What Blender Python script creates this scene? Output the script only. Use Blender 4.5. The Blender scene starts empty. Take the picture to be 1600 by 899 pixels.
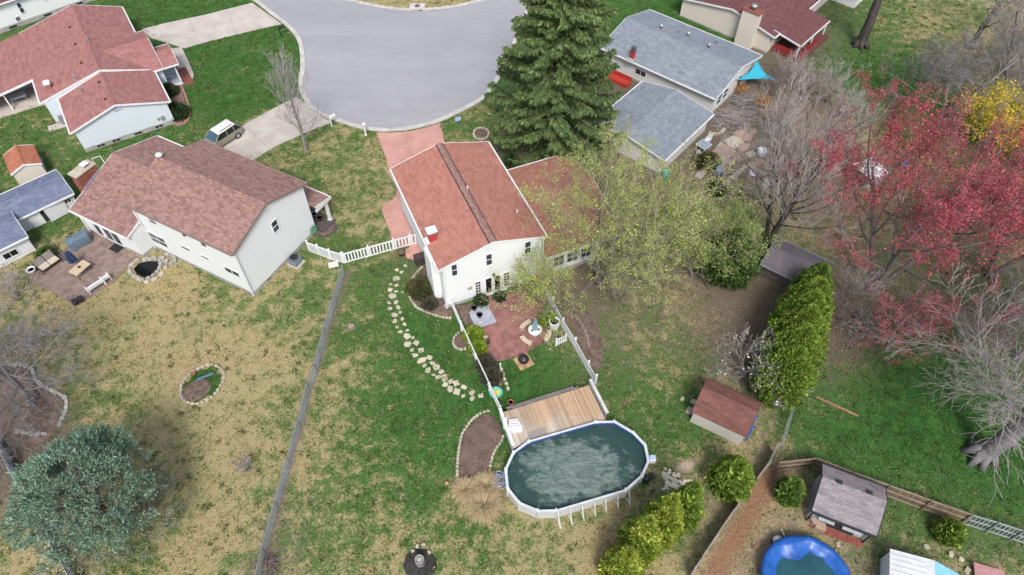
import bpy, math, random
import numpy as np
from mathutils import Vector, Matrix
R = math.radians
SC = bpy.context.scene
COL = SC.collection

# ---------------------------------------------------------------- camera
CAM_H, CAM_F, PITCH = 46.0, 1090.0, R(51.5)          # drone height, focal length in px of a 1600 px frame, pitch
cam = bpy.data.cameras.new('camera')
cam.sensor_width = 36.0
cam.lens = CAM_F / 1600.0 * 36.0
cam.clip_start, cam.clip_end = 0.5, 2000.0
cam_o = bpy.data.objects.new('camera', cam)
cam_o.location = (0, 0, CAM_H)
cam_o.rotation_euler = (math.pi / 2 - PITCH, 0, 0)
COL.objects.link(cam_o)
SC.camera = cam_o

# ---------------------------------------------------------------- sky, sun, exposure
SUN_EL, SUN_AZ = R(51), R(174)
W = bpy.data.worlds.new('World')
SC.world = W
W.use_nodes = True
nt = W.node_tree
for n in list(nt.nodes):
    nt.nodes.remove(n)
sky = nt.nodes.new('ShaderNodeTexSky')
sky.sky_type = 'NISHITA'
sky.sun_disc = False
sky.sun_elevation, sky.sun_rotation = SUN_EL, SUN_AZ
sky.air_density, sky.dust_density, sky.ozone_density = 1.0, 2.5, 1.0
bg = nt.nodes.new('ShaderNodeBackground')
bg.inputs['Strength'].default_value = 0.115
wo = nt.nodes.new('ShaderNodeOutputWorld')
hs = nt.nodes.new('ShaderNodeHueSaturation')          # thin overcast: a greyer sky
hs.inputs['Saturation'].default_value = 0.65
nt.links.new(sky.outputs[0], hs.inputs['Color'])
nt.links.new(hs.outputs[0], bg.inputs['Color'])
nt.links.new(bg.outputs[0], wo.inputs['Surface'])
sun = bpy.data.lights.new('sun', 'SUN')
sun.energy, sun.angle, sun.color = 1.8, R(18), (1.0, 0.96, 0.90)
sun_o = bpy.data.objects.new('sun', sun)
sd = Vector((math.sin(SUN_AZ) * math.cos(SUN_EL), math.cos(SUN_AZ) * math.cos(SUN_EL), math.sin(SUN_EL)))
sun_o.rotation_euler = sd.to_track_quat('Z', 'Y').to_euler()
sun_o.location = (-30, 30, 60)
COL.objects.link(sun_o)
SC.view_settings.view_transform = 'Standard'
SC.view_settings.look = 'None'
SC.view_settings.gamma = 1.0
SC.view_settings.use_curve_mapping = False
SC.view_settings.exposure = 0.90

# ---------------------------------------------------------------- where a point of the photograph lies in the place
SP, CP = math.sin(PITCH), math.cos(PITCH)


def ray(px, py):
    x, y = px - 800.0, 449.5 - py
    return np.array([x, y * SP + CAM_F * CP, y * CP - CAM_F * SP])


def G(px, py, z=0.0):
    d = ray(px, py)
    t = (CAM_H - z) / (-d[2])
    return float(d[0] * t), float(d[1] * t)


def G3(px, py, z=0.0):
    a = G(px, py, z)
    return a[0], a[1], z


class Fr:
    """A plan frame: origin, heading. Turns world points into its own and back."""
    def __init__(s, cx, cy, th):
        s.c, s.th = (cx, cy), th
        s.k, s.n = math.cos(th), math.sin(th)

    def l(s, x, y, z=0.0):
        x -= s.c[0]; y -= s.c[1]
        return (x * s.k + y * s.n, -x * s.n + y * s.k, z)

    def w(s, x, y, z=0.0):
        return (s.c[0] + x * s.k - y * s.n, s.c[1] + x * s.n + y * s.k, z)

    def px(s, px, py, z=0.0):
        return s.l(*G(px, py, z), z)

    def on(s, px, py, axis, val):
        d = ray(px, py)
        o = s.l(0, 0, CAM_H)
        dl = (d[0] * s.k + d[1] * s.n, -d[0] * s.n + d[1] * s.k, d[2])
        t = (val - o[axis]) / dl[axis]
        return tuple(o[i] + dl[i] * t for i in range(3))


# ---------------------------------------------------------------- objects
def tag(o, label=None, cat=None, group=None, kind=None):
    if label: o['label'] = label
    if cat: o['category'] = cat
    if group: o['group'] = group
    if kind: o['kind'] = kind
    return o


def thing(name, label, cat, loc=(0, 0, 0), rz=0.0, group=None):
    o = bpy.data.objects.new(name, None)
    o.empty_display_size = 0.3
    o.location = loc
    o.rotation_euler = (0, 0, rz)
    COL.objects.link(o)
    return tag(o, label, cat, group)


def dup(root, loc, rz=None, label=None, scale=None):
    def cp(o, par):
        c = o.copy()
        COL.objects.link(c)
        c.parent = par
        for ch in list(o.children):
            cp(ch, c)
        return c
    r = cp(root, None)
    r.location = loc
    if rz is not None: r.rotation_euler = (0, 0, rz)
    if scale is not None: r.scale = scale if hasattr(scale, '__len__') else (scale,) * 3
    if label: r['label'] = label
    return r


def link(name, me, parent=None, loc=None, rz=None):
    o = bpy.data.objects.new(name, me)
    COL.objects.link(o)
    if parent is not None: o.parent = parent
    if loc is not None: o.location = loc
    if rz is not None: o.rotation_euler = (0, 0, rz)
    return o


def auto_uv(me):
    """Metres along and up each face."""
    n = len(me.polygons)
    if n == 0 or n > 60000: return
    uv = me.uv_layers.new(name='UVMap')
    vc = np.empty(len(me.vertices) * 3, np.float32); me.vertices.foreach_get('co', vc); vc = vc.reshape(-1, 3)
    li = np.empty(len(me.loops), np.int32); me.loops.foreach_get('vertex_index', li)
    ls = np.empty(n, np.int32); me.polygons.foreach_get('loop_start', ls)
    lt = np.empty(n, np.int32); me.polygons.foreach_get('loop_total', lt)
    nr = np.empty(n * 3, np.float32); me.polygons.foreach_get('normal', nr); nr = nr.reshape(-1, 3)
    t = np.stack([-nr[:, 1], nr[:, 0], np.zeros(n)], 1)
    ln = np.linalg.norm(t, axis=1)
    flat = ln < 0.05
    t[flat] = (1, 0, 0); ln[flat] = 1
    t /= ln[:, None]
    b = np.cross(nr, t)
    pi = np.repeat(np.arange(n), lt)
    p = vc[li]
    out = np.stack([(p * t[pi]).sum(1), (p * b[pi]).sum(1)], 1).astype(np.float32)
    uv.data.foreach_set('uv', out.ravel())


def mesh_np(name, verts, faces, mats, parent=None, smooth=False, uv=False, midx=None):
    """faces: one (n,k) integer array"""
    me = bpy.data.meshes.new(name)
    verts = np.asarray(verts, np.float32); faces = np.asarray(faces, np.int32)
    n, k = faces.shape
    me.vertices.add(len(verts)); me.vertices.foreach_set('co', verts.ravel())
    me.loops.add(n * k); me.loops.foreach_set('vertex_index', faces.ravel())
    me.polygons.add(n)
    me.polygons.foreach_set('loop_start', np.arange(0, n * k, k, dtype=np.int32))
    me.polygons.foreach_set('loop_total', np.full(n, k, np.int32))
    for m in (mats if isinstance(mats, (list, tuple)) else [mats]): me.materials.append(m)
    if midx is not None: me.polygons.foreach_set('material_index', np.asarray(midx, np.int32))
    me.polygons.foreach_set('use_smooth', np.full(n, smooth, bool))
    me.update(calc_edges=True)
    if uv: auto_uv(me)
    return link(name, me, parent)


class MB:
    def __init__(s):
        s.v, s.f, s.m = [], [], []

    def add(s, vs, fs, m=0):
        o = len(s.v)
        s.v += [tuple(float(c) for c in v) for v in vs]
        s.f += [tuple(i + o for i in f) for f in fs]
        s.m += [m] * len(fs)
        return s

    def boxv(s, o, a, b, c, m=0):
        o, a, b, c = (Vector(x) for x in (o, a, b, c))
        if a.cross(b).dot(c) < 0: a, b = b, a
        P = [o, o + a, o + a + b, o + b, o + c, o + a + c, o + a + b + c, o + b + c]
        return s.add(P, [(3, 2, 1, 0), (4, 5, 6, 7), (0, 1, 5, 4), (1, 2, 6, 5), (2, 3, 7, 6), (3, 0, 4, 7)], m)

    def box(s, c, d, rz=0.0, m=0):
        """c = centre of the bottom, d = size"""
        k, n = math.cos(rz), math.sin(rz)
        a = Vector((k * d[0], n * d[0], 0)); b = Vector((-n * d[1], k * d[1], 0))
        return s.boxv(Vector(c) - a / 2 - b / 2, a, b, (0, 0, d[2]), m)

    def prism(s, poly, z0, z1, m=0, top=1.0, zs=None):
        if sum(poly[i - 1][0] * poly[i][1] - poly[i][0] * poly[i - 1][1] for i in range(len(poly))) < 0:
            poly = poly[::-1]
        n = len(poly)
        cx = sum(p[0] for p in poly) / n; cy = sum(p[1] for p in poly) / n
        V = [(p[0], p[1], z0) for p in poly] + [(cx + (p[0] - cx) * top, cy + (p[1] - cy) * top, z1) for p in poly]
        F = [tuple(range(n))[::-1], tuple(range(n, 2 * n))] + [(i, (i + 1) % n, n + (i + 1) % n, n + i) for i in range(n)]
        return s.add(V, F, m)

    def tube(s, p, q, r0, r1=None, n=8, m=0):
        p, q = Vector(p), Vector(q)
        r1 = r0 if r1 is None else r1
        d = (q - p).normalized()
        a = d.orthogonal().normalized(); b = d.cross(a)
        V = []
        for c, r in ((p, r0), (q, r1)):
            for i in range(n):
                t = 2 * math.pi * (i + .5) / n
                V.append(c + a * (r * math.cos(t)) + b * (r * math.sin(t)))
        F = [(i, (i + 1) % n, n + (i + 1) % n, n + i) for i in range(n)] + [tuple(range(n))[::-1], tuple(range(n, 2 * n))]
        return s.add(V, F, m)

    def path(s, pts, r, n=6, m=0):
        for a, b in zip(pts[:-1], pts[1:]): s.tube(a, b, r, r, n, m)
        return s

    def lathe(s, c, prof, n=16, m=0, sy=1.0):
        V = []; k = len(prof)
        for r, z in prof:
            for i in range(n):
                t = 2 * math.pi * i / n
                V.append((c[0] + r * math.cos(t), c[1] + r * math.sin(t) * sy, c[2] + z))
        F = [(j * n + i, j * n + (i + 1) % n, (j + 1) * n + (i + 1) % n, (j + 1) * n + i) for j in range(k - 1) for i in range(n)]
        F += [tuple(range(n))[::-1], tuple(range((k - 1) * n, k * n))]
        return s.add(V, F, m)

    def mesh(s, name, mats, smooth=False):
        me = bpy.data.meshes.new(name)
        me.from_pydata(s.v, [], s.f)
        for m in (mats if isinstance(mats, (list, tuple)) else [mats]): me.materials.append(m)
        me.polygons.foreach_set('material_index', np.array(s.m, np.int32))
        me.polygons.foreach_set('use_smooth', np.full(len(s.f), smooth, bool))
        me.update()
        auto_uv(me)
        return me

    def build(s, name, mats, parent=None, smooth=False, bevel=0.0, loc=None, rz=None):
        o = link(name, s.mesh(name, mats, smooth), parent, loc, rz)
        if bevel:
            b = o.modifiers.new('bevel', 'BEVEL'); b.width = bevel; b.segments = 2; b.limit_method = 'ANGLE'
        return o


def stone_mesh(rng, name, w, d, h, mat, n=7, j=.16):
    mb = MB()
    P = []
    for i in range(n):
        t = 2 * math.pi * i / n + rng.uniform(-.2, .2)
        q = 1.0 / max(abs(math.cos(t)), abs(math.sin(t))) ** .7
        P.append((w / 2 * math.cos(t) * q * rng.uniform(1 - j, 1 + j) , d / 2 * math.sin(t) * q * rng.uniform(1 - j, 1 + j)))
    V = [(x, y, 0) for x, y in P] + [(x, y, h * .75) for x, y in P] + [(x * .86, y * .86, h * rng.uniform(.93, 1.07)) for x, y in P]
    F = [(i, (i + 1) % n, n + (i + 1) % n, n + i) for i in range(n)] + [(n + i, n + (i + 1) % n, 2 * n + (i + 1) % n, 2 * n + i) for i in range(n)]
    F.append(tuple(range(2 * n, 3 * n)))
    return MB().add(V, F).mesh(name, mat)


# ---------------------------------------------------------------- materials
def new_mat(name):
    m = bpy.data.materials.new(name)
    m.use_nodes = True
    t = m.node_tree
    return m, t, t.nodes['Principled BSDF']


def node(t, kind, **kw):
    n = t.nodes.new(kind)
    for k, v in kw.items():
        if k in n.inputs: n.inputs[k].default_value = v
        else: setattr(n, k, v)
    return n


def c4(c): return (c[0], c[1], c[2], 1.0)


def mixc(t, fac, a, b, mode='MIX'):
    n = t.nodes.new('ShaderNodeMix')
    n.data_type = 'RGBA'; n.blend_type = mode
    for sock, v in ((n.inputs[0], fac), (n.inputs[6], a), (n.inputs[7], b)):
        if hasattr(v, 'links') or hasattr(v, 'is_linked'): t.links.new(v, sock)
        elif isinstance(v, (int, float)): sock.default_value = v
        else: sock.default_value = c4(v)
    return n.outputs[2]


def math_(t, op, a, b=0.0, c=None, clamp=False):
    n = t.nodes.new('ShaderNodeMath'); n.operation = op; n.use_clamp = clamp
    for i, v in enumerate((a, b, c)):
        if v is None: continue
        if hasattr(v, 'is_linked'): t.links.new(v, n.inputs[i])
        else: n.inputs[i].default_value = v
    return n.outputs[0]


def sstep(t, x, lo, hi):
    n = t.nodes.new('ShaderNodeMapRange'); n.interpolation_type = 'SMOOTHSTEP'
    t.links.new(x, n.inputs[0])
    n.inputs[1].default_value, n.inputs[2].default_value = lo, hi
    return n.outputs[0]


def noise(t, vec, scale, detail=4.0, rough=.6, dist=0.0, stretch=None):
    if stretch:
        mp = node(t, 'ShaderNodeMapping'); mp.inputs['Scale'].default_value = stretch
        t.links.new(vec, mp.inputs[0]); vec = mp.outputs[0]
    n = node(t, 'ShaderNodeTexNoise', Scale=scale, Detail=detail, Roughness=rough, Distortion=dist)
    t.links.new(vec, n.inputs['Vector'])
    return n.outputs['Fac']


def coord(t, which='Object'):
    return t.nodes.new('ShaderNodeTexCoord').outputs[which]


def bump(t, bs, h, dist=.02, strength=.6):
    b = node(t, 'ShaderNodeBump', Strength=strength, Distance=dist)
    t.links.new(h, b.inputs['Height'])
    t.links.new(b.outputs[0], bs.inputs['Normal'])


def pmat(name, col, col2=None, scale=3.0, rough=.85, spec=.3, metal=0.0, bs=None, bd=.01, stretch=None, fine=.25, isl=0.0, contrast=.16, world=False):
    """Colour wandering between two tones, a finer grain, optional relief and a tone of its own per loose piece."""
    m, t, b = new_mat(name)
    col2 = col2 or tuple(c * .78 for c in col)
    v = t.nodes.new('ShaderNodeNewGeometry').outputs['Position'] if world else coord(t)
    n1 = noise(t, v, scale, 6, .65, .3, stretch)
    c = mixc(t, sstep(t, n1, .5 - contrast, .5 + contrast), col, col2)
    if fine:
        n2 = noise(t, v, scale * 9, 4, .7, 0, stretch)
        g = math_(t, 'MULTIPLY_ADD', n2, 2 * fine, 1 - fine)
        c = mixc(t, 1.0, c, g, 'MULTIPLY')
    if isl:
        rp = t.nodes.new('ShaderNodeNewGeometry').outputs['Random Per Island']
        oi = t.nodes.new('ShaderNodeObjectInfo').outputs['Random']
        r = math_(t, 'FRACT', math_(t, 'ADD', rp, oi))
        c = mixc(t, 1.0, c, math_(t, 'MULTIPLY_ADD', r, 2 * isl, 1 - isl), 'MULTIPLY')
    t.links.new(c, b.inputs['Base Color'])
    b.inputs['Roughness'].default_value = rough
    b.inputs['Specular IOR Level'].default_value = spec
    b.inputs['Metallic'].default_value = metal
    if bs: bump(t, b, noise(t, v, bs, 5, .65, 0, stretch), bd)
    return m


def shingle(name, c1, c2, c3, w=.32, h=.15, patch=.5):
    m, t, b = new_mat(name)
    uv = coord(t, 'UV')
    br = node(t, 'ShaderNodeTexBrick', Scale=1.0)
    br.inputs['Color1'].default_value = c4(c1); br.inputs['Color2'].default_value = c4(c2)
    br.inputs['Mortar'].default_value = c4(tuple(x * .45 for x in c1))
    br.inputs['Mortar Size'].default_value = .012; br.inputs['Mortar Smooth'].default_value = .4
    br.inputs['Brick Width'].default_value = w; br.inputs['Row Height'].default_value = h
    nd = noise(t, uv, 2.2, 2)
    ad = node(t, 'ShaderNodeVectorMath', operation='ADD')
    t.links.new(uv, ad.inputs[0])
    cb = node(t, 'ShaderNodeCombineXYZ'); t.links.new(math_(t, 'MULTIPLY', nd, .05), cb.inputs[1]); t.links.new(cb.outputs[0], ad.inputs[1])
    t.links.new(ad.outputs[0], br.inputs['Vector'])
    n1 = noise(t, uv, 1.1, 5, .6, .4, (1, 2.2, 1))
    c = mixc(t, math_(t, 'MULTIPLY', sstep(t, n1, .38, .66), patch), br.outputs['Color'], c3)
    n2 = noise(t, uv, 16, 3, .8)
    c = mixc(t, 1.0, c, math_(t, 'MULTIPLY_ADD', n2, .9, .55), 'MULTIPLY')
    n4 = noise(t, uv, .25, 3, .6, 0, (1.6, .5, 1))
    c = mixc(t, 1.0, c, math_(t, 'MULTIPLY_ADD', n4, .3, .85), 'MULTIPLY')
    t.links.new(c, b.inputs['Base Color'])
    b.inputs['Roughness'].default_value = .92; b.inputs['Specular IOR Level'].default_value = .2
    h2 = math_(t, 'ADD', math_(t, 'MULTIPLY', br.outputs['Fac'], -1.0), math_(t, 'MULTIPLY', n2, .4))
    bump(t, b, h2, .02, .7)
    return m


def siding(name, col, lap=.2, dirt=.12):
    m, t, b = new_mat(name)
    uv = coord(t, 'UV')
    sx = t.nodes.new('ShaderNodeSeparateXYZ'); t.links.new(uv, sx.inputs[0])
    fr = math_(t, 'FRACT', math_(t, 'DIVIDE', sx.outputs[1], lap))
    n1 = noise(t, uv, .8, 6, .7, .4, (1, .45, 1))
    c = mixc(t, math_(t, 'MULTIPLY', sstep(t, n1, .45, .75), dirt * 3), col, tuple(x * .8 for x in col))
    line = sstep(t, fr, .0, .14)
    c = mixc(t, line, tuple(x * .72 for x in col), c)
    t.links.new(c, b.inputs['Base Color'])
    b.inputs['Roughness'].default_value = .6; b.inputs['Specular IOR Level'].default_value = .3
    bump(t, b, math_(t, 'MULTIPLY', fr, -1.0), .02, .8)
    return m


def leafmat(name, cols, scale=.6, rough=.75, spec=.2, isl=.35, trans=.0):
    m, t, b = new_mat(name)
    v = coord(t)
    n1 = noise(t, v, scale, 4, .6)
    c = mixc(t, sstep(t, n1, .35, .65), cols[0], cols[1])
    rp = t.nodes.new('ShaderNodeNewGeometry').outputs['Random Per Island']
    if len(cols) > 2: c = mixc(t, sstep(t, rp, .72, .95), c, cols[2])
    r2 = math_(t, 'FRACT', math_(t, 'MULTIPLY', rp, 17.3))
    c = mixc(t, 1.0, c, math_(t, 'MULTIPLY_ADD', r2, 2 * isl, 1 - isl), 'MULTIPLY')
    t.links.new(c, b.inputs['Base Color'])
    b.inputs['Roughness'].default_value = rough; b.inputs['Specular IOR Level'].default_value = spec
    tr_ = node(t, 'ShaderNodeBsdfTranslucent'); t.links.new(c, tr_.inputs['Color'])
    mx = node(t, 'ShaderNodeMixShader', Fac=.28); t.links.new(b.outputs[0], mx.inputs[1]); t.links.new(tr_.outputs[0], mx.inputs[2])
    t.links.new(mx.outputs[0], t.nodes['Material Output'].inputs['Surface'])
    return m


def plain(name, col, rough=.5, metal=0.0, spec=.5):
    return pmat(name, col, tuple(x * .88 for x in col), 2.5, rough, spec, metal, fine=.08)


WHITE = pmat('white paint', (.70, .71, .72), (.60, .61, .61), 2, .55, .4, fine=.06)
VINYL = pmat('white vinyl', (.72, .73, .75), (.62, .64, .66), 1.5, .4, .5, fine=.05)
SIDE_W = siding('white lap siding', (.66, .68, .685), dirt=.08)
SIDE_TL = siding('pale blue lap siding', (.56, .61, .665), dirt=.06)
SIDE_C = siding('cream lap siding', (.58, .53, .465), .22)
SIDE_R = siding('ivory lap siding', (.58, .58, .57))
SHEDW = siding('shed wall boards', (.52, .49, .45), .25, .2)
SHEDB = siding('pale shed panel', (.58, .60, .62), .3, .25)
GLASS = plain('window glass', (.035, .045, .06), .12, 0, .6)
DARKG = plain('dark door glass', (.012, .011, .014), .15, 0, .5)
BLACK = plain('black metal', (.02, .02, .022), .5)
DARK = pmat('dark recess', (.03, .028, .026), None, 3, .9)
FOUND = pmat('concrete foundation', (.36, .36, .35), (.28, .27, .26), 1.2, .9, .2, bs=20, bd=.01)
CONC = pmat('driveway concrete', (.47, .42, .385), (.39, .345, .315), .6, .9, .25, bs=30, bd=.006, fine=.14, isl=.05)
KERB = pmat('kerb concrete', (.50, .48, .45), (.38, .36, .34), 1.1, .9, .2, bs=25, bd=.006, isl=.07)
PINK = pmat('pink tinted concrete', (.50, .275, .235), (.41, .225, .19), .7, .85, .25, bs=30, bd=.006, fine=.14, isl=.05)
ROOF_M = shingle('brick red shingles', (.405, .175, .135), (.315, .13, .104), (.45, .23, .18), .34, .15)
ROOF_L = shingle('brown red shingles', (.335, .20, .175), (.195, .108, .096), (.34, .22, .19), .34, .2, .22)
ROOF_TL = shingle('rose red shingles', (.33, .15, .138), (.25, .108, .103), (.385, .20, .182), .36, .15)
ROOF_G = shingle('grey asphalt shingles', (.225, .255, .295), (.17, .195, .235), (.285, .31, .35), .35, .15, .5)
ROOF_D = shingle('maroon shingles', (.16, .065, .065), (.11, .05, .055), (.20, .09, .085), .35, .15, .5)
ROOF_B = shingle('slate blue shingles', (.155, .18, .27), (.115, .135, .205), (.21, .23, .31), .3, .14, .6)
ROOF_O = shingle('orange red shingles', (.42, .15, .085), (.32, .11, .07), (.47, .21, .13), .3, .14)
ROOF_S = shingle('dull red shed shingles', (.165, .078, .064), (.12, .06, .052), (.25, .105, .085), .3, .14, .55)
ROOF_P = shingle('lilac grey shingles', (.25, .22, .23), (.165, .15, .165), (.30, .27, .28), .5, .16, .5)
BRICK = shingle('red brick', (.30, .10, .075), (.22, .075, .06), (.34, .15, .11), .22, .075, .3)
REDBR = pmat('red painted brick', (.42, .04, .05), (.30, .03, .04), 4, .8)
BARK_G = pmat('grey bark', (.20, .185, .175), (.13, .12, .115), 3, .95, .1, bs=14, bd=.03, stretch=(1, 1, .25))
BARK_D = pmat('dark bark', (.085, .075, .07), (.05, .045, .043), 3, .95, .1, bs=14, bd=.03, stretch=(1, 1, .25))
BARK_L = pmat('pale grey bark', (.29, .27, .26), (.20, .185, .18), 3, .95, .1, bs=12, bd=.03, stretch=(1, 1, .25))
TWIG = pmat('grey twigs', (.36, .32, .31), (.27, .235, .23), .7, .95, .1, fine=.1)
TWIG_L = pmat('pale twigs', (.33, .305, .305), (.25, .225, .225), .7, .95, .1, fine=.1)
TWIG_D = pmat('dim grey twigs', (.215, .20, .205), (.155, .145, .15), .7, .95, .1, fine=.1)
BARK_M = pmat('mid grey bark', (.19, .18, .185), (.125, .12, .125), 3, .95, .1, bs=14, bd=.03, stretch=(1, 1, .25))
TWIG_B = pmat('brown twigs', (.20, .155, .14), (.14, .11, .10), .7, .95, .1, fine=.1)
TWIG_Y = pmat('olive twigs', (.30, .275, .19), (.21, .19, .14), .7, .95, .1, fine=.1)
SOIL = pmat('bare soil', (.17, .115, .095), (.115, .08, .068), 1.3, .98, .1, bs=9, bd=.05)
MULCH = pmat('leaf mulch', (.19, .135, .105), (.10, .075, .065), 2.5, .98, .1, bs=16, bd=.06, fine=.5)
STONE = pmat('pale garden stone', (.44, .39, .31), (.33, .29, .235), 2.2, .92, .2, bs=14, bd=.02, isl=.2)
STONE_G = pmat('grey garden stone', (.37, .36, .335), (.27, .26, .245), 2.2, .92, .2, bs=14, bd=.02, isl=.22)
FLAG = pmat('buff flagstone', (.47, .425, .33), (.38, .34, .26), 1.6, .92, .2, bs=14, bd=.015, isl=.14)
WOOD_G = pmat('weathered grey wood', (.33, .30, .28), (.23, .205, .19), 1.2, .9, .2, bs=20, bd=.01, stretch=(1, 6, 1), isl=.15)
WOOD_B = pmat('brown fence wood', (.20, .145, .10), (.13, .10, .075), 1.2, .9, .2, bs=20, bd=.01, isl=.2)
WOOD_GG = pmat('grey green fence wood', (.19, .225, .21), (.13, .155, .15), 1.2, .9, .2, isl=.2)
GALV = pmat('galvanised steel', (.42, .44, .46), (.33, .35, .37), 3, .45, .5, .5, fine=.1)
# ================================================================ THE GROUND
CTRL = [l.split(',') for l in '''300,30,.1,0,.6;240,20,.1,0,.6;350,90,.1,0,.85;400,90,.2,0,.6;330,150,.15,0,.85;430,60,.3,0,.5;30,200,.3,.1,.4;60,235,.3,.1,.45;150,250,.3,.15,.4;20,270,.25,0,.5;280,110,.3,0,.6;300,190,.3,.1,.5;180,40,.2,.1,.5;60,55,.2,.3,.3
440,260,.5,0,.35;520,230,.5,0,.3;560,290,.5,0,.25;500,290,.38,0,.45;560,370,.72,0,.1;530,330,.5,0,.3;590,250,.5,0,.3;430,245,.45,0,.4;580,330,.55,0,.2
150,520,.85,0,.1;250,480,.9,0,.1;330,500,.7,.03,.1;420,470,.5,.15,.25;470,440,.45,.1,.2;480,520,.6,0,.2;400,560,.8,0,.1;300,560,.95,.02,0;250,600,.88,0,.1;170,580,.62,.05,.2;160,620,.5,.08,.4;60,500,.45,.35,.1;50,560,.3,.5,0;60,640,.1,.9,0;110,520,.6,.2,.1;280,680,.88,0,.1;350,760,.85,0,.15;280,800,.8,0,.15;230,830,.4,.1,.6;250,760,.6,.05,.4;360,640,.82,0,.1;430,600,.8,0,.1;440,700,.75,0,.15;380,850,.72,0,.2;300,880,.68,0,.2;20,850,.6,.35,0;60,890,.72,.1,0;20,760,.3,.8,0;100,480,.8,.1,.1;200,460,.75,.1,.2;370,440,.35,.35,.2;340,460,.5,.2,.2;60,690,.1,.95,0;140,700,.3,.5,.3
560,440,.15,0,.6;600,420,.12,.05,.55;570,500,.35,0,.5;630,520,.1,0,.9;660,600,.1,0,1;680,640,.1,0,1;560,560,.38,0,.5;530,620,.42,0,.5;600,640,.4,0,.6;560,700,.52,0,.5;620,720,.36,0,.8;700,660,.25,0,.7;690,740,.4,0,.5;500,800,.55,0,.5;570,820,.45,0,.6;600,780,.35,0,.85;650,800,.45,0,.5;520,880,.66,0,.3;600,870,.58,0,.4;700,850,.45,0,.5;780,860,.5,0,.5;850,870,.55,0,.45;920,830,.6,0,.3;960,800,.65,.05,.2;710,520,.32,0,.5;700,590,.2,0,.7;680,560,.3,0,.5;640,470,.15,0,.6;600,570,.3,0,.7;820,590,.08,0,.95;850,575,.08,0,.95
545,425,.4,.55,0;520,490,.5,.4,.1;500,560,.45,.4,.1;478,640,.5,.35,.1;455,740,.5,.4,.1;430,830,.3,.75,0;430,880,.3,.85,0;650,420,.2,.8,0;640,400,.2,.9,0
930,500,.4,.62,.1;960,560,.35,.42,.25;1000,520,.35,.42,.2;1040,470,.38,.35,.25;1060,520,.38,.48,.1;1120,470,.3,.75,0;1150,430,.2,.95,0;1170,500,.35,.82,0;1150,560,.4,.65,.1;1060,580,.32,.36,.35;990,620,.3,.22,.5;1040,640,.22,.15,.7;1050,700,.15,.03,.85;1000,660,.28,.1,.6;1090,690,.2,.05,.7;1110,720,.35,.1,.5;970,600,.38,.35,.3;940,440,.3,.8,0;1000,430,.35,.5,.2;900,540,.4,.65,.1
1030,780,.5,.25,.2;1000,800,.65,.2,.1;940,820,.75,.2,0;900,830,.75,.25,0;850,820,.7,.25,0;1010,760,.4,.6,0
1290,560,.2,.9,0;1310,520,.3,.9,0;1300,480,.3,.95,0;1320,590,.5,.55,.1;1290,640,.1,.1,1;1350,620,.06,0,1;1400,600,.05,0,1;1400,680,.1,0,1;1330,680,.15,0,.95;1480,700,.1,0,1;1450,760,.05,0,1;1560,790,.05,0,1;1300,700,.15,0,.85;1450,560,.12,.2,.85;1560,720,.2,.1,.8;1500,480,.2,.5,.4;1400,470,.2,.6,.3;1560,420,.3,.5,.3;1450,400,.25,.55,.3;1340,420,.45,.5,.1;1280,330,.8,.3,0;1250,300,.75,.3,0;1330,300,.65,.4,0;1150,330,.65,.35,.1;1120,310,.4,.4,.2;1180,260,.4,.85,0;1200,220,.3,.9,0;1230,150,.3,.9,0;1260,200,.35,.85,0;1130,230,.3,.95,0;1160,180,.2,.95,0;1100,260,.3,.7,.1;1190,390,.3,.5,.4
1370,100,.1,0,1;1400,140,.1,0,1;1380,50,.3,.2,.7;1450,60,.6,.2,.3;1420,170,.15,.1,.9;1500,30,.5,.3,.3;1560,80,.4,.6,.1;1500,130,.3,.6,.2;1310,70,.2,.6,.4;1560,200,.3,.5,.2;1340,200,.5,.4,.2;1250,60,.2,.7,.1
1000,10,.1,0,.9;1050,20,.1,0,.8;960,20,.4,.1,.4;720,200,.35,.1,.55;740,190,.3,.05,.55;800,250,.25,.8,0;860,230,.1,.95,0;900,200,.1,.95,0;780,235,.45,.35,.2;640,3,.7,.1,.1;600,3,.7,.1,.1;900,300,.2,.9,0
1240,800,.85,.4,0;1200,790,.7,.6,0;1260,830,.8,.35,.1;1160,850,.6,.85,0;1180,800,.5,.9,0;1290,850,.5,.6,.1;1180,880,.75,.3,.1;1400,820,.4,.25,.45;1430,790,.45,.3,.4;1440,850,.45,.4,.4;1530,870,.4,.3,.5;1560,840,.55,.6,.1;1350,870,.3,.65,.2;1230,770,.75,.45,0;1500,850,.45,.4,.4;1390,780,.4,.3,.4
1150,750,.65,.4,0;1170,720,.55,.5,0;1120,800,.65,.5,0;1200,690,.45,.6,.1;1140,790,.5,.6,0;1080,800,.6,.35,0'''.replace('\n', ';').split(';')]
CT = np.array(CTRL, float)
CW = np.array([G(a, b) for a, b in CT[:, :2]])
fx = np.concatenate([[-900, -400, -200, -120], np.arange(-80, 80.01, .4), [120, 200, 400, 900]])
fy = np.concatenate([[-400, -100, -20], np.arange(6, 96.01, .4), [130, 200, 400, 900, 1600]])
gx, gy = np.meshgrid(fx, fy)
P2 = np.stack([gx.ravel(), gy.ravel()], 1)
acc = np.zeros((len(P2), 3)); ws = np.zeros(len(P2)) + 1e-9
acc += 1e-9 * np.array([.4, .2, .4])
for c, w3 in zip(CW, CT[:, 2:5]):
    sg = 2.0 + .035 * c[1]
    k = np.exp(-((P2 - c) ** 2).sum(1) / (2 * sg * sg))
    k2 = k ** 1.3
    acc += k2[:, None] * w3; ws += k2
ZONE = acc / ws[:, None]


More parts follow.
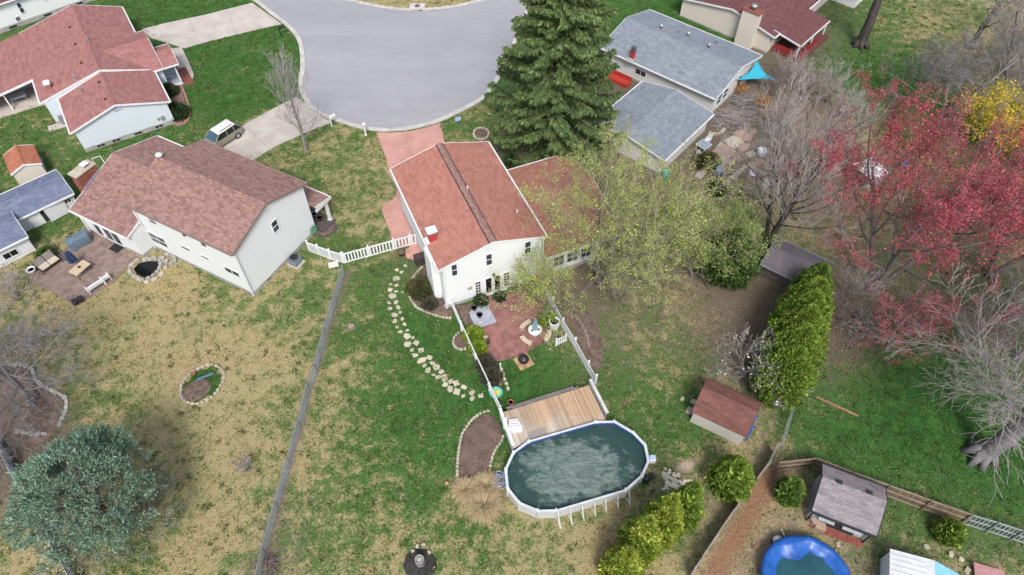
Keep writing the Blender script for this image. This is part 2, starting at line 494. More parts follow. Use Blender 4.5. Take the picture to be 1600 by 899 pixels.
def seg_dist(pts, poly):
    d = np.full(len(pts), 1e9)
    for a, b in zip(poly[:-1], poly[1:]):
        a, b = np.array(a), np.array(b); ab = b - a
        t = np.clip(((pts - a) @ ab) / (ab @ ab), 0, 1)
        d = np.minimum(d, np.linalg.norm(pts - (a + t[:, None] * ab), axis=1))
    return d


def inside(pts, poly):
    r = np.zeros(len(pts), bool); n = len(poly)
    for i in range(n):
        x1, y1 = poly[i]; x2, y2 = poly[(i + 1) % n]
        c = (y1 > pts[:, 1]) != (y2 > pts[:, 1])
        with np.errstate(divide='ignore', invalid='ignore'):
            xx = (x2 - x1) * (pts[:, 1] - y1) / (y2 - y1) + x1
        r ^= c & (pts[:, 0] < xx)
    return r


# worn orange earth along the neighbour's fence
orange = np.exp(-(seg_dist(P2, [G(1200, 745), G(1180, 790), G(1155, 830), G(1125, 880), G(1105, 920)]) / 1.0) ** 2)
orange = np.maximum(orange, .35 * np.exp(-(seg_dist(P2, [G(1180, 805), G(1230, 825)]) / .5) ** 2))
sandy = 1.15 * np.exp(-(seg_dist(P2, [G(1066, 731), G(1078, 727)]) / .42) ** 4)
ZONE[:, 1] = np.clip(np.maximum(np.maximum(ZONE[:, 1], sandy), orange * .95), 0, 1)
strip = np.exp(-(seg_dist(P2, [G(545, 425), G(512, 512), G(497, 570), G(486, 600), G(471, 657), G(455, 716), G(437, 785), G(420, 850), G(415, 900)]) / .55) ** 2)
ZONE[:, 1] = np.clip(np.maximum(ZONE[:, 1], strip * .72), 0, 1)
ZONE[:, 0] = np.maximum(ZONE[:, 0], sandy)
inring = inside(P2, [G(*p) for p in [(283, 607), (300, 583), (332, 571), (350, 587), (338, 614), (305, 632)]])
ZONE[inring] = (.08, .0, .7)
nx, ny = len(fx), len(fy)
ii = np.arange(nx * ny).reshape(ny, nx)
F = np.stack([ii[:-1, :-1], ii[:-1, 1:], ii[1:, 1:], ii[1:, :-1]], -1).reshape(-1, 4)


def grass_mat():
    m, t, b = new_mat('lawn and bare earth')
    at = node(t, 'ShaderNodeAttribute', attribute_name='zone')
    sp = t.nodes.new('ShaderNodeSeparateColor'); t.links.new(at.outputs['Color'], sp.inputs[0])
    dry, soil, lush = sp.outputs[0], sp.outputs[1], sp.outputs[2]
    org = at.outputs['Alpha']
    v = coord(t)
    n1 = noise(t, v, .22, 8, .62, .6)
    n2 = noise(t, v, 1.15, 6, .65, .4)
    n3 = noise(t, v, 5.5, 5, .7)
    n4 = noise(t, v, 24, 3, .8)
    mixn = math_(t, 'ADD', math_(t, 'ADD', math_(t, 'MULTIPLY', n1, .28), math_(t, 'MULTIPLY', n2, .40)), math_(t, 'ADD', math_(t, 'MULTIPLY', n3, .22), math_(t, 'MULTIPLY', noise(t, v, 14, 4, .7), .14)))
    mixn = math_(t, 'MULTIPLY_ADD', math_(t, 'SUBTRACT', mixn, .5), 4.6, .5)
    gain = math_(t, 'MINIMUM', math_(t, 'MULTIPLY_ADD', dry, 1.9, .32), 1.0)
    dm = sstep(t, math_(t, 'ADD', math_(t, 'MULTIPLY', dry, math_(t, 'MULTIPLY_ADD', lush, -.24, .92)), math_(t, 'MULTIPLY', math_(t, 'SUBTRACT', mixn, .5), gain)), .25, .8)
    g = mixc(t, sstep(t, n2, .38, .62), (.096, .155, .040), (.050, .108, .030))
    lushc = mixc(t, sstep(t, n2, .35, .65), (.050, .142, .030), (.024, .086, .020))
    g = mixc(t, lush, g, lushc)
    tan = mixc(t, sstep(t, n3, .35, .68), (.42, .355, .185), (.295, .25, .13))
    tan = mixc(t, sstep(t, n1, .42, .66), tan, (.37, .285, .15))
    tan = mixc(t, math_(t, 'MULTIPLY', lush, .6), tan, (.27, .265, .115))
    c = mixc(t, dm, g, tan)
    blot = math_(t, 'MULTIPLY', sstep(t, noise(t, v, 1.25, 4, .6, .5), .52, .62), math_(t, 'MULTIPLY', lush, .8))
    c = mixc(t, blot, c, mixc(t, n3, (.022, .085, .018), (.040, .115, .026)))
    n5 = noise(t, v, 2.4, 7, .72, .8)
    sm = sstep(t, math_(t, 'ADD', soil, math_(t, 'MULTIPLY', math_(t, 'SUBTRACT', n5, .5), 1.7)), .3, .75)
    so = mixc(t, sstep(t, noise(t, v, 9, 5, .75), .36, .64), (.175, .13, .105), (.068, .052, .044))
    so = mixc(t, math_(t, 'MULTIPLY', dry, dry), so, (.44, .345, .255))
    so = mixc(t, org, so, (.245, .125, .070))
    c = mixc(t, math_(t, 'MULTIPLY', sm, .93), c, so)
    leaf = sstep(t, noise(t, v, 15, 2, .5), .56, .64)
    c = mixc(t, math_(t, 'MULTIPLY', leaf, math_(t, 'MULTIPLY', soil, .8)), c, (.34, .265, .21))
    gr = math_(t, 'MULTIPLY_ADD', sstep(t, n4, .25, .75), 1.0, .5)
    c = mixc(t, 1.0, c, gr, 'MULTIPLY')
    gr2 = math_(t, 'MULTIPLY_ADD', sstep(t, n3, .3, .7), .5, .75)
    c = mixc(t, 1.0, c, gr2, 'MULTIPLY')
    t.links.new(c, b.inputs['Base Color'])
    b.inputs['Roughness'].default_value = .95; b.inputs['Specular IOR Level'].default_value = .1
    bump(t, b, math_(t, 'ADD', n4, math_(t, 'MULTIPLY', n3, 1.4)), .09, .7)
    return m


GRASS = grass_mat()
gz = np.zeros(len(P2))
go = mesh_np('ground', np.c_[P2, gz], F, GRASS, smooth=True)
ca = go.data.color_attributes.new('zone', 'FLOAT_COLOR', 'POINT')
ca.data.foreach_set('color', np.c_[ZONE, orange].astype(np.float32).ravel())
tag(go, 'broad patchy lawn, straw coloured and green, with bare earth', kind='structure')

# ---------------------------------------------------------------- road, kerbs
EDGE = [(385, -4), (397, 2.7), (418.7, 20), (445, 40), (461.5, 58.7), (468, 77), (469.5, 107), (466.5, 126), (470, 148), (485.5, 171), (507, 184), (531, 192), (555, 200), (587, 205.5), (612, 206), (637.6, 203.6), (664, 198), (688, 191), (720, 176), (757.4, 155), (776, 131), (791, 106), (806, 70), (818, 38), (828, 12), (833, -8)]
ISL = [(533.5, -.5), (552, 4), (576, 9.3), (597.6, 13.3), (620, 16), (640, 17.4), (667, 17), (693, 14.7), (712, 12), (731, 8), (763, -.5)]
edge_w = [G(*p) for p in EDGE]
isl_w = [G(*p) for p in ISL]


def smooth_line(P, n=4):
    out = []
    P = [np.array(p) for p in P]
    for i in range(len(P) - 1):
        p0, p1, p2, p3 = P[max(i - 1, 0)], P[i], P[i + 1], P[min(i + 2, len(P) - 1)]
        for k in range(n):
            t = k / n
            out.append(.5 * ((2 * p1) + (p2 - p0) * t + (2 * p0 - 5 * p1 + 4 * p2 - p3) * t * t + (3 * p1 - p0 - 3 * p2 + p3) * t ** 3))
    out.append(P[-1])
    return out


ROAD = pmat('pale worn asphalt', (.315, .312, .335), (.27, .268, .29), .12, .92, .2, bs=40, bd=.006, fine=.16, contrast=.22, stretch=(.35, 1.4, 1))
es, isl_s = smooth_line(edge_w, 4), smooth_line(isl_w, 4)
poly = [tuple(p) for p in es] + [(5, 96), (12, 120), (-4, 120), (-2, 90)] + [tuple(p) for p in isl_s][::-1] + [(-26, 100), (-40, 120), (-60, 120), (-42, 96)]
tag(MB().prism(poly, -.2, .012).build('road', ROAD), 'pale grey asphalt cul-de-sac with a rounded end', kind='structure')
mb = MB()
rng = random.Random(3)
for k in range(7):
    a = np.array(G(rng.uniform(490, 740), rng.uniform(30, 170))); d = rng.uniform(0, 6.28); pts = [a]
    for _ in range(9):
        d += rng.uniform(-.5, .5); pts.append(pts[-1] + np.array([math.cos(d), math.sin(d)]) * .5)
    for p, q in zip(pts[:-1], pts[1:]):
        n = np.array([-(q - p)[1], (q - p)[0]]); n = n / np.linalg.norm(n) * .018
        mb.add([(*(p + n), .016), (*(p - n), .016), (*(q - n), .016), (*(q + n), .016)], [(0, 1, 2, 3)])
cr = mb.build('road_cracks', pmat('sealed cracks', (.26, .26, .28), None, 3))
tag(cr, 'thin darker cracks wandering across the grey asphalt', kind='structure')
ed = [np.array(p) for p in es]
inn = []
for i, p in enumerate(ed):
    d = ed[min(i + 1, len(ed) - 1)] - ed[max(i - 1, 0)]; d /= np.linalg.norm(d); inn.append(p + np.array([d[1], -d[0]]) * -.0)
gm = MB(); rng = random.Random(6)
for i in range(len(ed) - 1):
    d = ed[i + 1] - ed[i]; n = np.array([d[1], -d[0]]) / np.linalg.norm(d) * -1
    w0 = rng.uniform(.05, .16)
    gm.add([(*(ed[i] + n * .0), .017), (*(ed[i + 1] + n * .0), .017), (*(ed[i + 1] + n * w0), .017), (*(ed[i] + n * w0), .017)], [(0, 1, 2, 3)])
tag(gm.build('gutter_dirt', pmat('damp gutter dirt', (.15, .145, .14), (.21, .20, .20), .8, .95)), 'dark line of dirt in the gutter at the foot of the kerb', kind='structure')
KB = bpy.data.objects.new('kerb', None); COL.objects.link(KB)
tag(KB, 'pale concrete kerb round the end of the cul-de-sac', kind='structure')


def kerb_run(pts, side, width=.5, h=.1, seg=2.4):
    pts = [np.array(p) for p in pts]
    L = np.r_[0, np.cumsum([np.linalg.norm(b - a) for a, b in zip(pts[:-1], pts[1:])])]
    X = np.array(pts)
    at = lambda s: np.array([np.interp(s, L, X[:, 0]), np.interp(s, L, X[:, 1])])
    nseg = int(L[-1] / seg)
    for i in range(nseg):
        s0, s1 = i * L[-1] / nseg + .015, (i + 1) * L[-1] / nseg - .015
        inn, out = [], []
        for s in np.linspace(s0, s1, 4):
            p = at(s); d = at(min(s + .3, L[-1])) - at(max(s - .3, 0)); d /= np.linalg.norm(d)
            n = np.array([-d[1], d[0]]) * side
            inn.append(tuple(p)); out.append(tuple(p + n * width))
        MB().prism(inn + out[::-1], -.05, h).build('kerb_stone', KERB, KB)


kerb_run(es, 1 if True else -1)
kerb_run(isl_s, 1)


def pxy(pts, z=0.0): return [G(a, b, z) for a, b in pts]


def slabs(name, label, poly, mat, cuts_u, cuts_v, z=.05, gap=.02, heading=None):
    """A paved area cut into slabs along two directions, each slab a piece of its own."""
    root = bpy.data.objects.new(name, None); COL.objects.link(root)
    tag(root, label, kind='structure')
    th = heading; k, n = math.cos(th), math.sin(th)
    Q = [(x * k + y * n, -x * n + y * k) for x, y in poly]
    def clip(P, axis, val, keep_less):
        out = []
        for i in range(len(P)):
            a, b = P[i - 1], P[i]
            ia, ib = (a[axis] <= val) == keep_less, (b[axis] <= val) == keep_less
            if ia != ib:
                t = (val - a[axis]) / (b[axis] - a[axis]); out.append((a[0] + (b[0] - a[0]) * t, a[1] + (b[1] - a[1]) * t))
            if ib: out.append(b)
        return out
    us = [min(q[0] for q in Q) - 1] + list(cuts_u) + [max(q[0] for q in Q) + 1]
    vs = [min(q[1] for q in Q) - 1] + list(cuts_v) + [max(q[1] for q in Q) + 1]
    for a, b in zip(us[:-1], us[1:]):
        for c, d in zip(vs[:-1], vs[1:]):
            Pp = Q
            for axis, val, kl in ((0, a + gap / 2, False), (0, b - gap / 2, True), (1, c + gap / 2, False), (1, d - gap / 2, True)):
                if len(Pp) >= 3: Pp = clip(Pp, axis, val, kl)
            if len(Pp) >= 3:
                MB().prism([(x * k - y * n, x * n + y * k) for x, y in Pp], -.05, z).build('slab', mat, root)
    return root


def cuts(poly, th, step_u, step_v, off=(0, 0)):
    k, n = math.cos(th), math.sin(th)
    Q = [(x * k + y * n, -x * n + y * k) for x, y in poly]
    u0, u1 = min(q[0] for q in Q), max(q[0] for q in Q); v0, v1 = min(q[1] for q in Q), max(q[1] for q in Q)
    f = lambda a, b, s, o: [a + o + s * i for i in range(1, 40) if a + o + s * i < b - .3] if s else []
    return f(u0, u1, step_u, off[0]), f(v0, v1, step_v, off[1])


def dirpx(a, b):
    p, q = G(*a), G(*b)
    return math.atan2(q[1] - p[1], q[0] - p[0])


pl = pxy([(318, 232), (345, 222), (385, 193), (420, 174), (446, 161), (462, 152), (478, 162), (487, 173), (509, 186.5), (519, 192), (496, 200), (470, 211), (437, 226), (412, 240), (395, 252), (350, 250)])
th = dirpx((412, 239), (469, 211))
slabs('driveway', 'pale concrete driveway with the parked car beside the brown roofed house', pl, CONC, *cuts(pl, th, 4.2, 3.0, (.6, .4)), heading=th)
pl = pxy([(222, 46), (262, 36), (320, 24), (394, 5), (418, 22), (440, 38), (400, 47), (330, 64), (288, 76), (236, 60)])
th = dirpx((320, 66), (420, 42))
slabs('driveway', 'pale concrete driveway between green lawns up by the rose roofed house', pl, CONC, *cuts(pl, th, 4.5, 3.2, (1, .5)), heading=th)
pl = pxy([(268, 77), (284, 74), (295, 98), (303, 117), (301, 124), (290, 128), (279, 112)])
slabs('path', 'short pale concrete walk to the porch of the rose roofed house', pl, CONC, *cuts(pl, th, 0, 1.7), heading=th, z=.055)
pl = pxy([(588, 208), (613, 208), (640, 206), (665, 200), (687, 193.5), (691, 204), (694, 222), (700, 245), (610, 268), (598, 234)])
th = dirpx((766, 378), (687, 223))
slabs('driveway', 'pink tinted concrete driveway in front of the brick red roof', pl, PINK, *cuts(pl, th, 3.4, 4.0, (.6, 0)), heading=th)
pl = pxy([(604, 268), (640, 262), (660, 320), (672, 380), (640, 385), (613, 384), (611, 366), (603, 346), (596, 329), (599, 321), (612, 314), (619, 306), (620, 296), (613, 282)])
slabs('path', 'pink concrete walk along the left wall of the brick red roofed house', pl, PINK, *cuts(pl, th, 2.1, 0), heading=th, z=.046)
pl = pxy([(647, 382), (678, 380), (676, 412), (650, 408), (636, 404), (632, 392)])
MB().prism(pl, -.05, .05).build('path', PINK)['kind'] = 'structure'
# ================================================================ BUILDINGS
def gable(root, x0, x1, y0, y1, ze, zr, roofm, wallm, ov=.35, ovx=.3, yr=None, ze2=None, found=.35, trim=WHITE, xf=None, gut=True, walls=True, thick=.12, ovx1=None, caps=True):
    """Walls x0..x1 by y0..y1, ridge along x at height zr, eaves at ze (low y) and ze2 (high y)."""
    yr = (y0 + y1) / 2 if yr is None else yr
    ze2 = ze if ze2 is None else ze2
    a, b = y0 - ov, y1 + ov
    ovx1 = ovx if ovx1 is None else ovx1
    X0, X1 = x0 - ovx, x1 + ovx1
    s1, s2 = (zr - ze) / (yr - a), (zr - ze2) / (b - yr)
    kids = []
    if walls:
        h0, h1, hr = ze + s1 * ov - .1, ze2 + s2 * ov - .1, zr - .1
        pr = [(y0, 0), (y1, 0), (y1, h1), (yr, hr), (y0, h0)]
        V = [(x0, y, z) for y, z in pr] + [(x1, y, z) for y, z in pr]
        kids.append(MB().add(V, [(4, 3, 2, 1, 0), (5, 6, 7, 8, 9), (0, 1, 6, 5), (1, 2, 7, 6), (2, 3, 8, 7), (3, 4, 9, 8), (4, 0, 5, 9)]).build('wall', wallm, root))
        if found:
            e = .03
            kids.append(MB().boxv((x0 - e, y0 - e, -.1), (x1 - x0 + 2 * e, 0, 0), (0, y1 - y0 + 2 * e, 0), (0, 0, found + .1)).build('foundation', FOUND, root))
    r = MB()
    r.boxv((X0, a, ze), (X1 - X0, 0, 0), (0, yr - a, zr - ze), (0, 0, -thick))
    r.boxv((X0, b, ze2), (X1 - X0, 0, 0), (0, yr - b, zr - ze2), (0, 0, -thick))
    kids.append(r.build('roof', roofm, root))
    for X in (X0 - .045, X1 + .005):
        kids.append(MB().boxv((X, a, ze + .02), (.04, 0, 0), (0, yr - a - .001, zr - ze), (0, 0, -.2)).build('rake_board', trim, root))
        kids.append(MB().boxv((X, b, ze2 + .02), (.04, 0, 0), (0, yr - b + .001, zr - ze2), (0, 0, -.2)).build('rake_board', trim, root))
    if gut:
        for Y, Z, sg in ((a, ze, -1), (b, ze2, 1)):
            g = MB()
            g.boxv((X0, Y + sg * .01, Z - .02), (X1 - X0, 0, 0), (0, sg * .13, 0), (0, 0, -.13))
            kids.append(g.build('gutter', trim, root))
    if caps:
        c = MB()
        w = .16
        c.boxv((X0 - .01, yr - w, zr - w * s1 + .035), (X1 - X0 + .02, 0, 0), (0, w, w * s1), (0, 0, -.03))
        c.boxv((X0 - .01, yr + w, zr - w * s2 + .035), (X1 - X0 + .02, 0, 0), (0, -w, w * s2), (0, 0, -.03))
        kids.append(c.build('ridge_cap', roofm, root))
    if xf:
        for k in kids:
            k.location = (xf[0], xf[1], 0); k.rotation_euler = (0, 0, xf[2])
    return kids


def wall_box(fr_axis, X, sg, t0, t1, z0, z1, n0, n1):
    """Box on a wall plane: t along the wall, n outwards."""
    if fr_axis == 0: return (X + sg * n0, t0, z0), (sg * (n1 - n0), 0, 0), (0, t1 - t0, 0), (0, 0, z1 - z0)
    return (t0, X + sg * n0, z0), (t1 - t0, 0, 0), (0, sg * (n1 - n0), 0), (0, 0, z1 - z0)


def window(root, fr, axis, X, sg, tl, br, nh=1, nv=0, frame=WHITE, glass=GLASS, name='window', fw=.07, size=None):
    a, b = fr.on(*tl, axis, X), fr.on(*br, axis, X)
    k = 1 - axis
    t0, t1 = sorted((a[k], b[k])); z0, z1 = sorted((a[2], b[2]))
    return window_at(root, axis, X, sg, t0, t1, z0, z1, nh, nv, frame, glass, name, fw)


def window_at(root, axis, X, sg, t0, t1, z0, z1, nh=1, nv=0, frame=WHITE, glass=GLASS, name='window', fw=.07):
    m = MB()
    n1 = .055
    m.boxv(*wall_box(axis, X, sg, t0 - fw, t1 + fw, z0 - fw, z0, -.01, n1 + .02))
    m.boxv(*wall_box(axis, X, sg, t0 - fw, t1 + fw, z1, z1 + fw, -.01, n1))
    m.boxv(*wall_box(axis, X, sg, t0 - fw, t0, z0, z1, -.01, n1))
    m.boxv(*wall_box(axis, X, sg, t1, t1 + fw, z0, z1, -.01, n1))
    for i in range(nh):
        z = z0 + (z1 - z0) * (i + 1) / (nh + 1); m.boxv(*wall_box(axis, X, sg, t0, t1, z - .022, z + .022, -.01, n1 - .01))
    for i in range(nv):
        t = t0 + (t1 - t0) * (i + 1) / (nv + 1); m.boxv(*wall_box(axis, X, sg, t - .02, t + .02, z0, z1, -.01, n1 - .014))
    w = m.build(name, frame, root)
    MB().boxv(*wall_box(axis, X, sg, t0, t1, z0, z1, -.01, .016)).build('pane', glass, w)
    return w


def window_c(root, fr, axis, X, sg, c, w, h, **kw):
    a = fr.on(*c, axis, X); k = 1 - axis
    return window_at(root, axis, X, sg, a[k] - w / 2, a[k] + w / 2, a[2] - h / 2, a[2] + h / 2, **kw)


def roof_vent(root, x, y, z, s=.16, mat=BLACK, tilt=0):
    m = MB(); m.box((x, y, z - .06), (s * 1.6, s * 1.6, .1)); m.box((x, y, z + .04), (s * 2, s * 2, .07)); m.build('roof_vent', mat, root)


# ---------------------------------------------------------------- the brick red roofed house in the middle
fM = Fr(-3.892, 41.805, 1.973)
M = thing('house', 'white house with brick red roof and French doors onto the fenced patio, in the middle', 'house', (*fM.c, 0), fM.th)
gable(M, -6.2, 5.95, -4.2, 4.2, 5.05, 6.35, ROOF_M, SIDE_W, .34, .08, ovx1=.3, caps=False)
s = (6.35 - 5.05) / 4.54
mb = MB()
for sg in (1, -1):
    mb.boxv((-6.3, sg * .27, 6.35 - .27 * s + .05), (12.57, 0, 0), (0, -sg * .27, .27 * s), (0, 0, -.05))
mb.build('ridge_vent', ROOF_L, M)
mb = MB()
for sg in (1, -1):
    mb.boxv((-6.3, sg * .275, 6.35 - .275 * s + .03), (12.57, 0, 0), (0, sg * .07, -.07 * s), (0, 0, -.04))
mb.build('ridge_flashing', BLACK, M)
# chimney through the left slope
cx, cy, cz = -3.15, 3.95, 6.35 - 3.95 * s
mb = MB(); mb.box((cx, cy, cz - .3), (.52, .62, 1.02)); ch = mb.build('chimney', REDBR, M)
MB().box((cx, cy, cz + .72), (.56, .66, .26)).build('chimney_band', pmat('grey flue band', (.22, .23, .24), None), ch)
MB().box((cx, cy, cz + .98), (.74, .84, .09)).build('chimney_cap', WHITE, ch, bevel=.015)
MB().boxv((cx - .4, cy + .33, cz - .02), (.75, 0, 0), (0, .26, -.26 * s), (0, 0, .06)).build('flashing', WHITE, ch)
MB().box((-4.15, 4.5, 0), (1.75, .62, 4.72)).build('chimney_chase', SIDE_W, M)
# windows and doors of the garden gable
pz = lambda x, y: (640 + x / 6, 360 + y / 6)
for tl, br in (((390, 330), (447, 415)), ((717, 232), (770, 315)), ((1083, 115), (1130, 205))):
    window(M, fM, 0, -6.2, -1, pz(*tl), pz(*br))
bz = .12
def fdoor(tl, br, nh, nv, name, fr_=WHITE):
    a, b = fM.on(*pz(*tl), 0, -6.2), fM.on(*pz(*br), 0, -6.2)
    t0, t1 = sorted((a[1], b[1]))
    return window_at(M, 0, -6.2, -1, t0 + .04, t1 - .04, bz + .25 if nv else bz, 2.08, nh, nv, fr_, DARKG, name, .09)
fdoor((612, 492), (672, 605), 4, 1, 'window')
d1 = fdoor((708, 462), (774, 590), 0, 0, 'door'); d2 = fdoor((790, 440), (852, 562), 0, 0, 'door')
fdoor((880, 405), (937, 520), 4, 1, 'window')
a = fM.on(*pz(780, 520), 0, -6.2)
MB().box((-6.28, a[1], 1.0), (.06, .05, .14)).build('handle', GALV, d1)
mb = MB(); mb.boxv((-6.34, a[1] - 1.25, .0), (.3, 0, 0), (0, 2.5, 0), (0, 0, .1)); mb.build('door_step', WHITE, M)
a = fM.on(*pz(785, 410), 0, -6.2)
mb = MB(); mb.box((-6.25, a[1], a[2] - .05), (.1, .12, .16)); mb.lathe((-6.36, a[1], a[2] - .12), [(.05, 0), (.1, .05), (.08, .2), (.03, .24)], 10); mb.build('wall_light', BLACK, M)
a = fM.on(*pz(563, 540), 0, -6.2)
mb = MB(); mb.tube((-6.16, a[1], a[2]), (-6.24, a[1], a[2]), .24, .22, 18); mb.build('wall_plaque', FLAG, M, True)
a = fM.on(766, 384, 0, -6.2)
mb = MB()
for i in range(6): mb.boxv((-6.23, a[1] - .26, 5.55 + i * .07), (-.0, .52, 0), (-.03, 0, 0), (0, 0, .045))
mb.build('gable_vent', WHITE, M)
# downspouts
for y, x in ((4.27, -6.32), (-4.27, -6.32)):
    mb = MB(); mb.boxv((x - .05, y - .05, .1), (.1, 0, 0), (0, .09, 0), (0, 0, 4.75)); mb.boxv((x - .05, y - .05, 4.75), (.1, 0, 0), (0, .09, 0), (0, .02 if y > 0 else -.02, .2)); mb.build('downspout', WHITE, M)
for px_, py_ in ((731, 301), (808, 326)):
    a = fM.px(px_, py_, 5.9); zz = 6.35 - abs(a[1]) * s
    MB().lathe((a[0], a[1], zz - .1), [(.05, 0), (.05, .4), (.07, .42)], 8).build('vent_pipe', WHITE, M)
a = fM.px(811, 305, 5.2); MB().box((a[0], a[1], 4.95), (.4, .2, .25)).build('gutter_box', GALV, M)
# single storey wing on the right
gable(M, .15, 6.75, -6.3, 3.45, 3.15, 4.2, ROOF_M, SIDE_W, .55, .32, yr=-.85, xf=(0, -4.45, -math.pi / 2))
for y0, y1 in ((-6.3, -5.3), (-7.6, -6.6), (-8.9, -7.9), (-10.8, -9.4)):
    window_at(M, 0, -6.3, -1, y0, y1, .9, 2.1, 1, 1)

# ---------------------------------------------------------------- the two storey house on the left
fL = Fr(-24.496, 42.107, -.493)
L = thing('house', 'big white two storey house with brown red roof and tall blank right gable', 'house', (*fL.c, 0), fL.th)
gable(L, -5.6, 5.62, -4.18, 4.15, 5.63, 7.2, ROOF_L, SIDE_W, .33, .27, ovx1=.22, trim=pmat('brown eave trim', (.24, .17, .15), None, 3))
gable(L, -12.25, -5.65, -5.5, 4.1, 2.95, 4.85, ROOF_L, SIDE_W, .38, .28, ovx1=.05, yr=.0, ze2=3.55)
z6 = lambda x, y: (x / 3.747, 220 + y / 3.747)
z7 = lambda x, y: (320 + x / 3.747, 220 + y / 3.747)
window(L, fL, 0, 5.62, 1, z7(386, 486), z7(436, 514))
mb = MB()
for i in range(5): mb.boxv((5.63, -.25, 6.05 + i * .1), (.03, 0, 0), (0, .5, 0), (0, 0, .07))
mb.build('gable_vent', WHITE, L)
window_c(L, fL, 1, -4.18, -1, (237.7, 344), .8, .85, nh=1)
window_c(L, fL, 1, -4.18, -1, (247.5, 375), 1.9, 1.2, nh=1, nv=1)
window_c(L, fL, 1, -4.18, -1, (318.3, 381.7), .55, .6, nh=0)
window_c(L, fL, 1, -4.18, -1, (290.7, 388.3), .9, .35, nh=0)
window_c(L, fL, 1, -4.18, -1, (321, 402.7), .9, .3, nh=0)
window_c(L, fL, 1, -4.18, -1, (363, 425), 1.5, .62, nh=0, nv=1)
a = fL.on(*z6(1085, 553), 1, -4.18)
MB().box((a[0], -4.25, a[2]), (.2, .16, .25)).build('wall_light', BLACK, L)
for k in range(4):
    x = -4.2 + k * 2.9
    window_at(L, 1, -4.21, -1, x, x + .5, .1, .3, 0, 0, FOUND, DARK, 'basement_window', .04)
for k in range(2):
    y = -2.6 + k * 3.2
    window_at(L, 0, 5.65, 1, y, y + .5, .1, .3, 0, 0, FOUND, DARK, 'basement_window', .04)
for x, wd in ((-10.9, .7), (-9.75, .85), (-8.75, .85)):
    window_at(L, 1, -5.5, -1, x, x + wd, .35, 2.15, 0, 0, WHITE, GLASS, 'patio_door' if wd > .8 else 'window', .07)
for p in ((5.7, -4.28), (-5.5, -4.28), (-12.2, -5.6)):
    zt = 5.3 if p[0] > -12 else 2.7
    MB().boxv((p[0] - .05, p[1] - .05, .1), (.1, 0, 0), (0, .09, 0), (0, 0, zt - .1)).build('downspout', WHITE, L)
# brick chimney on the left gable
mb = MB(); mb.box((-12.98, -2.9, 0), (.95, 1.95, 5.0)); ch = mb.build('chimney', BRICK, L)
MB().box((-12.98, -2.9, 5.0), (1.1, 2.15, .14)).build('chimney_cap', FLAG, ch, bevel=.02)
mb = MB(); mb.box((-12.95, -2.55, 5.14), (.3, .3, .22)); mb.build('flue', BRICK, ch)
MB().box((-12.95, -2.55, 5.36), (.62, .62, .05)).build('flue_cap', WHITE, ch)
MB().boxv((-12.5, -3.9, 3.6), (.07, 0, 0), (0, 2.0, .63), (0, 0, .2)).build('flashing', pmat('blue grey flashing', (.22, .27, .36), None), ch)
mb = MB(); mb.path([(-13.4, -1.7, 2.9), (-13.4, -1.5, 5.0), (-12.6, -1.1, 5.3), (-12.3, -1.2, 4.7)], .03, 5); mb.build('antenna_bracket', WHITE, ch)
mb = MB(); mb.lathe((-5.6, .05, 6.9), [(.2, 0), (.2, .45), (.3, .47), (.3, .6), (.08, .75)], 14); mb.build('flue_pipe', pmat('bright galvanised flue', (.62, .63, .65), (.5, .5, .52), 3, .4, .5), L, True)
# porch on the far side
pr = MB(); pr.boxv((-2, 6.1, 2.9), (8.3, 0, 0), (0, -1.95, .45), (0, 0, -.12)); pr.build('porch_roof', ROOF_L, L)
pr = MB(); pr.boxv((-2, 6.1, 2.88), (8.34, 0, 0), (0, .13, 0), (0, 0, -.28)); pr.boxv((6.3, 4.2, 3.36), (.05, 0, 0), (0, 1.9, -.44), (0, 0, -.3)); pr.boxv((6.2, 4.2, 2.6), (.12, 0, 0), (0, 1.9, 0), (0, 0, .3)); pr.build('porch_trim', WHITE, L)
for x in (5.95, 2.0, -1.7):
    m = MB(); m.box((x, 5.75, .2), (.24, .24, 2.4)); m.box((x, 5.75, .15), (.34, .34, .14)); m.build('porch_post', WHITE, L)
m = MB()
for i in range(14):
    m.boxv((-2 + i * .6, 4.2, .02), (.585, 0, 0), (0, 1.85, 0), (0, 0, .18))
m.build('porch_floor', pmat('dark porch boards', (.10, .085, .08), (.07, .06, .058), 2), L)

# ---------------------------------------------------------------- the rose roofed house, top left
fT = Fr(-43.983, 64.778, 2.124)
T = thing('house', 'sprawling pale blue sided house with rose red roof and entrance gables, upper left', 'house', (*fT.c, 0), fT.th)
gable(T, -10.2, -4.15, -4.4, 4.4, 2.72, 4.16, ROOF_TL, SIDE_TL, .32, .25, ovx1=.0, found=.5)
gable(T, -4.1, 10.2, -4.4, 6.05, 2.78, 4.4, ROOF_TL, SIDE_TL, .32, .0, yr=.0, ze2=2.85, ovx1=.3, found=.4)
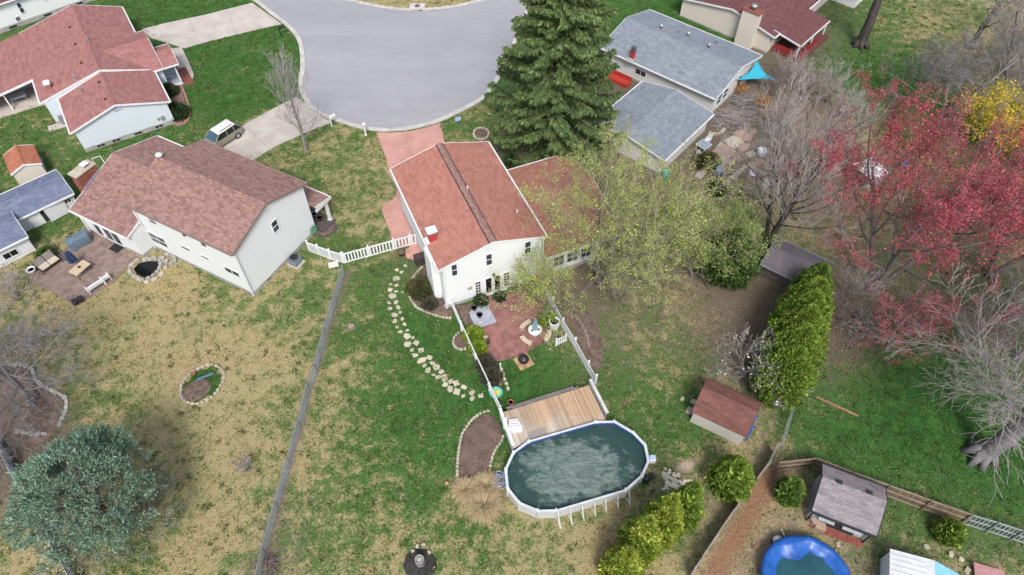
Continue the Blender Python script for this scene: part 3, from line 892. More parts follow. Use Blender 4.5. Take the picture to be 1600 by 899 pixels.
# the slope running on over the rear porch
mb = MB(); mb.boxv((.55, 13.2, 1.75), (9.9, 0, 0), (0, -6.85, 1.12), (0, 0, -.12)); mb.build('porch_roof', ROOF_TL, T)
mb = MB(); mb.boxv((.5, 13.2, 1.79), (-.05, 0, 0), (0, -6.85, 1.12), (0, 0, -.25)); mb.build('rake_board', WHITE, T)
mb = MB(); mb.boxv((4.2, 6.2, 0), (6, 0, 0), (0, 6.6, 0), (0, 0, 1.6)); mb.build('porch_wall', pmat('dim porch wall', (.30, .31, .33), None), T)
for y in (9.6, 12.6):
    MB().box((.8, y, 0), (.12, .12, 2.1 if y < 10 else 1.7)).build('porch_post', WHITE, T)
MB().boxv((.2, 6.2, -.05), (4.0, 0, 0), (0, 6.6, 0), (0, 0, .14)).build('porch_floor', CONC, T)
MB().boxv((-4.9, 4.5, -.05), (1.0, 0, 0), (0, 2.5, 0), (0, 0, .12)).build('stoop', CONC, T)
z1 = lambda x, y: (x / 3.747, y / 3.747)
for x, y in ((600, 866), (690, 838), (818, 797), (940, 757)):
    yy = fT.on(*z1(x, y), 0, -10.23)[1]; window_at(T, 0, -10.23, -1, yy - .36, yy + .36, .13, .42, 0, 1, FOUND, DARK, 'basement_window', .03)
a = fT.on(*z1(685, 640), 0, -10.2)
mb = MB()
for i in range(5): mb.boxv((-10.22, a[1] - .35, 3.3 + i * .09), (-.03, 0, 0), (0, .7, 0), (0, 0, .06))
mb.build('gable_vent', pmat('pale blue vent', (.5, .57, .66), None), T)
a = fT.on(*z1(968, 727), 0, -10.2)
m = MB(); m.box((-10.3, a[1], .9), (.16, .3, .4)); m.box((-10.28, a[1] + .4, 1.0), (.12, .2, .25)); m.build('meter_box', GALV, T)
m = MB(); m.box((-4.5, 5.4, .3), (.3, .5, .9)); m.build('meter_box', GALV, T)
for px_, py_, zz in ((108, 41, 4.3), (116.7, 67.5, 4.3), (126, 96, 4.3), (156, 130.5, 3.9), (165.5, 157, 3.9)):
    a = fT.px(px_, py_, zz); h = (4.4 - abs(a[1]) * (.257)) if a[0] > -4.1 else 4.16 - abs(a[1]) * .305
    roof_vent(T, a[0], a[1], h, .14, pmat('brown vent', (.10, .035, .03), None) if 'brown vent' not in bpy.data.materials else bpy.data.materials['brown vent'])
for px_, py_ in ((142, 71), (118, 124), (124, 138)):
    a = fT.px(px_, py_, 3.9); h = (4.4 - abs(a[1]) * .257) if a[0] > -4.1 else 4.16 - abs(a[1]) * .305
    MB().lathe((a[0], a[1], h - .1), [(.07, 0), (.07, .55), (.12, .58), (.12, .66)], 8).build('vent_pipe', GALV, T)
m = MB(); m.box((-2.4, 5.1, 2.6), (.62, .5, 1.05)); ch = m.build('chimney', REDBR if False else ROOF_TL, T)
MB().box((-2.4, 5.1, 3.65), (.7, .6, .16)).build('chimney_cap', WHITE, ch)
# entrance gables to the right
gable(T, .0, 1.1, -3.9, 3.9, 2.78, 4.12, ROOF_TL, SIDE_TL, .3, 4.6, ovx1=.15, xf=(-.2, -4.4, -math.pi / 2), found=.3, caps=False)
gable(T, 1.15, 2.6, -1.9, 1.9, 2.70, 3.35, ROOF_TL, SIDE_TL, .25, .9, ovx1=.25, xf=(-2.1, -4.4, -math.pi / 2), found=0, walls=False)
m = MB(); m.boxv((-4.0, -7.0, -.05), (3.8, 0, 0), (0, 2.55, 0), (0, 0, .2)); m.build('porch_floor', pmat('grey porch slab', (.36, .38, .42), None), T)
for x, y in ((-3.9, -6.8), (-.4, -6.8), (-3.9, -4.75)):
    MB().box((x, y, .15), (.16, .16, 2.42)).build('porch_post', WHITE, T)
m = MB(); m.boxv((-4.0, -6.9, .15), (.1, 0, 0), (0, 2.4, 0), (0, 0, .14)); m.boxv((-4.0, -6.9, 2.4), (3.8, 0, 0), (0, .12, 0), (0, 0, .2)); m.build('porch_trim', WHITE, T)
m = MB(); m.boxv((-4.4, -8.0, -.03), (3.6, 0, 0), (0, 1.0, 0), (0, 0, .09)); m.build('stoop', BRICK, T)

# ---------------------------------------------------------------- house cut by the top left corner
g0, g1 = G(0, 53), G(150, 0)
th0 = math.atan2(g1[1] - g0[1], g1[0] - g0[0])
fH = Fr(g0[0], g0[1], th0)
Hh = thing('house', 'white sided house cut by the top left corner, beyond the rose roofed one', 'house', (*fH.c, 0), fH.th)
gable(Hh, -8, 12.5, 0, 9, 3.35, 5.2, ROOF_D, SIDE_W, .4, .3, found=.55)
window(Hh, fH, 1, 0, -1, (25, 6), (39, 19))
window(Hh, fH, 1, 0, -1, (23.5, 27.5), (33, 32), nh=0, nv=1)
for x in (-3, 1.2, 5.2, 9):
    window_at(Hh, 1, -.03, -1, x, x + .9, .12, .42, 0, 0, FOUND, DARK, 'basement_window', .04)
for x in (6.2, 7.6): MB().box((x, -.12, 2.2), (.4, .25, .3)).build('wall_light', BLACK, Hh)
m = MB(); m.lathe((8.5, .9, 3.5), [(.09, 0), (.09, .5), (.14, .52), (.14, .62)], 8); m.build('vent_pipe', GALV, Hh)

# ---------------------------------------------------------------- grey roofed house on the right
fR = Fr(18.436, 67.702, -.698)
Rr = thing('house', 'ivory house with grey shingled roofs and attached garage behind the big spruce', 'house', (*fR.c, 0), fR.th)
gable(Rr, -6.95, 6.95, -4.6, 4.6, 2.4, 3.66, ROOF_G, SIDE_R, .4, .3, found=.2)
gable(Rr, 0.35, 8.9, -3.5, 4.3, 2.1, 2.85, ROOF_G, SIDE_R, .32, .3, yr=0, found=.15, xf=(3.5, -6.85, -math.pi / 2))
z4 = lambda x, y: (940 + x / 3.747, y / 3.747)
window_c(Rr, fR, 1, -4.6, -1, (1001, 114), 1.3, .65, nh=0, nv=1)
for y0, y1 in ((-3.9, -2.9), (-2.6, -1.6)):
    window_at(Rr, 0, 6.95, 1, y0, y1, .75, 1.9, 1, 0)
window_at(Rr, 0, 6.95, 1, .4, 1.3, .1, 1.9, 0, 0, WHITE, DARKG, 'door')
for px_, py_, rr in ((1033, 44, .2), (1076, 52, .22), (1108, 73, .2), (1060, 49, .06), (1121, 60, .08)):
    a = fR.px(px_, py_, 3.5); h = 3.66 - abs(a[1]) * .252
    m = MB(); m.lathe((a[0], a[1], h - .1), [(rr * .6, 0), (rr * .6, .3), (rr, .32), (rr * 1.05, .5), (rr * .5, .62)], 12); m.build('roof_vent', GALV, Rr, True)
a = fR.px(989, 84, 3.0); h = 3.66 - abs(a[1]) * .252
m = MB(); m.box((a[0], a[1], h - .3), (.42, .42, 1.15)); ch = m.build('chimney', REDBR, Rr)
m = MB(); m.box((a[0], a[1], h + .85), (.52, .52, .1)); m.box((a[0], a[1], h + .98), (.36, .36, .22)); m.box((a[0], a[1], h + 1.2), (.5, .5, .06)); m.build('chimney_cap', pmat('dark chimney cap', (.09, .09, .10), None), ch)
MB().boxv((a[0] - .42, a[1] - .75, h - .18), (.84, 0, 0), (0, .55, .14), (0, 0, .05)).build('flashing', pmat('dull flashing', (.33, .34, .33), None), ch)
m = MB(); m.boxv((-5.0, -6.5, .0), (2.6, 0, 0), (0, .9, 0), (0, 0, .42)); m.boxv((-5.0, -5.65, .42), (2.6, 0, 0), (0, .1, 0), (0, 0, .5)); m.build('porch_steps', pmat('red painted steps', (.40, .04, .025), None), Rr)

# ---------------------------------------------------------------- maroon roofed house, top right
g0, g1 = G(1062, 25), G(1197, 83)
thR = math.atan2(g1[1] - g0[1], g1[0] - g0[0])
f2 = Fr(g0[0], g0[1], thR)            # x along the visible gable wall, y away from it
R2 = thing('house', 'cream house with maroon roof, wide chimney and red porch, cut by the top edge', 'house', (*f2.c, 0), f2.th)
Lw = math.dist(g0, g1)
# ridge runs away from the gable wall
gable(R2, .0, 16, -Lw, 0, 2.35, 3.55, ROOF_D, SIDE_C, .5, .3, found=.15, xf=(0, 0, math.pi / 2), yr=-Lw * .56)
a = f2.on(1177, 40, 1, -.5)
cxx = f2.px(1163, 70, 0)[0]
m = MB(); m.boxv((cxx - 1.0, -.95, 0), (2.0, 0, 0), (0, .95, 0), (0, 0, 4.35)); ch = m.build('chimney', SIDE_C, R2)
m = MB(); m.boxv((cxx - 1.1, -1.05, 4.35), (2.2, 0, 0), (0, 1.15, 0), (0, 0, .12)); m.build('chimney_cap', BRICK, ch)
m = MB(); m.lathe((cxx, -.45, 4.47), [(.22, 0), (.22, .35), (.34, .37), (.34, .55), (.1, .6)], 12); m.build('flue', GALV, ch, True)
# porch roof beyond the right eave
A_, B_, C_, D_ = f2.px(1221, 45, 2.3), f2.px(1252, 70, 2.1), f2.px(1301, 32, 2.1), f2.px(1282, 0, 2.4)
px0, px1 = Lw + .5, B_[0]
py0, py1 = B_[1], C_[1]
mb = MB(); mb.boxv((px1, py0, 1.95), (0, py1 - py0, 0), (-(px1 - Lw + .2), 0, .55), (0, 0, -.12)); mb.build('porch_roof', ROOF_D, R2)
mb = MB(); mb.boxv((px1 + .02, py0, 1.97), (0, py1 - py0, 0), (.08, 0, 0), (0, 0, -.2)); mb.boxv((px1, py0 - .06, 1.98), (-(px1 - Lw + .2), 0, .55), (0, .05, 0), (0, 0, -.2)); mb.build('porch_trim', WHITE, R2)
for yy in (py0 + .1, (py0 + py1) / 2, py1 - .2):
    MB().box((px1 - .1, yy, 0), (.12, .12, 1.9)).build('porch_post', WHITE, R2)
m = MB(); m.boxv((Lw + .05, py0, -.05), (px1 - Lw + .6, 0, 0), (0, py1 - py0, 0), (0, 0, .3)); m.build('porch_floor', pmat('shadow toned red deck', (.13, .05, .04), None), R2)  # floor colour darkened to stand for the shadow under the porch roof
m = MB()
for i in range(10): m.boxv((Lw + .3 + i * .3, py0 + .05, .25), (.22, 0, 0), (0, .06, 0), (0, 0, .8))
for i in range(16): m.boxv((px1 + .1, py0 + .1 + i * .3, .25), (.06, 0, 0), (0, .2, 0), (0, 0, .75))
m.build('porch_railing', pmat('red railing', (.30, .03, .03), None), R2)
window_at(R2, 0, Lw, 1, 2.0, 3.2, .7, 1.8, 1, 1)
f3 = Fr(*G(1315, 12), thR)
BS = thing('shed', 'blue grey roofed outbuilding at the top edge, right of the maroon roof', 'shed', (*f3.c, 0), f3.th)
gable(BS, -3.2, 1.2, .8, 5.0, 2.1, 2.9, ROOF_G, SIDE_W, .35, .25, found=0)

# ---------------------------------------------------------------- small sheds
fA = Fr(-46.653, 50.923, 2.186)
SA = thing('shed', 'small cream shed with an orange red roof, by the left edge', 'shed', (*fA.c, 0), fA.th)
gable(SA, -1.55, 1.55, -1.25, 1.25, 1.6, 2.14, ROOF_O, SIDE_C, .13, .09, found=.08, gut=False)
fB = Fr(-42.976, 45.96, .739)
SB = thing('shed', 'slate blue roofed shed with its plank doors half open, beside the brick chimney', 'shed', (*fB.c, 0), fB.th)
gable(SB, -4.2, 2.3, -1.75, 1.95, 1.8, 2.4, ROOF_B, SHEDB, .25, .16, found=.08)
m = MB(); m.boxv((-1.75, -1.83, .05), (1.0, 0, 0), (0, .06, 0), (0, 0, 1.6)); m.build('door', WHITE, SB)
m = MB(); m.boxv((-.72, -1.78, .05), (.35, 0, 0), (0, .04, 0), (0, 0, 1.62)); m.build('door_opening', DARK, SB)
m = MB(); m.boxv((-.38, -2.0, .05), (1.75, .18, 0), (.0, -.06, 0), (0, 0, 1.6)); m.build('door', SHEDB, SB)
window_at(SB, 1, -1.75, -1, 1.45, 1.95, .9, 1.35, 0, 1, WHITE, GLASS)
for p in ((29, 305), (64, 284)):
    a = fB.px(*p, 2.2); m = MB(); m.lathe((a[0], a[1], 2.4 - abs(a[1]) * .28), [(.22, -.05), (.22, .06), (.1, .1)], 12); m.build('roof_vent', ROOF_B, SB)
fC = Fr(-43.0, 39.75, .739)
SCs = thing('shed', 'blue roofed shed with white walls and one window, cut by the left edge', 'shed', (*fC.c, 0), fC.th)
gable(SCs, -5, 1.55, -.05, 3.9, 1.9, 2.55, ROOF_B, SHEDB, .2, .15, found=.06)
window(SCs, fC, 1, -.05, -1, (3, 411), (20, 404), nh=0, nv=1)
window_at(SCs, 1, -.05, -1, -.75, .35, .55, 1.15, 0, 1, WHITE, DARKG)

fS = Fr(15.368, 24.436, -.52)
S1 = thing('shed', 'barn roofed garden shed, dull red shingles and blue tarp, behind the round arborvitae', 'shed', (*fS.c, 0), fS.th)
pr = [(-1.62, 1.55), (-1.12, 2.2), (0, 2.62), (1.12, 2.2), (1.62, 1.55)]
X0, X1 = -1.98, 1.98
V = [(x, y * .93, z - .07) for x in (X0 + .1, X1 - .1) for y, z in pr] + [(x, y, 0) for x in (X0 + .1, X1 - .1) for y in (-1.5, 1.5)]
MB().add(V, [(0, 10, 11, 4, 3, 2, 1), (5, 6, 7, 8, 9, 13, 12), (10, 0, 5, 12), (4, 11, 13, 9), (0, 1, 6, 5), (1, 2, 7, 6), (2, 3, 8, 7), (3, 4, 9, 8)]).build('wall', SHEDW, S1)
for i in range(4):
    (y0, a0), (y1, a1) = pr[i], pr[i + 1]
    MB().boxv((X0, y0, a0), (X1 - X0, 0, 0), (0, y1 - y0, a1 - a0), (0, 0, -.06)).build('roof_panel', ROOF_S, S1)
m = MB()
for i in range(4):
    (y0, a0), (y1, a1) = pr[i], pr[i + 1]
    for X in (X0 - .04, X1 + .005): m.boxv((X, y0, a0 + .01), (.035, 0, 0), (0, y1 - y0, a1 - a0), (0, 0, -.12))
m.build('rake_board', pmat('brown trim', (.13, .07, .06), None), S1)
m = MB(); rng = random.Random(5)
for i in range(7):
    y = -1.4 + i * .4; m.boxv((2.03, y, .6 + .3 * math.sin(i)), (.1 + .05 * math.sin(i * 2), 0, 0), (.02, .42, .1), (0, 0, 1.0 - .1 * abs(i - 3)))
m.build('tarp', pmat('blue tarp', (.02, .10, .42), (.015, .06, .28), 3, .45, .4), S1, bevel=.03)
m = MB(); m.box((-2.2, -.7, 0), (.5, .6, .12)); m.build('step', STONE, S1)

fS2 = Fr(*G(1246, 412, 1.6), dirpx((1195, 400), (1262, 432)))
S2 = thing('shed', 'weathered dark shed with grey roof under the red flowering maple', 'shed', (*fS2.c, 0), fS2.th)
gable(S2, -2.3, 2.3, -1.6, 1.6, 1.6, 2.25, pmat('grey maroon felt roof', (.16, .125, .135), (.10, .105, .125), .9, .9, .2, bs=12, bd=.02), pmat('dark shed wall', (.12, .10, .10), None), .2, .15, found=0, trim=pmat('grey trim', (.22, .22, .23), None))

fP = Fr(21.747, 17.248, -.421)
PV = thing('shed', 'pool pavilion with lilac grey shingles and two roof vents, lower right', 'pavilion', (*fP.c, 0), fP.th)
gable(PV, -1.85, 1.85, -1.1, 1.45, 1.88, 2.95, ROOF_P, pmat('grey green boards', (.30, .33, .34), None), .35, .15, yr=.55, ze2=2.35, found=0, trim=pmat('black trim', (.03, .03, .035), None), caps=False)
m = MB(); m.boxv((-1.2, -1.12, .0), (2.3, 0, 0), (0, -.04, 0), (0, 0, 1.15)); m.build('counter_opening', DARK, PV)
m = MB(); m.boxv((-1.3, -1.42, .95), (1.0, 0, 0), (0, .3, 0), (0, 0, .06)); m.boxv((.2, -1.42, .95), (1.2, 0, 0), (0, .3, 0), (0, 0, .06)); m.build('counter', pmat('grey counter', (.42, .46, .48), None), PV)
for px_, py_ in ((1308.5, 757), (1355.5, 773)):
    a = fP.px(px_, py_, 2.6); z = 2.95 - (a[1] - .55) * .48
    m = MB(); m.boxv((a[0] - .17, a[1] - .17, z + .1), (.34, 0, 0), (0, .34, -.16), (0, 0, .1)); m.build('roof_vent', pmat('dark roof vent', (.05, .055, .065), None) if px_ < 1320 else bpy.data.materials['dark roof vent'], PV)
for x in (-1.8, 1.8): MB().box((x, -1.3, 0), (.1, .1, 1.8)).build('porch_post', BLACK, PV)

fW = Fr(*G(1452, 905, 1.5), dirpx((1461, 905), (1460.5, 876)))
WS = thing('shed', 'white ribbed roof of a plastic shed at the bottom edge', 'shed', (*fW.c, 0), fW.th)
m = MB()
xa, xb = -2.2, fW.px(1460.5, 876, 2.1)[0]
yr_ = fW.px(1460.5, 880, 2.1)[1]
yl = fW.px(1390.6, 869, 1.75)[1]; yrr = fW.px(1498, 899, 1.35)[1]
m.boxv((xa, yl, 1.75), (xb - xa, 0, 0), (0, yr_ - yl, .35), (0, 0, -.06)); m.build('roof_panel', pmat('chalky white plastic', (.60, .62, .63), (.5, .52, .53), 1.2, .5), WS)
m = MB()
for i in range(9):
    m.boxv((xa + .1 + i * (xb - xa - .15) / 9, yl + .05, 1.77), (.07, 0, 0), (0, (yr_ - yl) * .86, .35 * .86), (0, 0, .035))
m.build('roof_rib', bpy.data.materials['chalky white plastic'], WS)
m = MB(); m.boxv((xa, yrr, 1.35), (xb - xa, 0, 0), (0, yr_ - yrr, .75), (0, 0, -.06)); m.build('roof_panel', pmat('light blue plastic', (.22, .48, .72), None, 2, .4), WS)
m = MB(); m.boxv((xa, yl - .1, 0), (xb - xa - .05, 0, 0), (0, yrr - yl + .2, 0), (0, 0, 1.3)); m.build('wall', VINYL, WS)
# ================================================================ FENCES, POOL, DECK
def V2(a): return np.array(a[:2], float)


SM = {}


def part_copy(key, maker, parent, loc, rz=0.0, scale=None, name=None):
    """Alike pieces share one mesh."""
    if key not in SM: SM[key] = maker()
    o = link(name or SM[key].name.split('.')[0], SM[key], parent, loc, rz)
    if scale is not None: o.scale = scale
    return o


def picket_fence(name, label, pts, h, mat, gap=.15, w=.08, post=2.2, rails=(.25, .85), pointed=True, group=None, posth=.12, cap=True, side=1, plank=None, thick=.025, jit=0.0, cat='fence', railw=.09, railmat=None):
    """pts: plan points of the line; posts, rails and pickets are parts."""
    p0 = pts[0]
    root = thing(name, label, cat, (p0[0], p0[1], 0), 0, group)
    rng = random.Random(len(pts) * 7 + int(h * 100))
    for a, b in zip(pts[:-1], pts[1:]):
        a, b = V2(a), V2(b); L = np.linalg.norm(b - a); d = (b - a) / L; th = math.atan2(d[1], d[0]); n = np.array([-d[1], d[0]]) * side
        k = max(1, round(L / post))
        for i in range(k + 1):
            q = a + d * (L * i / k) - n * .06
            def mk():
                m = MB(); m.box((0, 0, 0), (.11, .11, h + posth))
                if cap: m.box((0, 0, h + posth), (.15, .15, .03)); m.lathe((0, 0, h + posth + .03), [(.075, 0), (.01, .06)], 4)
                return m.mesh('post', mat)
            if i > 0 or np.allclose(a, V2(pts[0])):
                part_copy((name, label, 'post'), mk, root, (q[0] - p0[0], q[1] - p0[1], 0), th)
        for f in rails:
            m = MB(); o = a - V2(p0)
            m.boxv((o[0], o[1], h * f - railw / 2), (d[0] * L, d[1] * L, 0), (-n[0] * .04, -n[1] * .04, 0), (0, 0, railw)); m.build('rail', railmat or mat, root)
        k = max(1, int(L / gap))
        def mkp():
            m = MB()
            if pointed:
                m.add([(-w / 2, 0, .06), (w / 2, 0, .06), (w / 2, 0, h - .06), (0, 0, h), (-w / 2, 0, h - .06), (-w / 2, thick, .06), (w / 2, thick, .06), (w / 2, thick, h - .06), (0, thick, h), (-w / 2, thick, h - .06)],
                      [(0, 1, 2, 3, 4), (9, 8, 7, 6, 5), (0, 5, 6, 1), (1, 6, 7, 2), (2, 7, 8, 3), (3, 8, 9, 4), (4, 9, 5, 0)])
            else: m.boxv((-w / 2, 0, .05), (w, 0, 0), (0, thick, 0), (0, 0, h - .05))
            return m.mesh('picket', mat)
        for i in range(k):
            q = a + d * ((i + .5) * L / k) + n * (.002 if side > 0 else .002)
            o = part_copy((name, label, 'picket'), mkp, root, (q[0] - p0[0], q[1] - p0[1], 0), th + (0 if side > 0 else math.pi))
            if jit: o.scale = (1, 1, rng.uniform(1 - jit, 1 + jit)); o.rotation_euler[1] = rng.uniform(-.02, .02)
    return root


CLM = pmat('weathered chain link wire', (.25, .275, .275), (.17, .19, .19), 1.2, .7, .3, fine=.2)


def chain_link(name, label, pts, h=1.2, mesh=.075, wire=.007, mat=GALV, post=3.0, lean=0):
    p0 = pts[0]
    root = thing(name, label, 'fence', (p0[0], p0[1], 0))
    segs = []
    wm = MB()
    for a, b in zip(pts[:-1], pts[1:]):
        a, b = V2(a) - V2(p0), V2(b) - V2(p0); L = np.linalg.norm(b - a); d = (b - a) / L
        k = max(1, round(L / post))
        for i in range(k + 1):
            q = a + d * (L * i / k)
            part_copy(('clpost', h), lambda: MB().tube((0, 0, 0), (0, 0, h + .05), .03, .03, 8).mesh('post', mat), root, (q[0], q[1], 0))
        MB().tube((a[0], a[1], h), (b[0], b[1], h), .024, .024, 8).build('rail', mat, root)
        n = int(L / mesh)
        for i in range(-int(h / mesh), n):
            for sg in (0, 1):
                s0, s1 = i * mesh, i * mesh + h - .06
                z0, z1 = .05, h - .01
                if s0 < 0: z0 += -s0; s0 = 0
                if s1 > L: z1 -= s1 - L; s1 = L
                if s1 - s0 < .05: continue
                if sg: s0, s1 = L - s0, L - s1
                segs.append((*(a + d * s0), z0, *(a + d * s1), z1, wire, wire))
    v, f = tubes(np.array(segs), 3)
    o = mesh_np('chain_mesh', v, f, CLM, root); o['kind'] = 'stuff'
    return root


def tubes(S, n):
    """(N,8) segments -> prisms with n sides"""
    p, q = S[:, :3], S[:, 3:6]; r0, r1 = S[:, 6], S[:, 7]
    d = q - p; d = d / np.maximum(np.linalg.norm(d, axis=1, keepdims=True), 1e-6)
    up = np.where(np.abs(d[:, 2:3]) < .9, np.array([[0, 0, 1.]]), np.array([[1., 0, 0]]))
    a = np.cross(d, up); a /= np.linalg.norm(a, axis=1, keepdims=True); b = np.cross(d, a)
    t = np.arange(n) * 2 * np.pi / n
    c = a[:, None, :] * np.cos(t)[None, :, None] + b[:, None, :] * np.sin(t)[None, :, None]
    R0 = p[:, None, :] + c * r0[:, None, None]; R1 = q[:, None, :] + c * r1[:, None, None]
    v = np.concatenate([R0, R1], 1).reshape(-1, 3)
    i = np.arange(n); j = (i + 1) % n
    q4 = np.stack([i, n + i, n + j, j], 1)
    f = (np.arange(len(S)) * 2 * n)[:, None, None] + q4[None]
    return v, f.reshape(-1, 4)


# white vinyl fence between the two houses
tops = [(478, 378), (494, 384), (512.5, 391), (532.5, 396.5)]
picket_fence('fence', 'short white vinyl fence run from the blank gable to the corner post', [G(*p, 1.25) for p in tops], 1.2, VINYL, .155, .1, 1.2, (.07, .95), False, side=-1, railw=.13)
tops = [(535, 396.5), (574.5, 386), (614.5, 375), (640, 368), (655, 364)]
picket_fence('fence', 'white vinyl slatted fence with a gate, from the corner post to the red roofed house', [G(*p, 1.25) for p in tops], 1.2, VINYL, .27, .13, 2.4, (.07, .95), False, side=-1, railw=.13)
chain_link('chain_link_fence', 'long grey chain link fence dividing the straw lawn from the greener one', [G(*p, 1.2) for p in [(534, 414), (505, 512), (490.5, 570), (479, 599), (464, 657), (447.5, 716), (428, 785), (408, 857), (396, 910)]])
chain_link('chain_link_fence', 'chain link fence with a pale top rail behind the tall arborvitae', [G(*p, 1.2) for p in [(1300, 455), (1281, 513), (1262, 575), (1240, 640), (1223, 697)]], mesh=.15, wire=.004)
z5 = lambda x, y: (680 + x / 4.282, 400 + y / 4.282)
lf = [G(*p, 0) for p in [(703, 472), (722, 517), (745, 567), (766, 612), (783, 648)]]
picket_fence('picket_fence', 'white picket fence along the left side of the red patio', lf, 1.15, WHITE, .135, .085, 2.3, side=1)
rf = [G(*p, 0) for p in [(847, 455), (862, 480), (878, 512)]]
rf2 = [G(*p, 0) for p in [(878, 512), (897, 543), (917, 579), (929, 600)]]
picket_fence('picket_fence', 'white picket fence right of the red patio, house end', rf, 1.15, WHITE, .16, .085, 2.2, side=-1)
picket_fence('picket_fence', 'white picket fence right of the small green lawn, deck end', rf2, 1.15, WHITE, .16, .085, 2.2, side=-1)
picket_fence('gate', 'white picket gate standing open beside the curved benches', [G(869, 541), G(884, 534)], 1.0, WHITE, .15, .1, 1.2, side=-1, cat='gate', cap=False, posth=0)
picket_fence('board_fence', 'pale board fence slanting past the blue green pine', [G(*p, 1.3) for p in [(-14, 680), (0, 707), (40, 787), (76, 847), (112, 910)]], 1.3, pmat('pale blue painted boards', (.55, .60, .68), (.42, .46, .52), 1.2, .7, .3, isl=.12), .2, .19, 2.4, (.3, .8), False, side=-1)
picket_fence('board_fence', 'weathered grey board fence beside the worn orange earth', [G(*p, 1.5) for p in [(1216, 694), (1203, 721), (1176, 757), (1150, 793), (1121, 835), (1097, 872), (1083, 893)]], 1.5, WOOD_G, .16, .14, 2.2, (.2, .8), False, side=-1, jit=.04, cap=False, posth=.05)
picket_fence('board_fence', 'brown board fence with three rails behind the pavilion', [G(*p, 1.6) for p in [(1218, 722), (1277, 715.6), (1334, 737.6), (1391, 757.8), (1456, 781.6), (1519, 803.5)]], 1.6, WOOD_B, .16, .13, 2.4, (.1, .52, .95), False, side=1, jit=.03, cap=False, posth=.0, railw=.13, railmat=pmat('paler brown rail', (.30, .24, .18), (.22, .17, .13), 1.5, .9))
picket_fence('board_fence', 'grey green slatted fence with open gaps at the right edge', [G(*p, 1.6) for p in [(1521, 804.5), (1560, 816), (1600, 829), (1640, 842)]], 1.6, WOOD_GG, .24, .13, 2.4, (.08, .52, .95), False, side=1, cap=False, posth=.0, railw=.12, railmat=pmat('paler grey rail', (.30, .35, .34), (.23, .27, .27), 1.5, .9))

# ---------------------------------------------------------------- oval pool
PX = [(788, 734), (800, 707), (824, 689), (932, 657.6), (962, 657.6), (992, 675.6), (1010, 695), (1015.5, 720), (1006, 743), (980, 767), (869, 800), (839, 800), (809, 787), (791, 764)]
PO = [np.array(G(*p, 1.3)) for p in PX]
pc = sum(PO) / len(PO)
Pl = [p - pc for p in PO]
PL = thing('swimming_pool', 'oval above ground pool with white rim and murky green water', 'pool', (pc[0], pc[1], 0))
RIMM = pmat('greyish white rim', (.56, .58, .60), (.46, .48, .50), 1.5, .5)
POOLW = siding('grey white pool wall', (.47, .48, .48), .35, .2)
LINER = pmat('blue pool liner', (.03, .085, .30), (.025, .06, .22), 1.0, .5)
sc_ = lambda p, d: p * (1 - d / np.linalg.norm(p))
n = len(Pl)
for i in range(n):
    a, b = Pl[i], Pl[(i + 1) % n]
    ia, ib = sc_(a, .19), sc_(b, .19)
    wa, wb = sc_(a, .08), sc_(b, .08); va, vb = sc_(a, .12), sc_(b, .12)
    MB().prism([tuple(a), tuple(b), tuple(ib), tuple(ia)], 1.24, 1.3).build('rim_plate', RIMM, PL)
    MB().prism([tuple(wa), tuple(wb), tuple(vb), tuple(va)], 0, 1.24).build('wall_panel', POOLW, PL)
    la, lb = sc_(a, .13), sc_(b, .13); ma, mb_ = sc_(a, .15), sc_(b, .15)
    MB().prism([tuple(la), tuple(lb), tuple(mb_), tuple(ma)], .02, 1.235).build('liner', LINER, PL)
    u = sc_(a, .06)
    MB().box((u[0], u[1], 0), (.1, .1, 1.3 - .062), math.atan2(u[1], u[0])).build('upright', POOLW, PL)
    c = sc_(a, .11)
    MB().box((c[0], c[1], 1.302), (.22, .3, .03), math.atan2(a[1], a[0])).build('rim_cap', RIMM, PL, bevel=.01)
FT = [(875.8, 825.8), (894, 819.8), (912.7, 813.8), (930.8, 806.8), (948, 801.7), (966.8, 795.7), (984.8, 790.6)]
d = (Pl[9] - Pl[10]) / np.linalg.norm(Pl[9] - Pl[10]); nn = np.array([d[1], -d[0]])
for p in FT:
    q = np.array(G(*p)) - pc
    t = np.dot(q - Pl[10], d); base = Pl[10] + d * t
    m = MB(); m.tube((q[0], q[1], 0), (base[0], base[1], 1.15), .035, .035, 6); m.tube((q[0], q[1], .03), (base[0], base[1], .03), .03, .03, 6); m.build('brace', WHITE, PL)


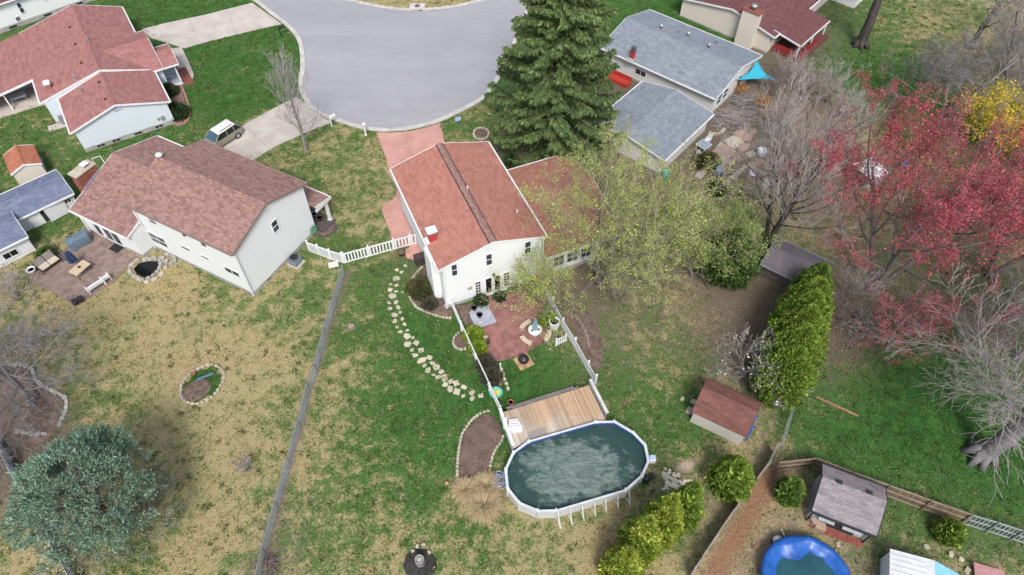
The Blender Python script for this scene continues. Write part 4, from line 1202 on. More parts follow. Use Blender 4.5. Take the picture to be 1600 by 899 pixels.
def water_mat():
    m, t, b = new_mat('murky pool water')
    v = coord(t)
    n0 = noise(t, v, .55, 4, .6, 2.2)
    rm = node(t, 'ShaderNodeMapping'); rm.inputs['Rotation'].default_value = (0, 0, .45); rm.inputs['Scale'].default_value = (.55, 1.6, 1)
    t.links.new(v, rm.inputs[0])
    n1 = noise(t, rm.outputs[0], .95, 7, .64, 2.4)
    n2 = noise(t, rm.outputs[0], 4.2, 7, .72, 2.6)
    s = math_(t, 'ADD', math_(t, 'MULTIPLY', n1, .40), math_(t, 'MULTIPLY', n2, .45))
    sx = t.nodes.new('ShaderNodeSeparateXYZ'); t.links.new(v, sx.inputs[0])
    # pale sky reflection painted into the water colour, strongest towards the middle
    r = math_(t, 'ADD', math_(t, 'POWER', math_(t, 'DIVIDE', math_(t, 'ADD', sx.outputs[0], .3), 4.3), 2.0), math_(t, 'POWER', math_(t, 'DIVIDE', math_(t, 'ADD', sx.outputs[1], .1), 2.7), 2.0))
    sky_refl = sstep(t, math_(t, 'ADD', r, math_(t, 'MULTIPLY', math_(t, 'SUBTRACT', n0, .5), 3.2)), 1.5, .2)
    f = sstep(t, math_(t, 'ADD', math_(t, 'MULTIPLY', sky_refl, .50), math_(t, 'MULTIPLY', math_(t, 'SUBTRACT', s, .425), 2.3)), .14, .80)
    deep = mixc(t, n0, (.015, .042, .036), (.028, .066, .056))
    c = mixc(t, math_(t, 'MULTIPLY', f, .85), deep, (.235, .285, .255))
    t.links.new(c, b.inputs['Base Color'])
    b.inputs['Roughness'].default_value = .16; b.inputs['Specular IOR Level'].default_value = .5
    bump(t, b, n2, .03, .35)
    return m


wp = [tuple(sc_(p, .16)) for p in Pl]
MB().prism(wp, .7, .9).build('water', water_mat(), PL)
# pump and things round the pool
a = G(1008, 752); PU = thing('pool_pump', 'black pool pump and filter at the right foot of the oval pool', 'pump', (*a, 0), .5)
m = MB(); m.lathe((0, 0, 0), [(.2, 0), (.26, .1), (.26, .5), (.18, .62), (.06, .66)], 14); m.build('filter_tank', BLACK, PU, True)
m = MB(); m.box((.5, 0, 0), (.5, .3, .3)); m.tube((.15, 0, .2), (.5, 0, .2), .06, .06, 8); m.build('pump_body', BLACK, PU, bevel=.03)
a = G(1020, 716, 1.2); SK = thing('pool_skimmer', 'pale blue and white skimmer hung on the pool rim', 'skimmer', (*a, 0))
m = MB(); m.box((0, 0, .75), (.42, .42, .5)); m.build('skimmer_box', VINYL, SK, bevel=.04); m = MB(); m.lathe((0, .02, 1.25), [(.19, 0), (.19, .05), (.1, .07)], 14); m.build('lid', pmat('pale blue plastic', (.35, .55, .72), None), SK)
a = G(781, 751, .3); HO = thing('hose_coil', 'tangled blue pool hose lying at the left end of the pool', 'hose', (*a, 0))
m = MB(); pts = []; rng = random.Random(4)
for i in range(60):
    t = i * .55; r = .34 + .16 * math.sin(i * .37); pts.append((r * math.cos(t) + .1 * math.sin(i), r * 1.25 * math.sin(t), .05 + .012 * i + .05 * rng.random()))
m.path(pts, .03, 6); m.build('hose', pmat('blue white hose', (.10, .17, .42), (.45, .5, .6), 9, .5, .4, contrast=.05), HO)


# ---------------------------------------------------------------- deck
def clip_half(P, axis, val, keep_less):
    out = []
    for i in range(len(P)):
        a, b = P[i - 1], P[i]
        ia, ib = (a[axis] <= val) == keep_less, (b[axis] <= val) == keep_less
        if ia != ib:
            t = (val - a[axis]) / (b[axis] - a[axis]); out.append((a[0] + (b[0] - a[0]) * t, a[1] + (b[1] - a[1]) * t))
        if ib: out.append(b)
    return out


DK = [G(783, 645.5, 1.0), G(920, 602, 1.0), G(947, 655, 1.0)]
DKn = [(PO[3] + (PO[3] - pc) * .03), (PO[2] + (PO[2] - pc) * .03), np.array(G(802.5, 701, 1.0))]
deckpoly = DK + [tuple(p) for p in DKn]
thd = math.atan2(DK[1][1] - DK[0][1], DK[1][0] - DK[0][0])
fD = Fr(DK[0][0], DK[0][1], thd)
dl = [fD.l(*p)[:2] for p in deckpoly]
D = thing('deck', 'weathered wooden pool deck between the fences, stained orange at the right', 'deck', (*fD.c, 0), thd)
mD, t, b = new_mat('weathered deck boards')
v = coord(t); n1 = noise(t, v, .55, 5, .62, .5); n2 = noise(t, v, 5, 5, .7, 0, (1, .35, 1)); sx = t.nodes.new('ShaderNodeSeparateXYZ'); t.links.new(v, sx.inputs[0])
stain = sstep(t, math_(t, 'ADD', math_(t, 'MULTIPLY', sx.outputs[0], .10), math_(t, 'ADD', math_(t, 'MULTIPLY', sx.outputs[1], .24), math_(t, 'MULTIPLY', n1, 1.5))), .38, 1.02)
c = mixc(t, stain, mixc(t, n2, (.52, .46, .40), (.40, .335, .27)), mixc(t, n2, (.44, .33, .235), (.40, .245, .13)))
c = mixc(t, math_(t, 'MULTIPLY', sstep(t, noise(t, v, 8, 5, .75), .51, .66), .6), c, (.20, .15, .12))
oi = t.nodes.new('ShaderNodeObjectInfo').outputs['Random']
c = mixc(t, 1.0, c, math_(t, 'MULTIPLY_ADD', oi, .4, .8), 'MULTIPLY')
t.links.new(c, b.inputs['Base Color']); b.inputs['Roughness'].default_value = .85
# plank meshes keep the deck's own coordinates, so stains run on from board to board
x0, x1 = min(p[0] for p in dl), max(p[0] for p in dl)
k = int((x1 - x0) / .145)
for i in range(k):
    P = clip_half(clip_half(dl, 0, x0 + i * .145 + .006, False), 0, x0 + (i + 1) * .145 - .006, True)
    if len(P) > 2: MB().prism(P, .95, 1.0).build('plank', mD, D)
ymin = min(p[1] for p in dl)
for y in (-.15, -1.4, -2.5):
    m = MB(); m.boxv((.2, y, .77), (5.6, 0, 0), (0, .05, 0), (0, 0, .17)); m.build('joist', WOOD_G, D)
for x in (.3, 3, 5.8):
    for y in (-.2, -2.3): MB().box((x, y, 0), (.12, .12, .94)).build('post', WOOD_G, D)
m = MB(); m.boxv((.05, .01, .6), (6.3, 0, 0), (0, .03, 0), (0, 0, .34)); m.build('fascia', WOOD_G, D)
for j, (z, y0) in enumerate(((.62, .06), (.32, .36))):
    for q in range(2): m = MB(); m.boxv((.9 - .3 * j, y0 + q * .15, z), (5.3, 0, 0), (0, .14, 0), (0, 0, .045)); m.build('step_board', WOOD_G, D)
for e, (pa, pb) in enumerate((((781, 644), (802, 702)), ((921, 599), (948, 652)))):
    a, b = fD.px(*pa, 1.0), fD.px(*pb, 1.0)
    dx, dy = b[0] - a[0], b[1] - a[1]; l = math.hypot(dx, dy); ux, uy = dx / l, dy / l
    sg = -1 if e == 0 else 1
    kb = int(l / .15)
    for i in range(kb):
        m = MB(); m.boxv((a[0] + ux * i * .15, a[1] + uy * i * .15, .1), (ux * .14, uy * .14, 0), (-uy * .03, ux * .03, 0), (0, 0, 1.45)); m.build('rail_board', WHITE if e == 0 else pmat('worn white boards', (.55, .54, .54), (.42, .41, .42), 2, .8) if 'worn white boards' not in bpy.data.materials else bpy.data.materials['worn white boards'], D)
    m = MB(); m.boxv((a[0] + uy * .1, a[1] - ux * .1, 1.552), (dx, dy, 0), (-uy * .22, ux * .22, 0), (0, 0, .04)); m.build('cap_rail', bpy.data.materials.get('worn white boards') or WHITE, D)
m = MB(); a = fD.px(839, 678, 1.0); m.boxv((a[0] - .65, a[1] - .25, 1.003), (1.35, 0, 0), (0, .5, 0), (0, 0, .05)); m.build('step_board', WOOD_G, D)
fst = fD.px(805, 664, 1.3); wst = fD.w(*fst)
ST = thing('pool_steps', 'white plastic pool steps standing on the left of the deck', 'steps', (wst[0], wst[1], 1.0), thd - .2)
m = MB()
for i in range(4): m.boxv((-.55 + i * .05, -.5 + i * .26, i * .0), (1.0 - i * .1, 0, 0), (0, .255, 0), (0, 0, .62 - i * .13))
m.build('tread', VINYL, ST, bevel=.03)
m = MB(); m.boxv((-.85, -.1, 0), (.28, 0, 0), (0, .55, 0), (0, 0, .75)); m.build('side_panel', VINYL, ST, bevel=.02)
a = G(798, 630.5, .2); FP = thing('flower_pot', 'terracotta pot at the left end of the deck step', 'pot', (*a, 0))
TERRA = pmat('terracotta', (.30, .11, .065), (.24, .09, .055), 4, .8)
m = MB(); m.lathe((0, 0, 0), [(.15, 0), (.22, .38), (.25, .38), (.25, .45), (.19, .45), (.17, .36)], 14); m.build('pot', TERRA, FP, True)
MB().lathe((0, 0, .34), [(.175, 0), (.17, .02)], 12).build('soil', SOIL, FP)

# ================================================================ PATIOS, BEDS, PATHS
pl = [G(*z5(x, y)) for x, y in ((345, 268), (470, 262), (580, 250), (700, 300), (745, 400), (745, 500), (720, 570), (662, 618), (600, 655), (520, 680), (455, 702), (400, 706), (360, 650), (330, 600), (312, 480), (260, 390), (235, 330))]
thm = fM.th
RED = pmat('stamped red patio', (.32, .15, .13), (.17, .08, .075), 1.1, .75, .3, bs=6, bd=.012, fine=.5, contrast=.2, world=True)
slabs('patio', 'stamped red patio behind the French doors', pl, RED, *cuts(pl, thm, 2.2, 2.4, (.5, .4)), heading=thm, gap=.012, z=.06)
PAD = thing('concrete_pad', 'pale stained concrete pad with a round slab, left of the French doors', 'pad', (*G(*z5(320, 405)), 0))
o_ = G(*z5(320, 405)); rel = lambda x, y: (G(*z5(x, y))[0] - o_[0], G(*z5(x, y))[1] - o_[1])
BL = pmat('blue stained concrete', (.40, .41, .46), (.27, .28, .35), 1.2, .8, .3, bs=18, bd=.01, contrast=.25)
MB().prism([rel(*p) for p in ((225, 385), (262, 345), (345, 318), (412, 445), (290, 488), (262, 470))], .0, .085).build('slab', BL, PAD)
r_ = rel(305, 398); MB().lathe((r_[0], r_[1], .08), [(.88, 0), (.88, .1), (.82, .13)], 24).build('round_slab', BL, PAD)
for p in ((262, 368), (298, 415)):
    a = rel(*p)
    t_ = thing('planter', 'round black planter %s on the round slab' % ('nearer the house' if p[0] < 280 else 'nearer the lawn'), 'pot', (o_[0] + a[0], o_[1] + a[1], .2), 0, 'black planters on the round slab')
    MB().lathe((0, 0, 0), [(.17, 0), (.24, .28), (.26, .3), (.21, .3), (.2, .22)], 14).build('pot', BLACK, t_, True); MB().lathe((0, 0, .2), [(.2, 0), (.2, .02)], 12).build('soil', SOIL, t_)

STAMP = pmat('stamped brown patio', (.285, .205, .175), (.165, .115, .10), 1.7, .8, .3, bs=5, bd=.02, fine=.6, contrast=.2)
z8 = lambda x, y: (20 + x / 6, 340 + y / 6)
pl = [G(*z8(x, y)) for x, y in ((150, 560), (250, 470), (360, 400), (480, 315), (560, 200), (690, 105), (940, 240), (1190, 385), (1110, 440), (1010, 540), (900, 640), (750, 735), (650, 795), (560, 805), (460, 760), (400, 715), (280, 660), (180, 610))]
slabs('patio', 'stamped brown patio with the table and grill, behind the big white house', pl, STAMP, *cuts(pl, fL.th, 2.6, 2.5, (.3, .8)), heading=fL.th, gap=.02, z=.06)


def stone_border(root, pts, size, mat, closed=False, seed=1, h=.16, dens=1.0, nm='stone'):
    rng = random.Random(seed); o = V2(root.location)
    P = [V2(p) - o for p in pts]
    if closed: P.append(P[0])
    P = smooth_line(P, 5)
    L = np.r_[0, np.cumsum([np.linalg.norm(b - a) for a, b in zip(P[:-1], P[1:])])]; X = np.array(P)
    n = int(L[-1] / (size * 1.06) * dens)
    ms = [stone_mesh(rng, nm, size, size * .72, h, mat, 7) for _ in range(5)]
    for i in range(n):
        s = (i + .5) * L[-1] / n
        p = np.array([np.interp(s, L, X[:, 0]), np.interp(s, L, X[:, 1])]); q = np.array([np.interp(s + .1, L, X[:, 0]), np.interp(s + .1, L, X[:, 1])]); d = q - p
        s_ = rng.uniform(.85, 1.15)
        o_ = link(nm, rng.choice(ms), root, (p[0], p[1], -.02), math.atan2(d[1], d[0]) + rng.uniform(-.15, .15)); o_.scale = (s_, rng.uniform(.85, 1.2), rng.uniform(.8, 1.2))


def soil_patch(root, pts, mat=SOIL, h=.07, seed=1, name='soil'):
    """A low mound with a ragged edge."""
    o = V2(root.location); rng = np.random.default_rng(seed)
    P = smooth_line([V2(p) - o for p in pts] + [V2(pts[0]) - o], 4)[:-1]
    c = sum(P) / len(P)
    V, F = [], []; rings = [(1.0, -.03), (.96, h * .35), (.8, h * .8), (.5, h), (.2, h * 1.1)]; n = len(P)
    for r, z in rings:
        for p in P:
            j = rng.uniform(-.05, .05, 2); q = c + (p - c) * r + j * (1 if r < 1 else .6); V.append((q[0], q[1], z + rng.uniform(-.02, .02) * (r < .97)))
    for k in range(len(rings) - 1):
        for i in range(n): F.append((k * n + i, k * n + (i + 1) % n, (k + 1) * n + (i + 1) % n, (k + 1) * n + i))
    F.append(tuple((len(rings) - 1) * n + i for i in range(n)))
    m = MB(); m.add(V, F); return m.build(name, mat, root, True)


def bed(label, soil, stones=(), size=.3, mat=STONE, closed=False, seed=1, smat=SOIL, h=.07, cat='flower bed'):
    c = np.mean([G(*p) for p in soil], 0)
    r = thing('flower_bed', label, cat, (c[0], c[1], 0))
    soil_patch(r, [G(*p) for p in soil], smat, h, seed)
    for s in stones: stone_border(r, [G(*p) for p in s], size, mat, closed, seed)
    return r


egg = [(283, 607), (287, 596), (300, 583), (318, 573), (332, 571), (345, 577), (350, 587), (347, 600), (338, 614), (322, 627), (305, 632), (290, 628), (283, 618)]
bed('egg shaped stone ringed bed alone on the straw coloured lawn', [(307 + (x - 316) * .70, 609 + (y - 601) * .60) for x, y in egg], [egg], .33, STONE, True, 2, MULCH)
bed('mulched bed with a wavy stone edge under the bare tree at the left edge', [(-10, 575), (25, 568), (48, 578), (54, 592), (66, 605), (88, 616), (101, 624), (103, 634), (98, 650), (90, 668), (70, 690), (30, 700), (-10, 690)], [[(20, 570), (34, 570), (50, 577), (55, 590), (67, 603.5), (90, 615), (102, 622), (105, 633.5), (100, 650), (92, 667)], [(25, 673.5), (38, 677), (50, 678.5), (75, 678.5)]], .42, STONE_G, False, 3, MULCH)
bed('shrub bed curving along the chimney side of the red roofed house', [(661, 419), (645, 438), (640, 457), (645, 471), (659, 483), (676, 490), (692, 494), (708, 496), (704, 476), (694, 468), (680, 468), (676, 440), (668, 420)], [[(660.7, 417), (652, 426), (643.7, 437), (638.5, 447), (638, 456.7), (640, 465), (643.7, 472), (650, 480), (658, 485), (675, 492), (692, 496.4), (706, 498)]], .27, STONE, False, 4, MULCH)
rg = [z5(*p) for p in ((165, 512), (135, 540), (120, 578), (130, 608), (163, 628), (212, 622))]
bed('small half ring bed against the outside of the left picket fence', rg + [z5(225, 590), z5(200, 540)], [rg], .26, STONE, False, 5, SOIL)
z6b = lambda x, y: (680 + x / 3.333, 560 + y / 3.333)
bed('bare brown planting bed between the lawn and the pool', [z6b(*p) for p in ((275, 282), (215, 310), (165, 360), (135, 430), (122, 520), (120, 600), (135, 655), (205, 672), (262, 645), (285, 570), (320, 480), (350, 410), (340, 350), (310, 300))],
    [[z6b(*p) for p in ((285, 275), (240, 287), (195, 320), (160, 365), (140, 400), (125, 470), (116, 560), (116, 640))], [z6b(*p) for p in ((355, 400), (345, 435), (322, 465), (300, 510), (288, 560), (280, 600), (268, 635))]], .27, STONE, False, 6, SOIL)
rb = [(739.5, 209), (743, 203), (751, 200.5), (760, 203), (763.5, 209), (760, 216), (751, 219), (743, 216)]
bed('round stone ringed bed under the edge of the big spruce', rb, [rb], .3, STONE, True, 7, MULCH)
bed('dark mulch circle near the bottom edge with an urn in it', [(629, 884), (634, 868), (646, 858), (662, 858), (677, 866), (683, 880), (678, 897), (655, 905), (636, 900)], [], .3, STONE_G, False, 8, pmat('black mulch', (.055, .05, .05), (.03, .028, .028), 3, .95, .1, bs=14, bd=.05))
bed('dark edged bed beside the far porch of the big white house', [(497, 366), (513, 369), (524, 358), (522, 350), (512, 345), (503, 355)], [[(496, 368), (506, 371), (516, 367), (525, 359), (523, 350), (515, 345)]], .3, pmat('dark edging stone', (.09, .085, .09), None, 3), False, 9, MULCH)
bed('mulched shrub bed along the front of the rose roofed house', [(262, 128), (275, 122), (284, 135), (290, 160), (296, 178), (290, 192), (272, 196), (266, 165)], [[(283, 132), (290, 150), (297, 175), (292, 191), (276, 197)]], .28, pmat('rosy edging stone', (.36, .20, .18), None, 3), False, 10, pmat('rosy mulch', (.27, .165, .145), (.18, .11, .10), 3, .95, .1, bs=12, bd=.04))
bed('weedy dark bed between the picket fence and the red patio', [z5(*p) for p in ((215, 480), (300, 520), (340, 610), (400, 710), (440, 770), (460, 860), (400, 890), (350, 850), (290, 690), (240, 560))], [[z5(440, 745), z5(455, 800), z5(478, 860), z5(490, 905)]], .36, FLAG, False, 11, MULCH)
bed('leafy bed by the house wall left of the pale pad', [z5(*p) for p in ((120, 320), (200, 325), (330, 300), (240, 360), (235, 400), (262, 480), (215, 480), (165, 400))], [], .3, STONE, False, 12, MULCH, .12)
bed('long curved mulch bed beneath the budding tree, right of the picket fence', [z5(*p) for p in ((840, 340), (950, 330), (1060, 400), (1110, 520), (1130, 640), (1100, 760), (1060, 770), (1010, 700), (950, 560), (880, 440))], [[z5(*p) for p in ((930, 395), (985, 470), (1015, 540), (1030, 620))]], .3, pmat('brown edging stone', (.27, .2, .18), None, 3), False, 13, MULCH, .05)

# flagstone walk
SPth = bpy.data.objects.new('stone_path', None); COL.objects.link(SPth)
tag(SPth, 'curved walk of scattered buff flagstones set in the lawn', kind='structure')
rng = random.Random(12)
S_, M_, L_, X_ = .24, .32, .42, .56
zz4 = lambda x, y: (380 + x / 3.527, 400 + y / 3.527)
ST1 = [(848, 78, M_), (893, 55, M_), (873, 90, S_), (843, 125, X_), (813, 157, S_), (845, 162, M_), (808, 188, M_), (840, 197, M_), (820, 223, X_), (803, 258, M_), (843, 258, M_), (810, 292, M_), (855, 285, M_), (833, 325, L_), (866, 312, S_), (876, 348, M_), (836, 362, M_), (890, 380, M_), (848, 393, M_), (866, 418, L_), (903, 410, S_), (903, 440, X_), (937, 452, S_), (905, 487, L_), (953, 480, L_), (930, 517, M_), (980, 518, X_), (950, 548, L_), (985, 575, X_), (1028, 562, M_), (1000, 605, M_), (1042, 592, L_), (1020, 630, L_), (1065, 615, L_), (1047, 655, M_), (1090, 640, L_), (1072, 668, M_), (1110, 672, X_), (1145, 690, M_), (1115, 712, M_), (1172, 705, L_), (1140, 735, L_), (1180, 750, X_), (878, 200, S_)]
ST2 = [(12, 97, M_), (48, 103, X_), (52, 138, M_), (80, 122, M_), (78, 160, L_), (108, 130, L_), (115, 175, X_), (153, 152, L_), (145, 197, L_), (190, 180, L_), (193, 210, L_), (237, 195, L_)]
STP = [(zz4(x, y), s) for x, y, s in ST1] + [(z6b(x, y), s) for x, y, s in ST2]
for p, s_ in STP:
    a = G(*p); w = s_ * rng.uniform(1.15, 1.5)
    link('flagstone', stone_mesh(rng, 'flagstone', w, w * rng.uniform(.65, .9), .045, FLAG, rng.choice((4, 5, 5, 6)), .22), SPth, (a[0], a[1], .0), rng.uniform(0, 6.3))
CREAMS = pmat('cream flagstone', (.66, .585, .46), (.54, .48, .38), 1.6, .92, .2, bs=14, bd=.015, isl=.12)
SP2 = bpy.data.objects.new('stone_path', None); COL.objects.link(SP2)
tag(SP2, 'cluster of pale flat stones on the grass right of the pool', kind='structure')
for x, y, s_ in ((525, 275, S_), (550, 290, M_), (530, 318, X_), (575, 308, M_), (600, 310, M_), (580, 345, L_), (610, 350, M_), (540, 360, L_), (570, 372, L_), (595, 382, L_), (620, 385, L_), (645, 370, L_), (672, 352, L_), (512, 298, S_), (625, 362, M_), (515, 395, S_), (640, 350, M_), (560, 330, S_), (530, 385, M_)):
    a = G(900 + x / 3.7625, 660 + y / 3.7625); w = s_ * 1.15
    link('flagstone', stone_mesh(rng, 'flagstone', w, w * rng.uniform(.7, .95), .06, CREAMS, 6, .2), SP2, (a[0], a[1], 0), rng.uniform(0, 6.3))
for x, y in ((369, 718), (413, 750)):
    pass
# flagstones in the neighbour's yard
SP3 = bpy.data.objects.new('stone_path', None); COL.objects.link(SP3)
tag(SP3, 'rough patio of big brown flagstones behind the grey roofed house', kind='structure')
zr = lambda x, y: (1060 + x / 6, 160 + y / 6)
FB = pmat('brown flagstone', (.36, .25, .20), (.27, .19, .155), 1.6, .9, .2, bs=9, bd=.02, isl=.2)
for x, y, w, d_, rz_ in ((515, 380, 2.0, 1.7, .7), (585, 300, 1.9, 1.2, .7), (640, 330, 1.9, 1.0, .7), (610, 430, 1.9, .9, .6), (570, 510, 1.5, 1.4, .3), (430, 470, 2.7, 1.8, .75), (350, 560, 2.7, 1.9, .75), (480, 560, .9, .8, .3), (560, 345, 1.2, .5, .7), (700, 280, .8, .7, .2), (680, 490, 1.2, .9, .4), (760, 560, 1.1, 1.0, .1), (700, 590, 1.0, .8, .9), (800, 470, 1.0, .8, .6)):
    a = G(*zr(x, y)); link('flagstone', stone_mesh(rng, 'flagstone', w, d_, .09, FB if rng.random() < .75 else FLAG, 6, .12), SP3, (a[0], a[1], 0), rz_)
mbp = MB()
a, b = G(*zr(180, 710)), G(*zr(420, 390)); d = np.array(b) - np.array(a); d /= np.linalg.norm(d); nn = np.array([-d[1], d[0]]) * .35
mbp.prism([tuple(np.array(a) + nn), tuple(np.array(a) - nn), tuple(np.array(b) - nn), tuple(np.array(b) + nn)], -.03, .06)
tag(mbp.build('path', CONC), 'narrow concrete strip beside the brown flagstones', kind='structure')


def stone_wall(label, pts, seed, size=.5, courses=2, mat=STONE_G):
    c = G(*pts[0]); r = thing('stone_wall', label, 'wall', (*c, 0))
    rng = random.Random(seed)
    P = [V2(G(*p)) - V2(c) for p in pts]
    L = np.r_[0, np.cumsum([np.linalg.norm(b - a) for a, b in zip(P[:-1], P[1:])])]; X = np.array(P)
    for k in range(courses):
        s = (k % 2) * size * .4
        while s < L[-1]:
            w = size * rng.uniform(.7, 1.2); p = (np.interp(s + w / 2, L, X[:, 0]), np.interp(s + w / 2, L, X[:, 1])); q = (np.interp(s + w / 2 + .1, L, X[:, 0]), np.interp(s + w / 2 + .1, L, X[:, 1]))
            link('stone', stone_mesh(rng, 'stone', w * 1.02, size * rng.uniform(.75, 1), .26, mat, 7, .1), r, (p[0], p[1], k * .235), math.atan2(q[1] - p[1], q[0] - p[0])); s += w
    return r


stone_wall('low pale stone wall running towards the bare tree trunks', [zr(430, 800), zr(520, 710), zr(610, 635)], 1, .5, 2, STONE)
stone_wall('low stone wall right of the brown flagstones', [zr(640, 600), zr(720, 640), zr(800, 690)], 2, .4, 1)
stone_wall('curved pale stone edging behind the bare tree trunks', [zr(860, 650), zr(900, 610), zr(950, 560), zr(985, 520)], 3, .42, 2, STONE)
stone_wall('ring of pale stones against the garage wall of the grey roofed house', [zr(285, 290), zr(330, 310), zr(390, 300), zr(425, 265)], 4, .35, 1, STONE)
stone_wall('arc of pale stones on the leaf litter by the leaning trunk', [(1178, 375), (1177, 369), (1183, 363), (1192, 361), (1199, 362)], 5, .4, 1, STONE)

# pond
pw = [(209, 421), (217, 412), (232, 409), (250, 409), (251, 420), (241, 431), (228, 436), (214, 429)]
c = np.mean([G(*p) for p in pw], 0)
PD = thing('pond', 'small black garden pond ringed with rough stones, against the white house', 'pond', (*c, 0))
mw, t, b = new_mat('black pond water'); b.inputs['Base Color'].default_value = (.006, .007, .008, 1); b.inputs['Roughness'].default_value = .08; b.inputs['Specular IOR Level'].default_value = .25
v = coord(t); bump(t, b, noise(t, v, 5, 4, .6), .02, .2)
MB().prism([tuple(np.array(G(*p)) - c) for p in pw], -.05, .04).build('water', mw, PD)
stone_border(PD, [G(225 + (x - 229) * 1.14, 421 + (y - 421) * 1.16) for x, y in pw], .42, STONE_G, True, 21, .22)
stone_border(PD, [G(225 + (x - 226) * 1.36, 421 + (y - 421) * 1.36) for x, y in pw], .5, STONE, True, 22, .18, .8)
stone_border(PD, [G(*p) for p in ((254, 408), (262, 400), (272, 403), (274, 411), (262, 414))], .4, STONE_G, True, 23, .3)
# ================================================================ FURNITURE, CAR, SMALL THINGS
CUSH = pmat('taupe cushion', (.22, .19, .18), (.17, .15, .14), 3, .95)
CREAM = pmat('cream cushion', (.52, .46, .36), (.43, .38, .30), 3, .95)
NAVY = pmat('navy canvas', (.03, .06, .13), (.02, .04, .09), 3, .8)
SLATE = pmat('blue grey canvas', (.25, .38, .46), (.18, .29, .37), 3, .8)
LWOOD = pmat('pale table wood', (.55, .44, .30), (.46, .36, .25), 1.5, .7, stretch=(1, 6, 1))
COVER = pmat('blue grey vinyl cover', (.13, .19, .24), (.085, .13, .17), 2, .6, .3, bs=3, bd=.05)

# table on the brown patio
a, b, c_ = G(*z8(515, 510), .75), G(*z8(650, 395), .75), G(*z8(730, 430), .75)
cen = G(*z8(625, 472), .75); th = dirpx(z8(515, 510), z8(650, 395)); th = math.atan2(b[1] - a[1], b[0] - a[0])
TB = thing('table', 'pale wooden patio table on the brown patio', 'table', (*cen, .06), th)
lt, wt = math.dist(a, b), max(.8, math.dist(b, c_))
for i in range(6): MB().boxv((-lt / 2, -wt / 2 + i * wt / 6 + .006, .66), (lt, 0, 0), (0, wt / 6 - .012, 0), (0, 0, .04)).build('plank', LWOOD, TB)
for sx in (-1, 1):
    for sy in (-1, 1): MB().tube((sx * (lt / 2 - .12), sy * (wt / 2 - .1), 0), (sx * (lt / 2 - .14), sy * (wt / 2 - .12), .66), .03, .03, 6).build('leg', BLACK, TB)
t_ = thing('flower_pot', 'small dark pot on the pale patio table', 'pot', (*cen, .76)); MB().lathe((0, 0, 0), [(.08, 0), (.13, .12), (.1, .13)], 10).build('pot', pmat('dark brown glaze', (.08, .05, .035), None), t_)


def closed_umbrella(label, loc, h, mat, r=.16, tilt=(0, 0)):
    u = thing('parasol', label, 'parasol', loc); u.rotation_euler = (tilt[0], tilt[1], 0)
    MB().tube((0, 0, 0), (0, 0, h + .08), .025, .025, 8).build('pole', GALV, u)
    m = MB(); V = []; nf = 16
    prof = [(.06, h), (r * .75, h - .35), (r, h * .62), (r * 1.15, h * .42), (r * .9, h * .36)]
    for rr, z in prof:
        for i in range(nf):
            t = 2 * math.pi * i / nf; q = rr * (1.15 if i % 2 else .72); V.append((q * math.cos(t), q * math.sin(t), z))
    F = [(j * nf + (i + 1) % nf, j * nf + i, (j + 1) * nf + i, (j + 1) * nf + (i + 1) % nf) for j in range(len(prof) - 1) for i in range(nf)] + [tuple(range(nf))]
    m.add(V, F); m.build('canopy', mat, u)
    MB().lathe((0, 0, h), [(.05, 0), (.02, .1)], 8).build('finial', GALV, u)
    MB().lathe((0, 0, 0), [(.26, 0), (.24, .06), (.06, .1)], 14).build('base', BLACK, u)
    return u


e = G(*z8(600, 462), .0)
closed_umbrella('closed navy parasol at the pale table on the brown patio', (*G(*z8(612, 470), .0), .06), 2.1, NAVY, .3)
# grill under its cover
g_ = G(*z8(640, 250), .1)
GR = thing('grill', 'barbecue under a blue grey cover on the brown patio', 'grill', (*g_, .06), dirpx(z8(560, 270), z8(690, 200)))
m = MB(); pr = [(-.42, 0), (.42, 0), (.40, .85), (.28, 1.12), (-.22, 1.18), (-.40, .9)]
V = []
for x, k in ((-.92, .86), (-.8, 1), (.8, 1), (.92, .86)): V += [(x, y * k, z * (.97 if k < 1 else 1)) for y, z in pr]
F = [tuple(range(6))[::-1], tuple(range(18, 24))] + [(s * 6 + i, s * 6 + (i + 1) % 6, (s + 1) * 6 + (i + 1) % 6, (s + 1) * 6 + i) for s in range(3) for i in range(6)]
m.add(V, F); m.build('cover', COVER, GR, bevel=.05)
for x in (-.6, .6): MB().tube((x, -.35, .05), (x, -.46, .05), .06, .06, 8).build('wheel', BLACK, GR)
# love seat
g_ = G(*z8(345, 440), .3)
thl = dirpx(z8(330, 480), z8(430, 410))
LS = thing('love_seat', 'two seat glider with taupe back cushions by the weedy strip', 'seat', (*g_, .06), thl)
for x in (-.42, .42):
    MB().boxv((x - .39, -.35, .36), (.78, 0, 0), (0, .62, 0), (0, 0, .14)).build('seat_cushion', CREAM, LS, bevel=.03)
    MB().boxv((x - .39, .2, .42), (.78, 0, 0), (0, .35, .62), (0, .13, -.06)).build('back_cushion', CUSH, LS, bevel=.03)
m = MB()
for x in (-.92, .92): m.path([(x, -.45, 0), (x, -.4, .62), (x, .35, .62), (x, .75, 1.05)], .03, 6); m.tube((x, .5, 0), (x, .3, .62), .03, .03, 6)
m.boxv((-.9, -.38, .3), (1.8, 0, 0), (0, .75, 0), (0, 0, .05)); m.build('frame', BLACK, LS)
m = MB(); m.path([(1.15, -.5, 0), (1.05, .2, 1.6), (1.2, .9, 1.9)], .03, 6); m.path([(1.45, -.3, 0), (1.25, .3, 1.7), (1.2, .9, 1.9)], .03, 6); m.build('sway_bar', BLACK, LS)
